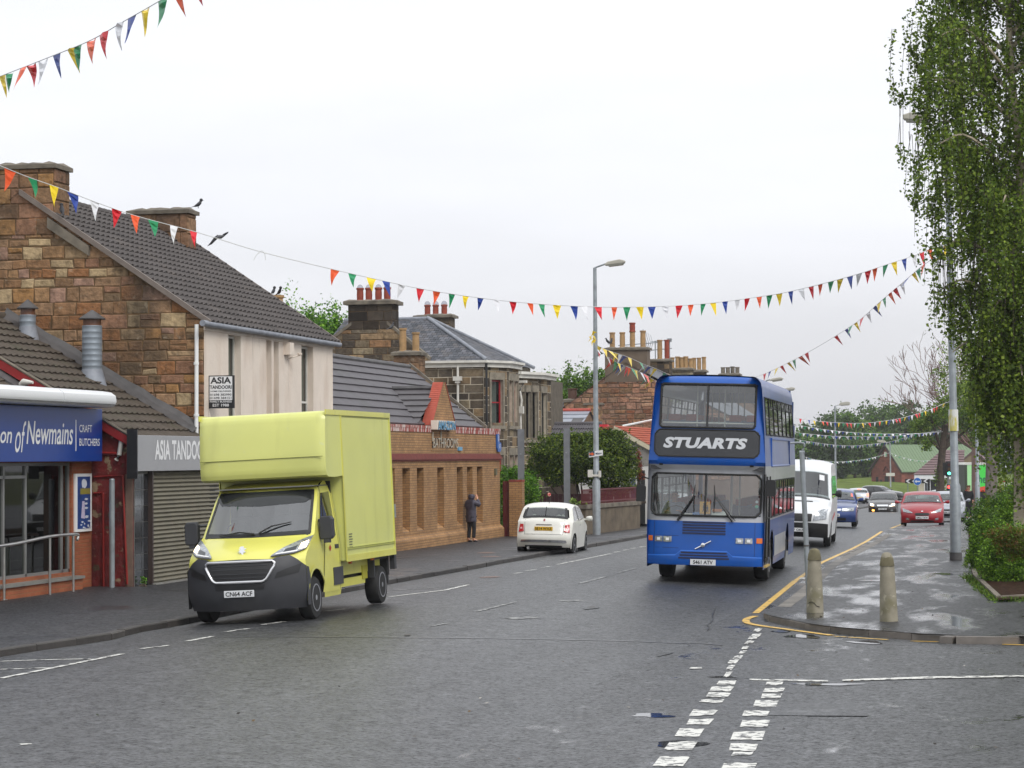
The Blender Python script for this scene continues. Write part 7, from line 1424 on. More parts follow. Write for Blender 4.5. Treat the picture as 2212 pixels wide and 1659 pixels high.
rc=lambda x0,x1,z0,z1,r_=.08:([(x0,z0+r_),(x0+r_*.3,z0+r_*.3),(x0+r_,z0),(0,z0),(x1-r_,z0),(x1-r_*.3,z0+r_*.3),(x1,z0+r_)],[(x0,z1-r_),(x0+r_*.3,z1-r_*.3),(x0+r_,z1),(0,z1),(x1-r_,z1),(x1-r_*.3,z1-r_*.3),(x1,z1-r_)])
def seal(x0,x1,z0,z1,w_,name='window_seal',r_=.1,off=.02):
 def rp(d):return[(x0-d+r_,z0-d),(x1+d-r_,z0-d),(x1+d,z0-d+r_),(x1+d,z1+d-r_),(x1+d-r_,z1+d),(x0-d+r_,z1+d),(x0-d,z1+d-r_),(x0-d,z0-d+r_)]
 P=rp(0);D=[]
 for i in range(8):
  a,c=P[i],P[(i+1)%8];n_=10 if i%2==0 else 3
  for k in range(n_):D.append(BF(lerp(a[0],c[0],k/n_),lerp(a[1],c[1],k/n_),off))
 b=MB();b.tube(D+[D[0]],w_,n=6);return b.build(name,M_RUB,BU_,smooth=60,world=False)
bp('windscreen',*rc(-1.165,1.165,1.445,2.325,.05),M_GLB,.006,24,6);seal(-1.17,1.17,1.44,2.33,.024);bp('screen_divider',[(-.022,1.44),(.022,1.44)],[(-.022,2.33),(.022,2.33)],M_BLACK,.02,2,6)
bp('upper_windscreen',*rc(-1.02,1.02,3.325,4.245,.03),M_GLB,.006,24,6);seal(-1.02,1.02,3.32,4.25,.024,r_=.05);bp('screen_divider',[(-.022,3.32),(.022,3.32)],[(-.022,4.25),(.022,4.25)],M_BLACK,.02,2,6)
bp('header_band',[(-1.0,4.22),(1.0,4.22)],[(-1.0,4.28),(1.0,4.28)],M_BLACK,.012,16,1)
bp('destination_panel',*rc(-1.12,1.12,2.7,3.27,.09),M_DEST,.012,30,6);seal(-1.12,1.12,2.7,3.27,.016,off=.014)
tx=text_mb('STUARTS',Matrix.Identity(4),.235,1.8,bold=.05,shear=.22,space=1.06);V=[]
for x,y,z in tx.v:V.append(tuple(BF(x-.03,2.99+y,.02)))
tx.v=V;tx.build('lettering',mat('silver_lettering',srgb(196,198,202),.4),BU_,world=False)
bp('bumper',[(-1.23,.39),(1.23,.39)],[(-1.22,.56),(-.62,.58),(-.5,.68),(.5,.68),(.62,.58),(1.22,.56)],M_BLU,.05,30,4)
bp('bumper_lip',[(-1.22,.56),(-.62,.58),(-.5,.68),(.5,.68),(.62,.58),(1.22,.56)],[(-1.22,.585),(-.6,.61),(-.49,.705),(.49,.705),(.6,.61),(1.22,.585)],mat('bus_blue_light',srgb(40,110,205),.3,coat=.5),.03,30,1)
def vents(x0,x1,z0,z1,n_,sk=.0):
 for i in range(n_):
  a=lerp(z0,z1,(i+.12)/n_);c=lerp(z0,z1,(i+.7)/n_);s_=sk*i;bp('grille_slot',[(x0+s_,a),(x1-s_,a)],[(x0+s_,c),(x1-s_,c)],mat('slot_dark_blue',(.006,.012,.05),.5),.015,8,1)
vents(-.47,.45,1.04,1.33,5)
for i in range(3):z_=.52+.058*i;x_=.54-.025*i;bp('grille_slot',[(-x_,z_),(x_,z_)],[(-x_,z_+.035),(x_,z_+.035)],MATS['slot_dark_blue'],.056,8,1)
for a,c in((-1.0,-.93),(1.0,.93)):pass
bp('panel_line',[(-1.09,.6),(-1.083,.6)],[(-1.09,1.32),(-1.083,1.32)],M_BLACK,.008,1,4);bp('panel_line',[(1.06,.6),(1.067,.6)],[(1.06,1.32),(1.067,1.32)],M_BLACK,.008,1,4)
for x0,x1 in((-1.07,-.90),(-.88,-.70),(.67,.83),(.86,1.02)):
 h_=bp('headlight',[(x0,.87),(x1,.87)],[(x0,.985),(x1,.985)],M_LAMPC,.02,3,3);xm_=(x0+x1)/2;bp('bulb',[(xm_-.035,.90),(xm_+.035,.90)],[(xm_-.035,.955),(xm_+.035,.955)],M_LETW,.03,2,2,parent=h_)
for x0,x1 in((-1.22,-1.12),(1.1,1.22)):bp('indicator',[(x0,.88),(x1,.88)],[(x0,.99),(x1,.99)],M_AMBER,.02,3,2)
c=BF(-.02,.82,.03);b=MB();b.tube([c+Vector((-.17,0,-.09)),c+Vector((.17,0,.09))],.013,n=6);b.lathe([(.045,0),(.045,-.02),(.01,-.025)],c,'y',14);b.build('badge',M_CHROME,BU_,world=False)
c=BF(0,.45,.065);b=MB();b.box(-.28,.26,c.y-.01,c.y,.395,.515);pl_=b.build('number_plate',M_PLATEW,BU_,world=False);text_mb('S461 ATV',frameM((-.01,c.y-.013,.456),(1,0,0),(0,0,1)),.082,.42,bold=.025).build('lettering',M_BLACK,pl_,world=False)
for s_,xb,xt in((-1,-.58,-.25),(1,.6,.2)):
 a,m_,c2_,c1_=BF(xb,1.33,.04),BF((xb+xt)/2,1.6,.07),BF(xt,1.86,.05),BF(xt-.02*s_,2.1,.03)
 b=MB();b.tube([a,m_,c2_],[.028,.016,.01],n=6);b.tube([a+Vector((.05,0,.02)),c2_+Vector((.03,0,0))],.008,n=5);b.tube([BF(xt-.01*s_,1.5,.03),c2_,c1_],[.008,.016,.006],n=5);b.build('wiper',M_BLACK,BU_,world=False)
for z_ in(1.0,.74):bp('panel_line',[(-1.2,z_),(-.55,z_)],[(-1.2,z_+.006),(-.55,z_+.006)],M_BLACK,.006,4,1)
def bside(sg,zs,ys,hole,name,m_,off=0):
 b=MB();V=[(sg*(bhw(z)+off),y,z)for z in zs for y in ys];F=[];n_=len(ys)
 for j in range(len(zs)-1):
  for i in range(n_-1):
   if not hole((ys[i]+ys[i+1])/2,(zs[j]+zs[j+1])/2):F.append((j*n_+i,j*n_+i+1,(j+1)*n_+i+1,(j+1)*n_+i))
 b.add(V,F);return b.build(name,m_,BU_,smooth=40,world=False)
wL=[(.42,1.35,.38),];lowW=[(1.85,2.75),(2.9,4.1),(4.25,5.45),(5.6,6.8),(6.95,8.1),(8.25,9.3)];upW=[(.62,1.6),(1.72,2.9),(3.02,4.2),(4.32,5.5),(5.62,6.8),(6.92,8.1),(8.22,9.3)]
FWH,RWH,WRd=2.35,7.3,.5
def arch(y,z):return any((y-w_)**2+(z-.5)**2<.64**2 for w_ in(FWH,RWH))
for sg in(-1,1):
 ysl=sorted({.2,.35,.42,1.4,*[a for p_ in lowW for a in p_],9.5,BL-.05}|{round(FWH+.64*math.cos(math.pi*i/12),3)for i in range(13)}|{round(RWH+.64*math.cos(math.pi*i/12),3)for i in range(13)})
 door=(lambda y,z:sg>0 and False)
 hl=lambda y,z:any(a<y<c for a,c in lowW+[(.42,1.4)])and 1.4<z<2.2
 bside(sg,[1.34,1.4,1.7,2.0,2.2,2.52],ysl,hl,'side_panel_silver',M_SIL)
 b=MB();V=[];F=[];yy_=[.2+i*(BL-.25)/130 for i in range(131)]
 for y in yy_:
  zb2=.32
  for w_ in(FWH,RWH):
   if abs(y-w_)<.62:zb2=max(zb2,.5+math.sqrt(.62**2-(y-w_)**2))
  for k in range(5):z=lerp(zb2,1.34,k/4);V.append((sg*bhw(z),y,z))
 for i in range(130):
  for k in range(4):F.append((i*5+k,(i+1)*5+k,(i+1)*5+k+1,i*5+k+1))
 b.add(V,F);b.build('side_skirt',M_BLU2,BU_,smooth=40,world=False)
 b=MB();b.grid(lambda s_,v:(sg*(bhw(1)+.006),lerp(3.1,6.55,s_),lerp(.5,.95,v)),4,2);b.build('locker_panel',M_SIL,BU_,world=False)
 ysu=sorted({.2,.5,*[a for p_ in upW for a in p_],9.5,BL-.05});hu=lambda y,z:any(a<y<c for a,c in upW)and 3.2<z<4.0
 bside(sg,[2.52,2.9,3.2,3.5,3.8,4.0,4.15,4.3,4.38,4.42,4.44],ysu,hu,'side_panel_upper',M_BLU2)
 for ws,z0,z1 in((lowW+[(.42,1.4)],1.4,2.2),(upW,3.2,4.0)):
  for a,c in ws:
   b=MB();P=[(sg*(bhw(z)+.004),y,z)for y,z in((a,z0),(c,z0),(c,z1),(a,z1))];b.poly(*P);g2=b.build('side_window',M_GLASSD,BU_,world=False)
   b=MB();b.tube([P[0],P[1],P[2],P[3],P[0]],.018,n=5);
   if c-a>1:zz_=lerp(z0,z1,.76);b.tube([(sg*(bhw(zz_)+.006),a,zz_),(sg*(bhw(zz_)+.006),c,zz_)],.014,n=5);b.tube([(sg*(bhw(zz_)+.006),(a+c)/2,zz_),(sg*(bhw(z1)+.006),(a+c)/2,z1)],.012,n=5)
   b.build('window_seal',M_RUB,g2,world=False)
 b=MB();x_=bhw(2.8)+.012
 b.tube([(sg*x_,1.9,2.52),(sg*x_,7.6,2.52),(sg*(bhw(3.1)+.012),7.6,3.12),(sg*(bhw(3.1)+.012),1.9,3.12),(sg*x_,1.9,2.52)],.025,n=5);b.build('advert_frame',M_BLU,BU_,world=False)
 for w_ in(FWH,RWH):wheel(BU_,sg*1.2,w_,WRd,sg,.3,mat('bus_wheel',(.35,.35,.37),.5,.5,var=.2))
 b=MB();b.box(*sorted((sg*.55,sg*.9)),FWH-.5,FWH+.5,.3,.95);b.build('wheel_housing',M_DARK,BU_,world=False)
b=MB()
V=[];xs_=[-1.08,-.98,-.8,-.4,0,.4,.8,.98,1.08];
b.grid(lambda s_,v:(lerp(-.92,.92,s_),lerp(.56,BL-.1,v),4.437+.03*(1-(2*s_-1)**2)),10,8);b.build('roof',M_SIL,BU_,smooth=50,world=False)
b=MB();b.box(-1.2,1.2,BL-.08,BL,.35,1.3);b.box(-1.22,1.22,BL-.08,BL,2.25,3.5);b.box(-1.1,1.1,BL-.08,BL,4.05,4.38)
for x in(-1.18,1.08):b.box(x,x+.1,BL-.08,BL,1.3,4.1)
b.build('rear_panel',M_BLU2,BU_,world=False)
b=MB();b.box(-1.2,1.2,.25,BL-.1,.45,.62);b.box(-1.2,1.2,.2,BL-.1,2.42,2.5);b.build('floors',mat('bus_floor',srgb(60,60,62),.8),BU_,world=False)
b=MB();b.grid(lambda s_,v:(lerp(-1.0,1.0,s_),lerp(.5,BL-.2,v),4.3),2,2);b.grid(lambda s_,v:(lerp(-1.15,1.15,s_),lerp(.4,BL-.2,v),2.41),2,2);b.build('ceilings',mat('cream_ceiling',srgb(168,168,160),.8),BU_,world=False)
M_SEATB=mat('bus_seat',srgb(78,92,128),.85,var=.2,vs_=20)
for zf,ys0,n_ in((2.5,1.1,9),(.62,3.0,7)):
 for sg in(-1,1):
  for i in range(n_):
   b=MB();y=ys0+i*.8;x0,x1=sorted((sg*.25,sg*1.08));b.box(x0,x1,y,y+.4,zf+.35,zf+.47);b.box(x0,x1,y+.38,y+.48,zf+.35,zf+1.0);s1=b.build('seat',M_SEATB,BU_,world=False,bevel=.03)
   b=MB();[b.box(lerp(x0,x1,f)-.13,lerp(x0,x1,f)+.13,y+.38,y+.49,zf+.98,zf+1.12)for f in(.27,.73)];b.build('headrest',mat('red_headrest',srgb(176,60,44),.8),s1,world=False)
b=MB()
for sg in(-1,1):
 for i in range(4):y=.9+i*1.6;b.tube([(sg*.3,y,2.5),(sg*.3,y,4.3)],.018,n=6)
b.tube([(-1.0,.52,3.42),(1.0,.52,3.42)],.02,n=6);b.tube([(-.9,1.5,3.45),(.6,1.5,3.45)],.018,n=6)
for x,y in((.45,1.3),(.62,1.3),(.35,2.2),(-.15,1.8)):b.tube([(x,y,.62),(x,y,2.4)],.02,n=6)
b.build('grab_poles',mat('pale_pole',srgb(205,205,196),.4),BU_,world=False)
b=MB();b.hexa([(-1.15,.3,.6),(1.1,.3,.6),(1.1,.75,.6),(-1.15,.75,.6)],[(-1.15,.28,1.43),(1.1,.28,1.43),(1.1,.7,1.45),(-1.15,.7,1.45)]);b.build('dashboard',mat('dash_grey',srgb(96,104,104),.7),BU_,world=False)
b=MB();b.box(-.13,.1,.19,.2,1.48,1.74);o=b.build('school_bus_sign',mat('school_yellow',srgb(232,168,20),.5),BU_,world=False)
b=MB();yy_=.185
def stick(x,z,k):b.lathe([(.018*k,-.004),(.018*k,.004)],(x,yy_,z+.09*k),'y',8);b.add([(x-.022*k,yy_,z+.0),(x+.022*k,yy_,z),(x+.03*k,yy_,z+.065*k),(x-.02*k,yy_,z+.065*k)],[(0,1,2,3)]);b.add([(x-.03*k,yy_,z-.08*k),(x-.01*k,yy_,z-.08*k),(x+.01*k,yy_,z),(x-.015*k,yy_,z)],[(0,1,2,3)]);b.add([(x+.02*k,yy_,z-.08*k),(x+.04*k,yy_,z-.08*k),(x+.018*k,yy_,z),(x,yy_,z)],[(0,1,2,3)])
stick(-.04,1.60,1.0);stick(.03,1.58,.8);b.build('walking_figures',M_BLACK,o,world=False)
b=MB();b.box(-.5,.0,.22,.4,1.455,1.475,col=srgb(220,220,210));b.hexa([(.12,.22,1.45),(.42,.22,1.45),(.42,.4,1.45),(.12,.4,1.45)],[(.12,.24,1.56),(.4,.24,1.52),(.4,.42,1.53),(.12,.42,1.57)],col=srgb(210,214,205));b.box(-.28,-.12,.2,.215,1.45,1.51,col=srgb(80,130,190));b.box(.14,.34,.21,.22,1.53,1.59,col=srgb(200,120,60));b.build('papers_on_dash',mat('paper',(1,1,1),.8,attr=True),BU_,world=False)
b=MB();b.lathe([(.035,0),(.035,.003)],(1.08,.27,1.66),'y',12);b.build('window_sticker',mat('green_sticker',srgb(90,190,160),.5),BU_,world=False);b=MB();b.lathe([(.03,0),(.03,.003)],(1.08,.29,1.76),'y',12);b.build('window_sticker',M_PLATEW,BU_,world=False)
b=MB();b.tube([(-.72+.24*math.cos(a),.85+.08*math.sin(a),1.42+.2*math.sin(a))for a in[i*.5236 for i in range(13)]],.016,n=6);b.build('steering_wheel',M_BLACK,BU_,world=False)
for x,s_ in((-1.25,-1),(1.25,1)):
 b=MB();b.tube([(x,.25,2.2),(x+s_*.12,.15,2.24),(x+s_*.16,.12,2.1),(x+s_*.14,.12,1.95)]if s_<0 else[(x,.3,2.2),(x+.1,.2,2.18)],.018,n=6);P=[(-.1,-.17),(.08,-.17),(.1,-.12),(.1,.14),(.07,.18),(-.08,.18),(-.1,.14)];zc_=1.88 if s_<0 else 2.06
 b.extr([(x+s_*.14+p_,.08,zc_+q__)for p_,q__ in P],(0,.1,0));b.build('wing_mirror',M_BLACK,BU_,world=False)
b=MB();b.tube([(1.23,.3,.5),(1.245,.3,2.35)],.03,n=6);b.tube([(1.27,.55,.55),(1.27,.55,2.3)],.02,n=6);b.tube([(1.27,1.38,.55),(1.27,1.38,2.3)],.02,n=6);b.build('door_seal',M_RUB,BU_,world=False)
b=MB();b.box(1.246,1.262,.42,1.4,.42,2.22);b.build('entrance_door',M_GLASSD,BU_,world=False)
b=MB();b.box(1.1,1.3,.42,1.4,.36,.4);b.build('door_step',mat('step_yellow',srgb(190,160,90),.7),BU_,world=False)
for x in(-.97,.97):bp('corner_vent',[(x-.08,4.22),(x+.08,4.22)],[(x-.08,4.26),(x+.08,4.26)],M_BLACK,.012,2,1);bp('marker_lamp',[(x-.04,2.5),(x+.04,2.5)],[(x-.04,2.54),(x+.04,2.54)],M_BLACK,.014,2,1)
BU_.location=(-7.07,50.0,road_z(-7.07,52));BU_.rotation_euler=(0,R(1.7),R(2.04))
# ---------- white hatchback seen from behind
def P_hatch(L=3.55,H=1.49):return None
FI=Car('hatchback_car','small white hatchback parked half on the left pavement, seen from behind','car',3.55,1.63,1.49,[(.06,.24),(0,.42),(.04,.64),(.2,.8),(.75,.97),(.95,1.02),(1.5,1.38),(1.8,1.455),(2.3,1.475),(2.8,1.42),(3.0,1.33),(3.24,1.07),(3.36,.96),(3.46,.72),(3.54,.52),(3.52,.36),(3.46,.25)],.93,mat('pearl_white_paint',srgb(226,224,214),.3,coat=.6),(.72,2.9),.3,tb=.2,cf=.3,crr=.2,glassz=[(1.1,1.33,False),(1.05,1.38,True)],plan=(.16,.1),roofdrop=.07,p=3.2)
FI.screen(1.09,1.345,False,tmax=.78,name='rear_window');FI.screen(1.05,1.37,True)
b=FI.patch('rear_window_band',[(-.82,1.06),(.82,1.06)],[(-.8,1.115),(.8,1.115)],M_BLACK,off=.008,front=False,nu=12,nv=1)
for sg in(-1,1):FI.patch('rear_window_band',[(sg*.74,1.07),(sg*.84,1.07)],[(sg*.74,1.36),(sg*.82,1.36)],M_BLACK,off=.009,front=False,nu=2,nv=3);FI.patch('tail_light',[(sg*.74,.68),(sg*.93,.66)],[(sg*.77,.90),(sg*.9,.92)],M_LAMPR,off=.02,front=False,nu=4,nv=4);FI.patch('reverse_lamp',[(sg*.8,.74),(sg*.88,.74)],[(sg*.81,.82),(sg*.87,.82)],mat('pink_lens',srgb(220,150,150),.2,coat=1),off=.027,front=False,nu=2,nv=2)
FI.patch('chrome_strip',[(-.86,.385),(.86,.385)],[(-.84,.455),(.84,.455)],M_CHROME,off=.02,front=False,nu=16,nv=2);FI.patch('lower_valance',[(-.7,.25),(.7,.25)],[(-.7,.3),(.7,.3)],M_BLACK,off=.01,front=False,nu=8,nv=1)
FI.patch('tailgate_line',[(-.72,.60),(.72,.60)],[(-.72,.608),(.72,.608)],M_LEADD,off=.004,front=False,nu=10,nv=1)
for sg in(-1,1):FI.patch('tailgate_line',[(sg*.715,.6),(sg*.725,.6)],[(sg*.73,1.04),(sg*.74,1.04)],M_LEADD,off=.004,front=False,nu=1,nv=5)
FI.patch('plate_handle',[(-.3,.855),(.3,.855)],[(-.3,.875),(.3,.875)],M_LEADD,off=.02,front=False,nu=6,nv=1)
FI.plate('SE14 WXZ',.76,False,True,off=.025);FI.patch('badge',[(-.03,.965),(.03,.965)],[(-.03,1.02),(.03,1.02)],mat('red_badge',srgb(150,60,66),.4),off=.012,front=False,nu=2,nv=2)
c=FI.F(0,1.2,.02,False);b=MB();b.tube([FI.F(0,1.34,.02,False),FI.F(0,1.1,.03,False)],.012,n=6);b.build('rear_wiper',M_BLACK,FI.t,world=False)
b=MB();b.tube([(0,2.55,1.46),(0,2.6,1.66)],.008,n=5);b.build('roof_aerial',M_BLACK,FI.t,world=False)
b=MB();b.lathe([(.005,-.05),(.04,-.03),(.055,0),(.04,.035),(.005,.055)],(0,2.6,1.70),n=10);b.build('aerial_ball',mat('aerial_topper',srgb(190,60,60),.6,dirt=[(srgb(220,170,150),20,.5,.55,1)]),FI.t,smooth=60,world=False)
FI.side('side_window',[(1.12,1.0),(2.0,.98),(2.95,.99)],[(1.5,1.32),(2.2,1.38),(2.75,1.33)],M_GLOSSK,nu=12);FI.side('window_pillar',[(2.2,.98),(2.28,.98)],[(2.2,1.38),(2.28,1.38)],M_BLACK,off=.01,nu=1);FI.mirror(1.2,.98,FI.paint);FI.interior(1.5,2.5,.5)
b=MB()
for x,k in((-.36,1),(.34,.9),(-.48,.6)):b.lathe([(.02,0),(.12*k,.03),(.13*k,.08),(.02,.15)],(x,3.0,1.0),n=10)
b.build('cushions_on_shelf',mat('pale_cushion',srgb(190,190,176),.9),FI.t,smooth=60,world=False)
b=MB();b.tube([(.42,3.45,.22),(.42,3.56,.22)],.035,n=10);b.build('exhaust',M_STEEL,FI.t,world=False)
FI.side('door_line',[(1.05,.35),(1.058,.35)],[(1.08,.95),(1.088,.95)],M_LEADD,off=.003,nu=1);FI.side('door_line',[(2.22,.35),(2.228,.35)],[(2.24,.95),(2.248,.95)],M_LEADD,off=.003,nu=1);FI.side('door_handle',[(2.02,.83),(2.14,.83)],[(2.02,.855),(2.14,.855)],M_CHROME,off=.02,nu=2)
FI.place(-13.85,64.9+3.55,math.pi+R(2.3),z=.035,roll=-R(1.4));
def hatch(label,L,W,H,paint,front_lit=False,group=None,name='hatchback_car',kind='front',prof=None,belt=None,wr=.31):
 k=L/4.3;q=H/1.47
 prof=prof or[(.08,.22),(0,.4),(.03,.6),(.14,.74),(.5,.9),(1.1,1.0),(1.35,1.04),(2.0,1.36),(2.4,1.45),(3.0,1.46),(3.6,1.38),(4.0,1.06),(4.18,.9),(4.28,.62),(4.3,.42),(4.22,.26)]
 c=Car(name,label,'car',L,W,H,[(a*k,z*q)for a,z in prof],belt or.96*q,paint,(.86*k,3.5*k),wr,glassz=[(1.06*q,1.33*q,True),(1.08*q,1.32*q,False)],group=group,cf=.3,crr=.25,p=3.0,tb=.22,roofdrop=.06)
 c.screen(1.055*q,1.335*q,True,tmax=.88);c.screen(1.09*q,1.31*q,False,tmax=.82,name='rear_window');c.interior(1.75*k,2.8*k,.5)
 c.side('side_window',[(1.5*k,1.02*q),(2.6*k,.99*q),(3.75*k,1.02*q)],[(2.0*k,1.31*q),(2.7*k,1.38*q),(3.5*k,1.3*q)],M_GLOSSK,nu=12);c.side('window_pillar',[(2.5*k,.99*q),(2.6*k,.99*q)],[(2.5*k,1.37*q),(2.6*k,1.37*q)],M_BLACK,off=.01,nu=1);c.mirror(1.55*k,1.0*q,paint)
 c.patch('wiper_cowl',[(-.86,1.03*q),(.86,1.03*q)],[(-.86,1.06*q),(.86,1.06*q)],M_BLACK,off=.01,nu=10,nv=1)
 return c
M_REDC=mat('red_car_paint',srgb(146,14,30),.35,coat=.5,metal=.1,var=.04);RC=hatch('red hatchback facing the camera on the right-hand pavement edge',4.3,1.78,1.47,M_REDC)
for sg in(-1,1):
 RC.patch('headlight',[(sg*.46,.60),(sg*.66,.615),(sg*.9,.66)],[(sg*.50,.635),(sg*.72,.73),(sg*.93,.80)],M_LAMPC,off=.02,nu=6);RC.patch('fog_lamp',[(sg*.66,.33),(sg*.8,.35)],[(sg*.66,.40),(sg*.8,.42)],M_LAMPC,off=.02,nu=3,nv=2);RC.patch('fog_recess',[(sg*.6,.3),(sg*.88,.32)],[(sg*.6,.43),(sg*.88,.45)],M_REDC,off=.01,nu=3,nv=2)
RC.patch('grille',[(-.38,.545),(-.3,.50),(.3,.50),(.38,.545)],[(-.38,.575),(-.3,.605),(.3,.605),(.38,.575)],M_BLACK,off=.02,nu=12);RC.patch('lower_intake',[(-.62,.25),(.62,.25)],[(-.55,.31),(.55,.31)],M_BLACK,off=.016,nu=10,nv=1);RC.plate('SM62 YXW',.42,True,off=.04);RC.patch('badge',[(-.05,.66),(.05,.66)],[(-.05,.69),(.05,.69)],M_CHROME,off=.015,nu=2,nv=1)
RC.patch('tax_disc',[(.72,1.08),(.8,1.08)],[(.72,1.14),(.8,1.14)],M_PLATEW,off=.012,nu=1,nv=1)
RC.place(-4.85,98.6,R(2.5),z=hill(98.6)-.01)
M_SILC=mat('silver_car_paint',srgb(168,172,180),.3,.4,coat=.7,var=.03);SC=hatch('silver car half hidden behind the red hatchback',4.2,1.75,1.46,M_SILC)
for sg in(-1,1):SC.patch('headlight',[(sg*.5,.60),(sg*.92,.66)],[(sg*.56,.70),(sg*.93,.80)],M_LAMPC,off=.02,nu=6)
SC.patch('grille',[(-.35,.52),(.35,.52)],[(-.35,.6),(.35,.6)],M_BLACK,off=.02,nu=8);SC.patch('lower_intake',[(-.6,.27),(.6,.27)],[(-.6,.4),(.6,.4)],M_BLACK,off=.016,nu=10,nv=2);SC.plate('SH08 KLV',.46,True,off=.04);SC.place(-4.55,116.5,R(1),z=hill(116.5))
M_DKC=mat('black_brown_paint',srgb(44,38,36),.28,coat=.8);DC=hatch('dark brown car with headlamps and one fog lamp lit, coming up the road',4.4,1.82,1.51,M_DKC)
for sg in(-1,1):
 h_=DC.patch('headlight',[(sg*.52,.60),(sg*.92,.66)],[(sg*.56,.74),(sg*.94,.84)],M_LAMPC,off=.02,nu=6);DC.patch('lit_bulb',[(sg*.66,.64),(sg*.86,.66)],[(sg*.66,.75),(sg*.86,.78)],M_LAMPW,off=.03,nu=3,parent=h_)
DC.patch('fog_lamp',[(-.78,.34),(-.62,.33)],[(-.78,.43),(-.62,.42)],M_LAMPF,off=.025,nu=3);DC.patch('fog_lamp',[(.62,.33),(.78,.34)],[(.62,.42),(.78,.43)],M_LAMPC,off=.025,nu=3)
DC.patch('grille',[(-.4,.62),(.4,.62)],[(-.44,.72),(.44,.72)],M_CHROME,off=.02,nu=8);DC.patch('grille_slot',[(-.36,.56),(.36,.56)],[(-.38,.615),(.38,.615)],M_BLACK,off=.02,nu=8,nv=1);DC.plate('SN59 HJD',.46,True,off=.04);DC.place(-9.9,151,R(2),z=hill(151)-.1)
M_BLC=mat('blue_car_paint',srgb(38,62,120),.28,coat=.8,metal=.3,var=.04)
SB=hatch('blue saloon following the white minibus',4.6,1.79,1.46,M_BLC,name='saloon_car',prof=[(.08,.22),(0,.4),(.02,.6),(.12,.76),(.5,.88),(1.1,.96),(1.35,1.0),(2.0,1.34),(2.4,1.42),(2.9,1.43),(3.3,1.34),(3.65,1.06),(3.8,1.0),(4.2,.95),(4.28,.62),(4.3,.42),(4.22,.26)])
for sg in(-1,1):SB.patch('headlight',[(sg*.42,.60),(sg*.92,.62)],[(sg*.42,.72),(sg*.93,.75)],M_LAMPC,off=.02,nu=6);SB.patch('grille_wing',[(sg*.16,.61),(sg*.38,.63)],[(sg*.16,.70),(sg*.38,.70)],M_CHROME,off=.02,nu=4)
SB.patch('grille',[(-.14,.58),(.14,.58)],[(-.14,.72),(.14,.72)],M_CHROME,off=.022,nu=4);SB.patch('lower_intake',[(-.6,.27),(.6,.27)],[(-.6,.37),(.6,.37)],M_BLACK,off=.016,nu=10,nv=2);SB.plate('SD02 LGA',.47,True,off=.04);SB.place(-7.68,89.0,R(3.5))
FE=hatch('silver hatchback with brake lights on, driving away past the grass',3.95,1.72,1.48,mat('silver_grey_paint',srgb(186,190,196),.3,.3,coat=.7))
for sg in(-1,1):FE.patch('tail_light',[(sg*.76,.72),(sg*.95,.74)],[(sg*.78,1.02),(sg*.93,1.02)],M_BRAKE,off=.02,front=False,nu=4)
FE.patch('high_brake_light',[(-.22,1.33),(.22,1.33)],[(-.22,1.365),(.22,1.365)],M_BRAKE,off=.02,front=False,nu=4,nv=1);FE.plate('SP10 FWM',.62,False,True,off=.03);FE.patch('lower_valance',[(-.8,.26),(.8,.26)],[(-.8,.42),(.8,.42)],M_BLACK,off=.012,front=False,nu=8)
p=atD(1838,1085,208);FE.place(p.x,p.y+3.9,math.pi+R(12),z=hill(p.y))
BE=hatch('black estate car turning across behind the silver hatchback',4.7,1.8,1.46,mat('black_car_paint',(.012,.012,.014),.25,coat=.9),name='estate_car',prof=[(.08,.22),(0,.4),(.03,.6),(.14,.74),(.5,.86),(1.1,.95),(1.35,1.0),(2.0,1.36),(2.4,1.44),(3.3,1.45),(3.8,1.38),(4.1,1.06),(4.2,.9),(4.28,.62),(4.3,.42),(4.22,.26)])
p=atD(1950,1075,236);BE.place(p.x,p.y,R(68),z=hill(p.y)+.05)
PC=hatch('pale grey-green car waiting beside the chevron sign',4.4,1.76,1.45,mat('pale_green_grey_paint',srgb(150,166,158),.3,.3,coat=.7));p=atD(1965,1080,185);PC.place(p.x,p.y,-R(62),z=hill(p.y))
M_VW=mat('white_van_paint',srgb(214,216,218),.32,coat=.5,var=.02)
MV=Car('minibus','white high-roofed minibus following close behind the bus','van',6.0,1.99,2.58,[(.12,.3),(0,.5),(0,.85),(.12,1.08),(.5,1.28),(.85,1.4),(1.05,1.48),(1.75,2.22),(2.0,2.42),(2.4,2.54),(3.4,2.58),(5.6,2.57),(5.85,2.5),(5.95,2.2),(6.0,1.2),(5.98,.4)],1.35,M_VW,(1.0,4.7),.35,tb=.13,glassz=[(1.5,2.24,True)],cf=.3,crr=.08,sill=.3,roofdrop=.12,p=3.5)
MV.screen(1.49,2.24,True,tmax=.9);MV.side('cab_window',[(1.35,1.45),(2.25,1.4)],[(1.85,2.05),(2.25,2.08)],M_GLOSSK);MV.side('side_window',[(2.5,1.45),(3.6,1.45)],[(2.5,2.1),(3.6,2.1)],M_GLOSSK);MV.side('side_window',[(3.75,1.45),(4.9,1.45)],[(3.75,2.1),(4.9,2.1)],M_GLOSSK);MV.side('graphics',[(1.4,.75),(3.2,.9)],[(1.5,.83),(3.2,1.0)],mat('red_graphic',srgb(190,70,70),.4),off=.01)
MV.patch('bumper',[(-.98,.3),(.98,.3)],[(-.98,.72),(.98,.72)],M_BLACK,off=.02,nu=14);MV.patch('grille',[(-.5,.76),(.5,.76)],[(-.52,.98),(.52,.98)],M_BLACK,off=.015,nu=8);MV.plate('SF57 OKR',.5,True,off=.05);MV.interior(2.0,3.4,1.0);MV.mirror(1.5,1.55,M_BLACK,1.6)
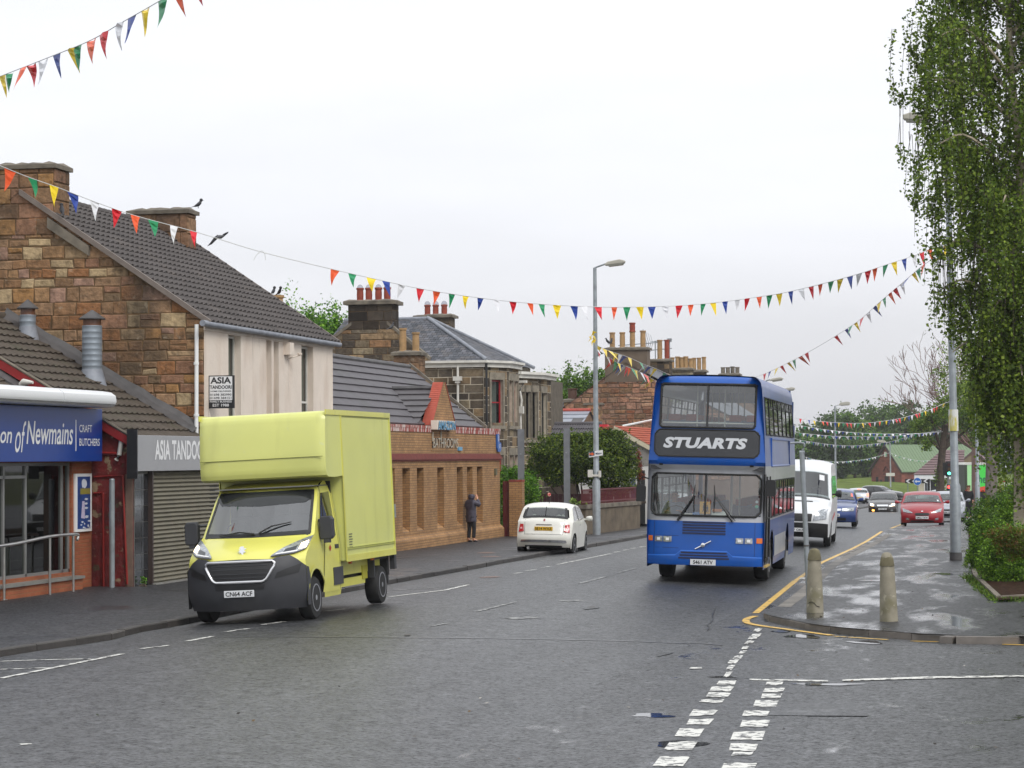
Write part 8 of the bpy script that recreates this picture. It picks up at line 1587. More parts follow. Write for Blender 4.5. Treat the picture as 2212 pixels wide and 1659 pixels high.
for sg in(-1,1):MV.patch('headlight',[(sg*.55,.78),(sg*.93,.86)],[(sg*.6,1.02),(sg*.93,1.2)],M_LAMPC,off=.02,nu=6)
MV.patch('parking_permit',[(.62,2.0),(.78,2.0)],[(.62,2.16),(.78,2.16)],M_PLATEW,off=.012,nu=1,nv=1);MV.patch('bonnet_slot',[(-.1,1.33),(.45,1.33)],[(-.1,1.355),(.45,1.355)],M_BLACK,off=.01,nu=4,nv=1)
MV.place(-7.2,70.6,R(2.5),roll=R(2))
def far_bus():
 p=atD(2066,1075,262);t=thing('single_decker_bus',(p.x,p.y,hill(p.y)),'white single-decker bus with a magenta skirt waiting at the junction','bus',rz=R(14));b=MB();W_,L_=2.5,10
 b.extr([(-W_/2,0,.35),(W_/2,0,.35),(W_/2,.05,2.6),(W_/2-.15,.12,2.85),(-W_/2+.15,.12,2.85),(-W_/2,.05,2.6)],(0,L_,0));b.build('body',mat('bus_white',srgb(206,206,204),.4,coat=.4),t,world=False,bevel=.06)
 b=MB();b.box(-W_/2-.01,W_/2+.01,-.02,L_-.2,.35,.85);b.build('skirt',mat('magenta_skirt',srgb(150,28,70),.4),t,world=False)
 b=MB();b.box(-1.12,1.12,-.02,.05,1.2,2.4);b.build('windscreen',M_GLOSSK,t,world=False);b=MB();b.box(-.9,.9,-.025,.05,2.45,2.72);b.build('destination_display',M_BLACK,t,world=False)
 for sg in(-1,1):
  for i in range(6):b=MB();b.box(*sorted((sg*1.2,sg*1.26)),.5+i*1.55,1.9+i*1.55,1.3,2.35);b.build('side_window',M_GLOSSK,t,world=False)
  wheel(t,sg*1.24,2.2,.45,sg,.3);wheel(t,sg*1.24,7.4,.45,sg,.3)
  b=MB();b.box(*sorted((sg*.75,sg*1.0)),-.04,0,.9,1.05);b.build('headlight',M_LAMPC,t,world=False)
far_bus()
def lorry():
 p=atD(2091,1070,225);t=thing('green_lorry',(p.x,p.y,hill(p.y)),'bright green box lorry with dark lettering at the junction','lorry',rz=R(8));b=MB()
 b.box(-.0,1.75,0,6,.95,3.55);b.build('box_body',mat('bright_green_panel',srgb(70,214,76),.45),t,world=False,bevel=.03)
 b=MB();b.box(-.3,.03,.0,6,.95,3.55);b.build('curtain_side',mat('dark_green_curtain',srgb(52,60,44),.7),t,world=False)
 b=MB();b.box(-.05,.35,-.03,0,1.0,3.5);b.build('corner_highlight',mat('pale_green',srgb(170,224,160),.5),t,world=False)
 b=MB();P=[(-.35,3.5),(1.8,3.5),(1.75,3.65),(1.6,3.72),(-.2,3.72),(-.3,3.65)];b.extr([(x,-.06,z)for x,z in P],(0,6.1,0));b.build('roof_cap',mat('dirty_white',srgb(206,206,198),.6),t,world=False)
 text_mb('The',frameM((1.15,-.01,2.15),(1,0,0),(0,0,1)),.8,1.1,bold=.02).build('lettering',mat('dark_teal',srgb(24,96,70),.5),t,world=False)
 b=MB();b.hexa([(-.3,-.02,.95),(1.76,-.02,.95),(1.76,0,.95),(-.3,0,.95)],[(-.3,-.02,1.1),(1.76,-.02,1.5),(1.76,0,1.5),(-.3,0,1.1)]);b.build('red_stripe',mat('orange_red',srgb(214,70,44),.5),t,world=False)
 b=MB();b.box(-.2,1.7,.1,5.9,.5,.92);b.build('chassis',M_DARK,t,world=False)
 for x,s_ in((-.25,-1),(1.7,1)):wheel(t,x,1.2,.48,s_,.3);wheel(t,x,4.9,.48,s_,.3)
 b=MB();b.box(-.2,1.7,6.1,7.8,.6,2.7);b.build('cab',mat('cab_green',srgb(60,170,66),.4,coat=.4),t,world=False,bevel=.1)
lorry()
b2=lambda x,y:(1701.1+.24409*x,918.1+.24409*y)
b3=lambda x,y:(1728.1+.22787*x,756.1+.22787*y)
b8=lambda x,y:(1998.2+.22775*x,972.1+.22775*y)
M_CONC=mat('mossy_concrete',srgb(138,132,116),.9,var=.18,vs_=6,bump=.006,bs=30,dirt=[(srgb(104,100,70),4,.5,.7,.6),(srgb(176,170,150),9,.62,.7,.6)])
for px,pyb,hh,lab,lean,sd in((1760.5,1326,1.09,'concrete bollard beside the leaning grey pole, cracked near its foot',(.0,.0),1),(1920,1345,1.12,'concrete bollard nearer the camera, alone in the middle of the pavement corner',(-.02,.0),2)):
 p=onZ(px,pyb-3,PT);t=thing('bollard',(p.x,p.y,PT),lab,'bollard','concrete bollards on the corner');b=MB();n_=14;V=[];F=[];r=random.Random(sd)
 prof=[(.142,-.05),(.140,.05),(.132,.3),(.120,.6),(.108,.85),(.1,.96),(.092,1.02),(.075,1.065),(.04,1.088),(.005,1.092)]
 for rr_,z in prof:
  for j in range(n_):
   a=6.283*j/n_;k=1+.06*math.cos(4*a)*(z<1)+r.uniform(-.02,.02);V.append((rr_*k*math.cos(a)+lean[0]*z,rr_*k*math.sin(a),z*hh/1.09))
 for i in range(len(prof)-1):
  for j in range(n_):F.append((i*n_+j,i*n_+(j+1)%n_,(i+1)*n_+(j+1)%n_,(i+1)*n_+j))
 b.add(V,F);b.build('shaft',M_CONC,t,smooth=50,world=False)
 b=MB();b.lathe([(.121,.9),(.118,.93),(.106,1.0),(.084,1.068),(.045,1.098),(.003,1.104)],(lean[0],0,0),n=14);b.build('mossy_cap',mat('moss_cap',srgb(104,98,76),.95,var=.3,vs_=8),t,smooth=50,world=False)
 if sd==1:b=MB();b.tube([(-.11,-.095,.16),(-.06,-.13,.19),(0,-.143,.17),(.04,-.14,.12),(.1,-.105,.1)],.005,n=4);b.build('crack',M_DARK,t,world=False)
p=onZ(1749,1316,PT);D_=41.6;top=atD(1733,977,D_);t=thing('leaning_pole',(p.x,p.y,PT),'thin grey leaning pole with a hooked top behind the left bollard','pole')
b=MB();b.tube([(p.x,p.y,0),(top.x,p.y-.1,top.z)],.045,n=12);b.build('tube',M_GALV,t,smooth=50)
b=MB();b.tube(catmull([(top.x-.0,p.y-.1,top.z),(top.x+.045,p.y-.1,top.z+.1),(top.x+.03,p.y-.1,top.z+.16),(top.x-.08,p.y-.1,top.z+.17),(top.x-.2,p.y-.1,top.z+.16)],3),.018,n=7);b.tube([(top.x-.04,p.y-.1,top.z),(top.x+.05,p.y-.1,top.z+.0)],.03,n=8);b.build('hook',M_GALV,t,smooth=50)
b=MB();q=p.lerp(Vector((top.x,p.y-.1,top.z)),.4);b.tube([q,q+(Vector((top.x,p.y-.1,top.z))-p).normalized()*.03],.052,n=12);b.build('clamp',M_LEADD,t)
D_=172;a,c=atD(1955,1044,D_),atD(2009,1034.5,D_);t=thing('chevron_sign',((a.x+c.x)/2,a.y,hill(a.y)),'black and white chevron board pointing left on the roundabout','sign');yb=a.y;b=MB();b.box(a.x,c.x,yb,yb+.04,a.z,c.z);b.build('board',M_BLACK,t)
w_,h_=c.x-a.x,c.z-a.z;b=MB()
for f in(.03,.28,.74):x=a.x+w_*f;zc_=(a.z+c.z)/2;b.poly((x,yb-.01,zc_),(x+.2,yb-.01,zc_+h_*.48),(x+.36,yb-.01,zc_+h_*.48),(x+.16,yb-.01,zc_),(x+.36,yb-.01,zc_-h_*.48),(x+.2,yb-.01,zc_-h_*.48))
b.build('chevrons',M_LETW,t)
b=MB();[b.box(x-.03,x+.03,yb+.04,yb+.1,hill(yb)-.2,c.z)for x in(a.x+.2,c.x-.2)];b.build('posts',M_GALV,t)
cc=atD(1981.8,1040,D_-.4);t=thing('arrow_disc_sign',(cc.x,cc.y,hill(cc.y)),'round blue sign with a white arrow pointing left','sign');b=MB();b.lathe([(.29,0),(.29,.03)],cc,'y',24);b.build('rim',M_LETW,t);b=MB();b.lathe([(.26,-.006),(.26,0)],cc,'y',24);b.build('disc',mat('sign_blue',srgb(30,110,200),.35),t)
b=MB();x,y,z=cc;b.poly(*[(x+px_*.2,y-.012,z+pz_*.2)for px_,pz_ in((-1,0),(-.3,.65),(-.3,.22),(.95,.22),(.95,-.22),(-.3,-.22),(-.3,-.65))]);b.build('arrow',M_LETW,t);b=MB();b.box(x-.03,x+.03,y+.03,y+.09,hill(y)-.2,z);b.build('post',M_GALV,t)
D_=148;p=atD(2049.5,1100,D_);z0=hill(p.y)+.05;t=thing('traffic_light',(p.x,p.y,z0),'traffic signal with a green lamp lit above and a red lamp lit lower down','traffic light');x,y=p.x,p.y;zt1,zb1=atD(2051,999,D_).z,atD(2051,1027,D_).z
b=MB();b.tube([(x-.02,y,z0-.1),(x-.02,y,zt1)],.055,n=10);b.build('pole',M_GPAINT,t)
b=MB();b.box(x-.08,x+.2,y-.22,y-.02,zb1,zt1);b.box(x-.16,x+.28,y-.02,y,zb1-.08,zt1+.08);b.box(x-.33,x-.1,y-.15,y+.1,zb1,zt1);hd=b.build('signal_head',M_BLACK,t)
for i,m_ in enumerate((mat('unlit_red',(.06,.01,.01),.3),mat('unlit_amber',(.08,.04,.01),.3),mat('green_lit',(.1,1,.6),.3,emit=(.12,1,.62),estr=2.5))):b=MB();zc_=lerp(zt1,zb1,(i+.5)/3);b.lathe([(.1,-.02),(.1,0)],(x+.06,y-.225,zc_),'y',14);b.build('signal_lens',m_,hd);b=MB();b.tube([(x-.05,y-.3,zc_+.05),(x+.06,y-.3,zc_+.12),(x+.17,y-.3,zc_+.05)],.015,n=4);b.build('visor',M_BLACK,hd)
zr_=atD(2050,1052,D_).z;b=MB();b.box(x-.1,x+.16,y-.2,y-.02,zr_-.5,zr_+.16);h2_=b.build('pedestrian_head',M_BLACK,t);b=MB();b.lathe([(.09,-.02),(.09,0)],(x+.03,y-.205,zr_),'y',14);b.build('red_man_lens',mat('red_lit',(1,.08,.06),.3,emit=(1,.06,.05),estr=3),h2_)
D_=330;p=atD(1915,1066,D_);z0=-2.35;t=thing('church_hall',(p.x,p.y,z0),'red sandstone gabled hall with a pale green roof','building',rz=-R(50));M_RSAND=brick_mat('red_sandstone',srgb(134,78,64),srgb(112,62,52),srgb(96,64,56),bw=.7,rh=.3)
b=MB();b.extr([(-3.5,0,-1),(3.5,0,-1),(3.5,0,3.0),(0,0,6.4),(-3.5,0,3.0)],(0,15,0));b.build('wall',M_RSAND,t,world=False)
M_GRN=mat('green_metal_roof',srgb(104,124,92),.5,var=.06,vs_=1.5)
for sg in(-1,1):
 b=MB();A_=[Vector((sg*3.8,-.25,2.75)),Vector((sg*3.8,15.2,2.75)),Vector((0,15.2,6.5)),Vector((0,-.25,6.5))];b.hexa(A_,[q+Vector((0,0,.12))for q in A_])
 for i in range(30):f=i/30;y_=lerp(-.2,15.1,f);b.tube([(sg*3.8,y_,2.89),(0,y_,6.64)],.03,n=4)
 b.build('roof',M_GRN,t,world=False)
 b=MB();b.hexa([(sg*3.85,-.32,2.6),(0,-.32,6.35),(0,-.2,6.35),(sg*3.85,-.2,2.6)],[(sg*3.85,-.32,2.95),(0,-.32,6.7),(0,-.2,6.7),(sg*3.85,-.2,2.95)]);b.build('bargeboard',mat('dark_bargeboard',srgb(60,46,44),.7),t,world=False)
for x0,x1,z0_,z1_,nm in((-2.4,-1.9,.5,2.1,'window'),(-1.4,-1.0,.7,1.7,'window'),(1.4,1.9,.5,2.1,'window'),(-.35,.55,0,2.2,'door')):
 b=MB();b.box(x0,x1,-.04,0,z0_,z1_);b.build(nm,M_DARK,t,world=False)
b=MB();b.box(-.7,.7,-.08,0,2.4,2.6);b.tube([(-.6,-.06,2.9),(0,-.06,3.6),(.6,-.06,2.9)],.09,n=5);b.build('door_arch',mat('dark_sandstone',srgb(90,52,46),.9),t,world=False);b=MB();b.box(-.2,.25,-.2,0,4.9,5.6);b.build('bell_niche',M_WHITED,t,world=False)
b=MB();b.box(3.5,3.54,2.5,14.9,-1,2.7);b.build('side_render',mat('cream_harl',srgb(176,168,140),.9),t,world=False)
b=MB()
for y_ in(3.2,6.5):b.tube([(3.6,y_,0),(3.6,y_,2.7)],.07,n=6)
b.build('downpipe',M_WHITED,t,world=False)
D_=242;t0=atD(1977,1026,D_);t1=atD(2078,1026,D_);r0_,r1_=atD(2036,972,D_+4),atD(2096,972,D_+4);zg=hill(t0.y);t=thing('bungalow',((t0.x+t1.x)/2,t0.y,zg),'white-fronted bungalow with brown tiled hipped roof behind the tree','house')
b=MB();y0_=t0.y;b.box(t0.x+.3,t1.x,y0_+.35,y0_+8,zg-.5,t0.z);b.build('wall',mat('cream_wall',srgb(196,188,166),.9,var=.05),t)
b=MB();b.box(t0.x-.1,t1.x,y0_-.05,y0_+.05,t0.z-.45,t0.z+.02);b.build('white_fascia',M_WHITE,t)
b=roof((t0.x-.2,y0_-.1,t0.z),(t1.x+.2,y0_-.1,t0.z),(t1.x+.2,y0_+4,r0_.z),(t0.x-.2,y0_+4,r0_.z),10,24,step=.08,amp=.0,k=1)
hv=Vector((r0_.x-t0.x+.2,4.1,0));nn_=Vector((-hv.y,hv.x,0)).normalized();b.clip([((t0.x-.2,y0_-.1,t0.z),nn_)]);b.build('roof',mat('brown_purple_tile',srgb(112,92,92),.8,var=.1),t)
b=MB();b.poly((t0.x-.2,y0_-.1,t0.z),(r0_.x,y0_+4,r0_.z),(t0.x-.2,y0_+8,t0.z));b.poly((t0.x-.2,y0_+8,t0.z),(r0_.x,y0_+4,r0_.z),(t1.x,y0_+4,r0_.z),(t1.x,y0_+8,t0.z));b.build('hip_slope',MATS['brown_purple_tile'],t)
b=MB();x_=atD(1998,1040,D_).x;b.box(x_,x_+1.1,y0_+.3,y0_+.36,zg+.9,zg+2.0);b.build('window',M_GLOSSK,t);b=MB();b.box(x_-.08,x_+1.18,y0_+.28,y0_+.33,zg+.8,zg+.9);b.box(x_+.5,x_+.56,y0_+.27,y0_+.3,zg+.9,zg+2);b.box(x_-.08,x_,y0_+.28,y0_+.33,zg+.9,zg+2);b.box(x_+1.1,x_+1.18,y0_+.28,y0_+.33,zg+.9,zg+2);b.build('window_frame',M_WHITE,t)
D_=255;a,c,ap_=atD(2066,1006,D_),atD(2140,1004,D_),atD(2103,975,D_);t=thing('gabled_house',(ap_.x,ap_.y,hill(ap_.y)),'beige rendered gable house behind the green lorry','house');b=MB();b.extr([(a.x,a.y,-3),(c.x,a.y,-3),(c.x,a.y,a.z),(ap_.x,a.y,ap_.z),(a.x,a.y,a.z)],(0,9,0));b.build('wall',mat('beige_harl',srgb(132,116,92),.9,var=.08),t)
b=MB()
for q in(a,c):s_=Vector(((q.x-ap_.x)*.06,0,(q.z-ap_.z)*.06));P=[Vector((q.x,a.y-.2,q.z+.03))+s_,Vector((q.x,a.y+9.2,q.z+.03))+s_,Vector((ap_.x,a.y+9.2,ap_.z+.03)),Vector((ap_.x,a.y-.2,ap_.z+.03))];b.hexa(P,[v+Vector((0,0,.14))for v in P])
b.build('roof',MATS['brown_purple_tile'],t)
def guard(pxa,pxb,yt,yb_,D_,label,name,m1,n_=9,m2=None):
 a,c=atD(pxa,yb_,D_),atD(pxb,yb_,D_);zt1=atD((pxa+pxb)/2,yt,D_).z;t=thing(name,((a.x+c.x)/2,a.y,a.z),label,'barrier');b=MB()
 b.tube([(a.x,a.y,a.z),(a.x,a.y,zt1),(c.x,a.y,zt1),(c.x,a.y,a.z)],.035,n=6);b.tube([(a.x,a.y,a.z+.15),(c.x,a.y,a.z+.15)],.025,n=5);b.build('frame',m1,t)
 b=MB();[b.tube([(lerp(a.x,c.x,i/n_),a.y,a.z+.15),(lerp(a.x,c.x,i/n_),a.y,zt1)],.012,n=4)for i in range(1,n_)];b.build('bars',m2 or m1,t)
guard(2139,2153,1033,1086,118,'galvanised pedestrian guard rail beyond the hedge','guard_rail',M_GALV,5)
guard(2160,2205,1040,1068,126,'red and white roadworks barrier behind the hedge','roadworks_barrier',M_REDT,9,M_WHITE)
p=atD(2083,1100,121);t=thing('litter_bin',(p.x,p.y,hill(p.y)+.1),'black litter bin beside the walking woman','bin');b=MB();b.lathe([(.2,0),(.24,.1),(.25,.75),(.27,.78),(.27,.84),(.2,.95),(.05,1.0)],(p.x,p.y,hill(p.y)+.1),n=14);b.build('body',M_BLACK,t,smooth=50);b=MB();b.box(p.x-.14,p.x+.14,p.y-.27,p.y-.25,hill(p.y)+.75,hill(p.y)+.87);b.build('opening',M_DARK,t)
p=atD(2145.5,1060,128);b=MB();b.tube([(p.x,p.y,hill(p.y)),(p.x,p.y,atD(2145,940,128).z)],.05,n=8);b.box(p.x-.15,p.x+.15,p.y-.07,p.y-.05,atD(2145,975,128).z,atD(2145,950,128).z);tag(b.build('sign_pole',M_WHITED,loc=(p.x,p.y,hill(p.y))),'slim pale sign pole standing among the birch strands','pole')
# ---------------------------------------------------------------- bunting
FL={'R':mat('red_pennant',srgb(216,22,40),.55,coat=.2),'O':mat('orange_pennant',srgb(238,92,42),.55,coat=.2),'G':mat('green_pennant',srgb(24,140,88),.55,coat=.2),'Y':mat('yellow_pennant',srgb(240,208,20),.55,coat=.2),'B':mat('blue_pennant',srgb(28,62,150),.55,coat=.2),'W':mat('white_pennant',srgb(228,228,232),.55,coat=.2)}
M_CORD=mat('white_cord',(.6,.6,.6),.7)
def bunting(label,pts,D0,D1,flags,hw_,hh_,cord_r=.006,group='strings of bunting across the street',seed=1,slack=.1):
 """pts: sagging line in the photo; the string hangs in one vertical plane from depth D0 to D1. flags: (px, colour)"""
 r=random.Random(seed);x0,x1=pts[0][0],pts[-1][0];cp=catmull([(a,c,0)for a,c in pts],4)
 xs=[v.x for v in cp];ys=[v.y for v in cp]
 if x0>x1:xs,ys=xs[::-1],ys[::-1]
 def at(px):
  f=(px-x0)/(x1-x0);D=1/lerp(1/D0,1/D1,f);return atD(px,float(np.interp(px,xs,ys)),D)
 o=at(x0);t=thing('bunting_string',o,label,'bunting',group);b=MB();n_=max(24,int(abs(x1-x0)/14));b.tube([at(lerp(x0,x1,i/n_))for i in range(n_+1)],cord_r,n=4,cap=False);b.build('cord',M_CORD,t)
 for k,(px,c_)in enumerate(flags):
  f=(px-x0)/(x1-x0);w_=lerp(hw_[0],hw_[1],f)*r.uniform(.82,1.25);h_=interp(f,np.linspace(0,1,len(hh_)),hh_)*r.uniform(.95,1.15);a,c=at(px-w_),at(px+w_);D=1/lerp(1/D0,1/D1,f);H_=h_*D/5100
  m_=(a+c)/2;sw=Vector((r.uniform(-.4,.4)*(c-a).length,r.uniform(-.35,.35)*H_*.4,-H_));bow=Vector((0,r.uniform(-.05,.05),0));b=MB();V=[];n2=6
  for j in range(n2+1):
   q=j/n2;e1=a.lerp(m_,q)+sw*q+bow*math.sin(q*3.1);e2=c.lerp(m_,q)+sw*q+bow*math.sin(q*3.1)-Vector((0,.012*math.sin(q*7+k),0));V+=[e1,(e1+e2)/2+Vector((0,r.uniform(-.22,.22)*(c-a).length*(1-q),0)),e2]
  F=[]
  for j in range(n2):F+=[(j*3,j*3+1,j*3+4,j*3+3),(j*3+1,j*3+2,j*3+5,j*3+4)]
  b.add(V,F);b.build('pennant',FL[c_],t)
 return t
z1_=lambda x,y:(x*.21973,y*.21973)
bunting('nearest string of bunting, crossing the sky at the top left corner',[(-20,172),(0,165),(110,122),(198,86),(264,48),(343,3),(420,-45),(500,-100)],31,22.5,list(zip((5,22,52,67,93,122,153,168,198,225,258,285,314,353,381,417,462),'YGORWBYGORWBYGORW')),(8,11),(45,62))
F2=[(22,'O'),(70,'G'),(117,'Y'),(157,'B'),(204,'W'),(252,'R'),(292,'O'),(331,'G'),(376,'W'),(418,'R'),(724,'O'),(761,'G'),(802,'Y'),(834,'B'),(868,'W'),(908,'R'),(943,'O'),(976,'G'),(1006,'Y'),(1038,'B'),(1072,'W'),(1108,'R'),(1145,'O'),(1170,'G'),(1203,'Y'),(1240,'B'),(1262,'W'),(1292,'R'),(1327,'O'),(1354,'G'),(1382,'Y'),(1408,'B'),(1437,'W'),(1467,'R'),(1492,'O'),(1519,'G'),(1540,'Y'),(1566,'B'),(1593,'W'),(1614,'R'),(1640,'O'),(1662,'G'),(1683,'Y'),(1708,'B'),(1730,'W'),(1752,'R'),(1772,'O'),(1795,'G'),(1815,'Y'),(1836,'B'),(1856,'W'),(1875,'R'),(1890,'O'),(1913,'G'),(1931,'Y'),(1953,'B'),(1975,'W'),(1991,'R'),(2008,'O'),(2022,'G'),(2034,'B'),(2042,'Y')]
bunting('longest string of bunting, sweeping from the left roofs to the near right-hand lamp post',[(-30,346),(0,358),(62,383),(125,405),(205,436),(292,466),(430,503),(560,543),(720,582),(830,607),(905,623),(1010,640),(1110,652),(1200,659),(1290,663),(1380,663),(1470,660),(1560,652),(1640,641),(1700,631),(1780,612),(1860,590),(1920,570),(1975,552),(2010,538),(2050,528)],40,60,F2,(10.5,5.5),(42,38,35,30,28,27,26,26,29),cord_r=.007,seed=2)
b=MB();pts_=[atD(560,545,44),atD(566,541,44),atD(572,548,44),atD(574,562,44)];b.tube(pts_,.006,n=4);b.tube([pts_[0],atD(553,552,44),atD(548,562,44)],.005,n=4);tag(b.build('loose_cord',M_CORD,loc=tuple(pts_[0])),'short loose end of cord dangling where pennants are missing','cord')
bunting('string of bunting climbing from behind the bus to the near right-hand lamp post',[(2048,538),(1994,573),(1960,602),(1922,634),(1891,661),(1860,689),(1805,726),(1742,763),(1690,790),(1640,812),(1560,838)],60,118,list(zip((1994,1983,1973,1960,1948,1933,1922,1910,1899,1889,1875,1862,1848,1838,1828,1805,1742,1728,1715,1703,1688,1678,1663,1652),'OGYBWROGYBWRYGBRROGYRYBR')),(4.2,3),(24,22,18,14),cord_r=.008,seed=3)
bunting('upper of two strings of bunting tied to the left lamp post',[(1284,743),(1306,754),(1331,763),(1353,770),(1376,780),(1396,789),(1416,796),(1440,807),(1500,832)],81,105,list(zip((1290,1296,1306,1318,1331,1340,1350,1360,1384,1396,1404,1416,1437),'YYYYYWBYGWBYG')),(4.5,3.5),(20,18,15),cord_r=.009,seed=4)
bunting('lower of two strings of bunting tied to the left lamp post',[(1284,750),(1308,767),(1331,782),(1351,791),(1367,797),(1385,805),(1404,815),(1421,826),(1470,850)],81,105,list(zip((1289,1293,1299,1312,1319,1326,1332,1337,1343,1349,1355,1360,1366,1373,1386,1391,1397,1402,1410,1420),'WRGWROGYBWROGYWROGYW')),(4,3.2),(17,20,15),cord_r=.009,seed=5)
b=MB();p=atD(1283.5,738,80.9);r=random.Random(3)
for i in range(9):
 q=Vector((p.x+r.uniform(-.09,.09),p.y-.13-.01*i,p.z+r.uniform(-.25,.28)));f_=lambda:Vector((r.uniform(-.11,.11),r.uniform(-.05,.02),r.uniform(-.16,.16)));b.poly(q+f_(),q+f_(),q+f_(),q)
tag(b.build('bunched_pennants',FL['Y'],loc=tuple(p)),'bunch of yellow pennants wrapped round the left lamp post','bunting')
f5=[(5,'R'),(48,'W'),(85,'B'),(133,'Y'),(215,'O'),(256,'R'),(290,'W'),(335,'B'),(370,'Y'),(412,'G'),(446,'R'),(480,'R'),(522,'W'),(555,'G'),(593,'Y'),(656,'R'),(711,'W'),(757,'O'),(780,'G'),(820,'Y'),(850,'B'),(880,'W'),(908,'R'),(942,'R'),(970,'G'),(1000,'Y'),(1032,'B'),(1062,'W'),(1100,'R'),(1130,'R'),(1158,'G'),(1188,'Y'),(1247,'W'),(1270,'R'),(1300,'R'),(1368,'Y')]
X3=lambda x:b3(x,0)[0];Y3=lambda y:b3(0,y)[1]
bunting('multicoloured string of bunting highest over the far road',[b3(*q)for q in((-60,640),(0,650),(80,663),(215,678),(370,690),(520,695),(655,690),(820,670),(940,650),(1060,620),(1190,578),(1270,550),(1370,505),(1480,470))],135,152,[(X3(x),c)for x,c in f5],(2.3,2.3),(10,10),cord_r=.012,seed=6)
def cyc(x0,x1,st,pat):return[(X3(x0+i*st),pat[i%len(pat)])for i in range(int((x1-x0)/st))]
bunting('upper of the blue, white and green strings over the far road',[b3(*q)for q in((-60,700),(0,715),(150,742),(340,768),(500,782),(650,790),(800,795),(950,795),(1200,788),(1400,770))],160,165,cyc(15,1350,36,'WGWB'),(2.9,2.9),(6.4,6.4),cord_r=.014,seed=7)
bunting('straighter blue, white and green string just below the upper one',[b3(*q)for q in((-60,780),(0,788),(150,802),(280,815),(430,820),(620,822),(780,822),(950,810),(1150,790),(1340,765))],166,160,cyc(5,1250,34,'GWBW'),(3.1,3.1),(7,7),cord_r=.014,seed=8)
bunting('lower closely spaced blue, white and green string dipping deepest',[b3(*q)for q in((-60,835),(0,855),(100,870),(200,885),(330,900),(450,908),(560,905),(700,890),(850,870),(950,845),(1050,815),(1200,785))],190,175,cyc(5,1150,21,'WGBW'),(1.8,1.8),(7,6.5),cord_r=.014,seed=9)
bunting('farthest left string of tiny pennants, from the bus to the sandstone hall',[b3(*q)for q in((30,1008),(55,1015),(150,1040),(350,1060),(500,1050),(650,1030),(850,975))],270,299,cyc(60,845,18,'WBGW'),(1.6,1.6),(4,4),cord_r=.016,seed=10)
bunting('pale string of tiny pennants across the green roof',[b3(*q)for q in((855,972),(950,1010),(1100,1045),(1200,1048),(1290,1035))],299,285,cyc(870,1280,20,'WGW'),(1.6,1.6),(3.6,3.6),cord_r=.012,seed=11)
# ---------------------------------------------------------------- birds
def crow(p,rz,label,s=1.0):
 t=thing('crow',p,label,'bird','black crows perched on the roofs',rz=rz);b=MB()
 pts=[(-.2,0,.06),(-.1,0,.1),(0,0,.15),(.08,0,.23),(.11,0,.3),(.13,0,.33)];b.tube([Vector(q)*s for q in pts],[v*s for v in(.012,.05,.075,.07,.045,.04)],n=10);b.lathe([(.01,-.045),(.04,-.02),(.045,.01),(.03,.035),(.005,.045)],Vector((.135,0,.345))*s,n=9);b.build('body',M_CROW,t,smooth=60,world=False)
 b=MB();b.tube([Vector((.17,0,.345))*s,Vector((.25,0,.33))*s],[.016*s,.003*s],n=6);b.tube([Vector((0,.03,.1))*s,Vector((.01,.03,0))*s],.008*s,n=4);b.tube([Vector((0,-.03,.1))*s,Vector((.01,-.03,0))*s],.008*s,n=4);b.build('beak_and_legs',M_BLACK,t,world=False)
 b=MB();b.hexa([Vector(q)*s for q in((-.36,-.04,-.0),(-.18,-.03,.06),(-.18,.03,.06),(-.36,.04,-.0))],[Vector(q)*s for q in((-.36,-.04,.012),(-.18,-.03,.09),(-.18,.03,.09),(-.36,.04,.012))]);b.build('tail',M_CROW,t,world=False);return t
p=atD(428,450,60.4);crow((p.x,p.y,p.z),R(40),'crow on the right end of the second stone chimney',.62)
p=atD(134,466,53.3);crow((p.x,p.y,p.z),R(120),'crow sitting on the dark roof beside the left chimney',.75)
for px,py,rz,lab in((590,637,80,'left crow of the pair on the buff pot behind the roof'),(603,638,-40,'right crow of the pair on the buff pot behind the roof')):p=atD(px,py,66);crow((p.x,p.y,p.z),R(rz),lab,.6)
p=atD(597,638,66);t=thing('rear_chimney',(p.x,p.y,0),'buff pot on a stack barely visible over the roof slope','chimney');b=MB();chimney_pot(b,p.x,p.y,p.z-.5,.5,.2);b.build('chimney_pot',M_BUFF,t,smooth=50);b=MB();b.box(p.x-.5,p.x+.5,p.y-.3,p.y+.3,0,p.z-.5);b.build('stack',M_MORTAR,t)
p=atD(854,709,96);crow((p.x,p.y-.6,p.z-.1),R(60),'crow beside the sooty chimney with four pots',.8)
for px,lab in((1314,'left crow on the first buff pot of the cement stack'),(1320,'right crow on the first buff pot of the cement stack')):p=atD(px,742,127.6);crow((p.x,p.y,p.z-.05),R(200 if px<1317 else 80),lab,.9)
p=atD(1520,783,158);crow((p.x,p.y,p.z),R(90),'crow on the last tall buff pot above the bus',1.0)
p=atD(474,514,46);t=thing('flying_bird',p,'dark bird with long narrow wings gliding past the bunting','bird');b=MB();k=46/5100
b.tube([(-.08,0,.0),(0,0,.02),(.09,0,.04)],[.012,.04,.014],n=8);b.build('body',mat('grey_feathers',(.12,.12,.13),.6),t,smooth=60,world=False)
for s_,P in((1,[(0,0),(8,8),(14,11),(20,13),(19,10),(10,3),(3,-2)]),(-1,[(0,2),(-8,-4),(-18,-13),(-28,-17),(-22,-11),(-12,2),(-4,7)])):
 b=MB();b.extr([(a*k,0,c*k)for a,c in P],(0,.02,0));b.build('wing',M_CROW,t,world=False)
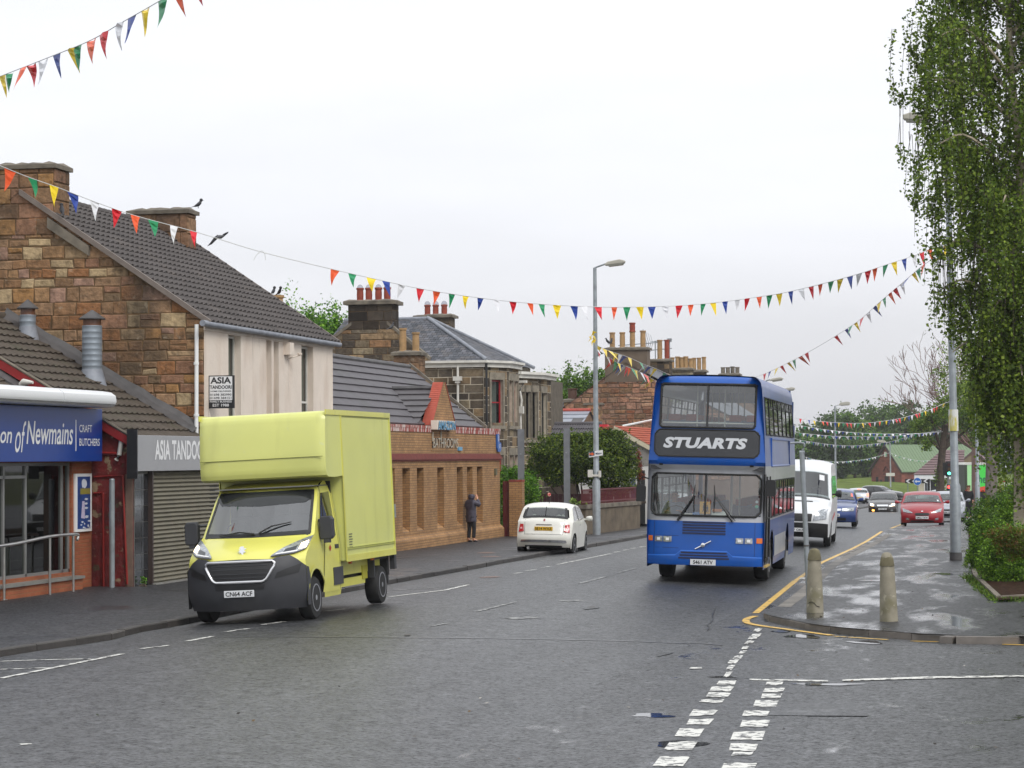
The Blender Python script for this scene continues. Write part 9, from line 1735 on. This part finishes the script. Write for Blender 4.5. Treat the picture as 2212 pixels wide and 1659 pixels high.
 # ---------------------------------------------------------------- people
M_SKIN=mat('skin',srgb(205,150,122),.55,var=.05);M_COAT=mat('dark_quilted_coat',srgb(66,62,74),.6,var=.2,vs_=12,bump=.01,bs=9);M_TROU=mat('black_trousers',(.012,.012,.014),.8);M_SHOE=mat('dark_shoes',(.02,.018,.018),.5);M_HAIRB=mat('brown_hair',srgb(120,84,56),.7,var=.2);M_COATB=mat('black_coat',(.014,.014,.017),.75)
def skin(name,nodes,edges,parent,m_,sub=2):
 me=bpy.data.meshes.new(name);keys=list(nodes);me.from_pydata([nodes[k][0]for k in keys],[(keys.index(a),keys.index(c))for a,c in edges],[]);ob=bpy.data.objects.new(name,me);C.objects.link(ob)
 sk=ob.modifiers.new('skin','SKIN');sk.use_smooth_shade=True
 for i,k in enumerate(keys):me.skin_vertices[0].data[i].radius=(nodes[k][1],nodes[k][1]if len(nodes[k])<3 else nodes[k][2])
 me.skin_vertices[0].data[0].use_root=True
 if sub:sb=ob.modifiers.new('sub','SUBSURF');sb.levels=sub;sb.render_levels=sub
 dg=bpy.context.evaluated_depsgraph_get();dg.update();m2=bpy.data.meshes.new_from_object(ob.evaluated_get(dg));m2.materials.clear();m2.materials.append(m_);m2.name=name
 bpy.data.objects.remove(ob);bpy.data.meshes.remove(me);ob=bpy.data.objects.new(name,m2);C.objects.link(ob);ob.parent=parent
 for p_ in m2.polygons:p_.use_smooth=True
 return ob
def hand(N,E,wrist,dirv,side,curl,key):
 """palm, four unequal fingers with a knuckle bend, and a thumb from the side of the palm"""
 w_=Vector(N[wrist][0]);d=Vector(dirv).normalized();s_=Vector(side).normalized();c_=Vector(curl).normalized();pm=w_+d*.05;N[key+'p']=(pm,.026,.018);E.append((wrist,key+'p'));kb=w_+d*.085;N[key+'k']=(kb,.026,.014);E.append((key+'p',key+'k'))
 for i,L in enumerate((.06,.072,.066,.05)):
  o=s_*(.027-.018*i);a=kb+o+d*.012;m_=a+d*L*.5+c_*.006;e_=m_+d*L*.35+c_*L*.35;N[f'{key}f{i}a']=(a,.009);N[f'{key}f{i}b']=(m_,.0085);N[f'{key}f{i}c']=(e_,.007);E+=[(key+'k',f'{key}f{i}a'),(f'{key}f{i}a',f'{key}f{i}b'),(f'{key}f{i}b',f'{key}f{i}c')]
 a=w_+d*.03+s_*.03;m_=a+s_*.022+d*.02;e_=m_+d*.028+c_*.008;N[key+'ta']=(a,.011);N[key+'tb']=(m_,.010);N[key+'tc']=(e_,.008);E+=[(key+'p',key+'ta'),(key+'ta',key+'tb'),(key+'tb',key+'tc')]
def person(loc,rz,label,pose,coat,trou,hairm,hood=False,hem=.66,long_hair=False,lower=True,sc=1.0,cw=1.0):
 t=thing('person',loc,label,'person',rz=rz);t.scale=(sc,sc,sc);J=pose
 N={'pel':(J['pel'],.13,.1),'sp':(J['sp'],.12,.09),'ch':(J['ch'],.14,.1),'nk':(J['nk'],.055),'h0':(J['h0'],.062),'h1':(J['h1'],.085,.095),'h2':(J['h2'],.07,.085)};E=[('pel','sp'),('sp','ch'),('ch','nk'),('nk','h0'),('h0','h1'),('h1','h2')]
 for s_ in 'lr':
  N['s'+s_]=(J['s'+s_],.06);N['e'+s_]=(J['e'+s_],.042);N['w'+s_]=(J['w'+s_],.028);E+=[('ch','s'+s_),('s'+s_,'e'+s_),('e'+s_,'w'+s_)]
  d=(Vector(J['w'+s_])-Vector(J['e'+s_])).normalized();d=Vector(J.get('hd'+s_,d));hand(N,E,'w'+s_,d,J.get('hs'+s_,(-1 if s_=='l' else 1,0,0)),J.get('hc'+s_,(0,1,0)),'h'+s_)
  if lower:N['t'+s_]=(J['t'+s_],.085);N['k'+s_]=(J['k'+s_],.055);N['a'+s_]=(J['a'+s_],.038);N['f'+s_]=(J['f'+s_],.035);E+=[('pel','t'+s_),('t'+s_,'k'+s_),('k'+s_,'a'+s_),('a'+s_,'f'+s_)]
 skin('body',N,E,t,M_SKIN,2)
 C_={'pel':(J['pel'],.2*cw,.16*cw),'sp':(J['sp'],.185*cw,.15*cw),'ch':(J['ch'],.18*cw,.15*cw),'su':(Vector(J['ch']).lerp(Vector(J['nk']),.6),.13*cw,.12*cw),'nk':(J['nk'],.085)};E2=[('pel','sp'),('sp','ch'),('ch','su'),('su','nk')]
 if lower:C_['hem']=((J['pel'][0],J['pel'][1],hem),.205*cw,.165*cw);E2.append(('pel','hem'))
 for s_ in 'lr':w2=Vector(J['e'+s_]).lerp(Vector(J['w'+s_]),.93);C_['s'+s_]=(J['s'+s_],.095*cw);C_['e'+s_]=(J['e'+s_],.08*cw);C_['w'+s_]=(w2,.055*cw);E2+=[('ch','s'+s_),('s'+s_,'e'+s_),('e'+s_,'w'+s_)]
 skin('coat',C_,E2,t,coat,2)
 if lower:
  T_={'pel':((J['pel'][0],J['pel'][1],J['pel'][2]-.05),.13,.1)};E3=[]
  for s_ in 'lr':a_=Vector(J['k'+s_]).lerp(Vector(J['a'+s_]),.9);T_['t'+s_]=(J['t'+s_],.095);T_['k'+s_]=(J['k'+s_],.07);T_['a'+s_]=(a_,.06);E3+=[('pel','t'+s_),('t'+s_,'k'+s_),('k'+s_,'a'+s_)]
  skin('trousers',T_,E3,t,trou,2)
  for s_ in 'lr':a_,f_=Vector(J['a'+s_]),Vector(J['f'+s_]);skin('shoe',{'a':(a_-Vector((0,0,.01)),.048),'m':(a_.lerp(f_,.5)-Vector((0,0,.02)),.045,.04),'f':(f_,.042,.032)},[('a','m'),('m','f')],t,M_SHOE,2)
 h1,h2=Vector(J['h1']),Vector(J['h2']);fw=Vector(J.get('face',(0,-1,0))).normalized();up_=(h2-h1).normalized();rt_=fw.cross(up_).normalized()
 if hood:skin('hood',{'a':(Vector(J['nk'])-fw*.02,.1),'b':(h1-fw*.03,.125),'c':(h2-fw*.02+up_*.01,.115)},[('a','b'),('b','c')],t,coat,2)
 else:
  Hh={'a':(h1-fw*.045+up_*.02,.095),'b':(h2-fw*.02+up_*.015,.095)};E4=[('a','b')]
  if long_hair:Hh['c']=(h1-fw*.06-up_*.1,.075);E4.append(('a','c'))
  skin('hair',Hh,E4,t,hairm,2)
 b=MB()
 for s_ in(-1,1):b.lathe([(.004,-.009),(.011,0),(.004,.009)],h1+fw*.088+up_*.025+rt_*.032*s_,n=7)
 b.build('eyes',M_BLACK,t,world=False)
 b=MB();o=h1+fw*.088;b.tube([o+up_*.02,o+fw*.018-up_*.012,o+fw*.004-up_*.018],[.007,.013,.008],n=6)
 for s_ in(-1,1):b.lathe([(.003,-.03),(.014,-.015),(.016,.01),(.004,.026)],h1+rt_*.088*s_-fw*.005,n=6)
 b.build('nose_and_ears',M_SKIN,t,world=False);b=MB();b.tube([o-up_*.045+rt_*.022+fw*.0,o-up_*.047+fw*.006,o-up_*.045-rt_*.022],.005,n=5);b.build('mouth',mat('lips',srgb(160,90,84),.5),t,world=False)
 return t
p=onZ(1018,1170,.1)
person((p.x,p.y,pav_z(p.x,p.y)),-R(28),'person in a dark hooded coat, hands raised to the face by the brick wall',dict(pel=(0,0,.84),sp=(0,0,1.02),ch=(0,-.01,1.2),nk=(0,.01,1.33),h0=(.01,.03,1.39),h1=(.02,.045,1.46),h2=(.02,.04,1.53),sl=(-.15,0,1.27),el=(-.24,.12,1.16),wl=(-.06,.2,1.36),sr=(.15,0,1.28),er=(.27,.1,1.17),wr=(.1,.19,1.38),hdl=(.3,.1,1),hdr=(-.3,.1,1),hsl=(0,1,0),hsr=(0,1,0),hcl=(1,-.3,0),hcr=(-1,-.3,0),tl=(-.085,0,.76),kl=(-.09,.02,.44),al=(-.1,-.02,.07),fl=(-.1,.14,.03),tr=(.085,0,.76),kr=(.1,.03,.44),ar=(.1,0,.07),fr=(.12,.16,.03),face=(.3,1,0)),M_COAT,M_TROU,M_HAIRB,hood=True,hem=.62,cw=.98)
p=atD(2093,1120,119.5)
t=person((p.x,p.y,hill(p.y)+.1),R(4),'woman in a long black coat walking towards the camera by the railing',dict(pel=(0,0,.88),sp=(0,0,1.06),ch=(0,0,1.25),nk=(0,0,1.4),h0=(0,-.02,1.46),h1=(0,-.03,1.54),h2=(0,-.02,1.61),sl=(-.16,0,1.34),el=(-.21,.03,1.08),wl=(-.22,-.08,.86),sr=(.16,0,1.34),er=(.22,.02,1.08),wr=(.2,-.12,.9),tl=(-.085,0,.8),kl=(-.09,-.1,.46),al=(-.09,-.02,.08),fl=(-.09,-.17,.04),tr=(.085,0,.8),kr=(.09,.03,.45),ar=(.09,.16,.1),fr=(.09,.03,.03),face=(0,-1,0)),M_COATB,M_TROU,M_HAIRB,hem=.5,long_hair=True)
bg_=thing('shoulder_bag',(p.x-.3,p.y-.05,hill(p.y)+.8),'black bag hanging beside the walking woman','bag');b=MB();b.box(-.12,.12,-.06,.06,-.25,.08);b.build('bag_body',M_BLACK,bg_,world=False,bevel=.03);b=MB();b.tube([(-.08,0,.08),(0,0,.3),(.08,0,.08)],.01,n=5);b.build('strap',M_BLACK,bg_,world=False)
Mb=Matrix.Translation(BU_.location)@Matrix.Rotation(BU_.rotation_euler.z,4,'Z');dp=Mb@Vector((-.74,1.3,.35))
person(tuple(dp),BU_.rotation_euler.z,'bus driver in a light shirt behind the large windscreen, hands on the wheel',dict(pel=(0,0,.82),sp=(0,0,1.0),ch=(0,-.02,1.22),nk=(0,-.03,1.37),h0=(0,-.05,1.43),h1=(0,-.06,1.5),h2=(0,-.05,1.57),sl=(-.17,-.02,1.3),el=(-.24,-.2,1.1),wl=(-.16,-.38,1.16),sr=(.17,-.02,1.3),er=(.24,-.2,1.1),wr=(.16,-.38,1.16),hcl=(0,0,-1),hcr=(0,0,-1),tl=(-.09,-.1,.8),kl=(-.12,-.48,.82),al=(-.12,-.5,.45),fl=(-.12,-.65,.38),tr=(.09,-.1,.8),kr=(.12,-.48,.82),ar=(.12,-.5,.45),fr=(.12,-.65,.38),face=(0,-1,0)),mat('pale_shirt',srgb(150,160,176),.8),M_TROU,mat('grey_hair',srgb(120,112,104),.8),hem=.78)
b=MB();b.box(-800,800,-120,1150,-5,40);hz=b.build('haze',mat('haze_air'));hm=MATS['haze_air'];hm.node_tree.nodes.clear();ho=hm.node_tree.nodes.new('ShaderNodeOutputMaterial');hv_=hm.node_tree.nodes.new('ShaderNodeVolumePrincipled');hv_.inputs['Color'].default_value=(.95,.96,1,1);hv_.inputs['Density'].default_value=.00022;hv_.inputs['Anisotropy'].default_value=.2;hm.node_tree.links.new(hv_.outputs[0],ho.inputs['Volume']);tag(hz,kind='stuff',label='pale even haze over the whole street',cat='haze')
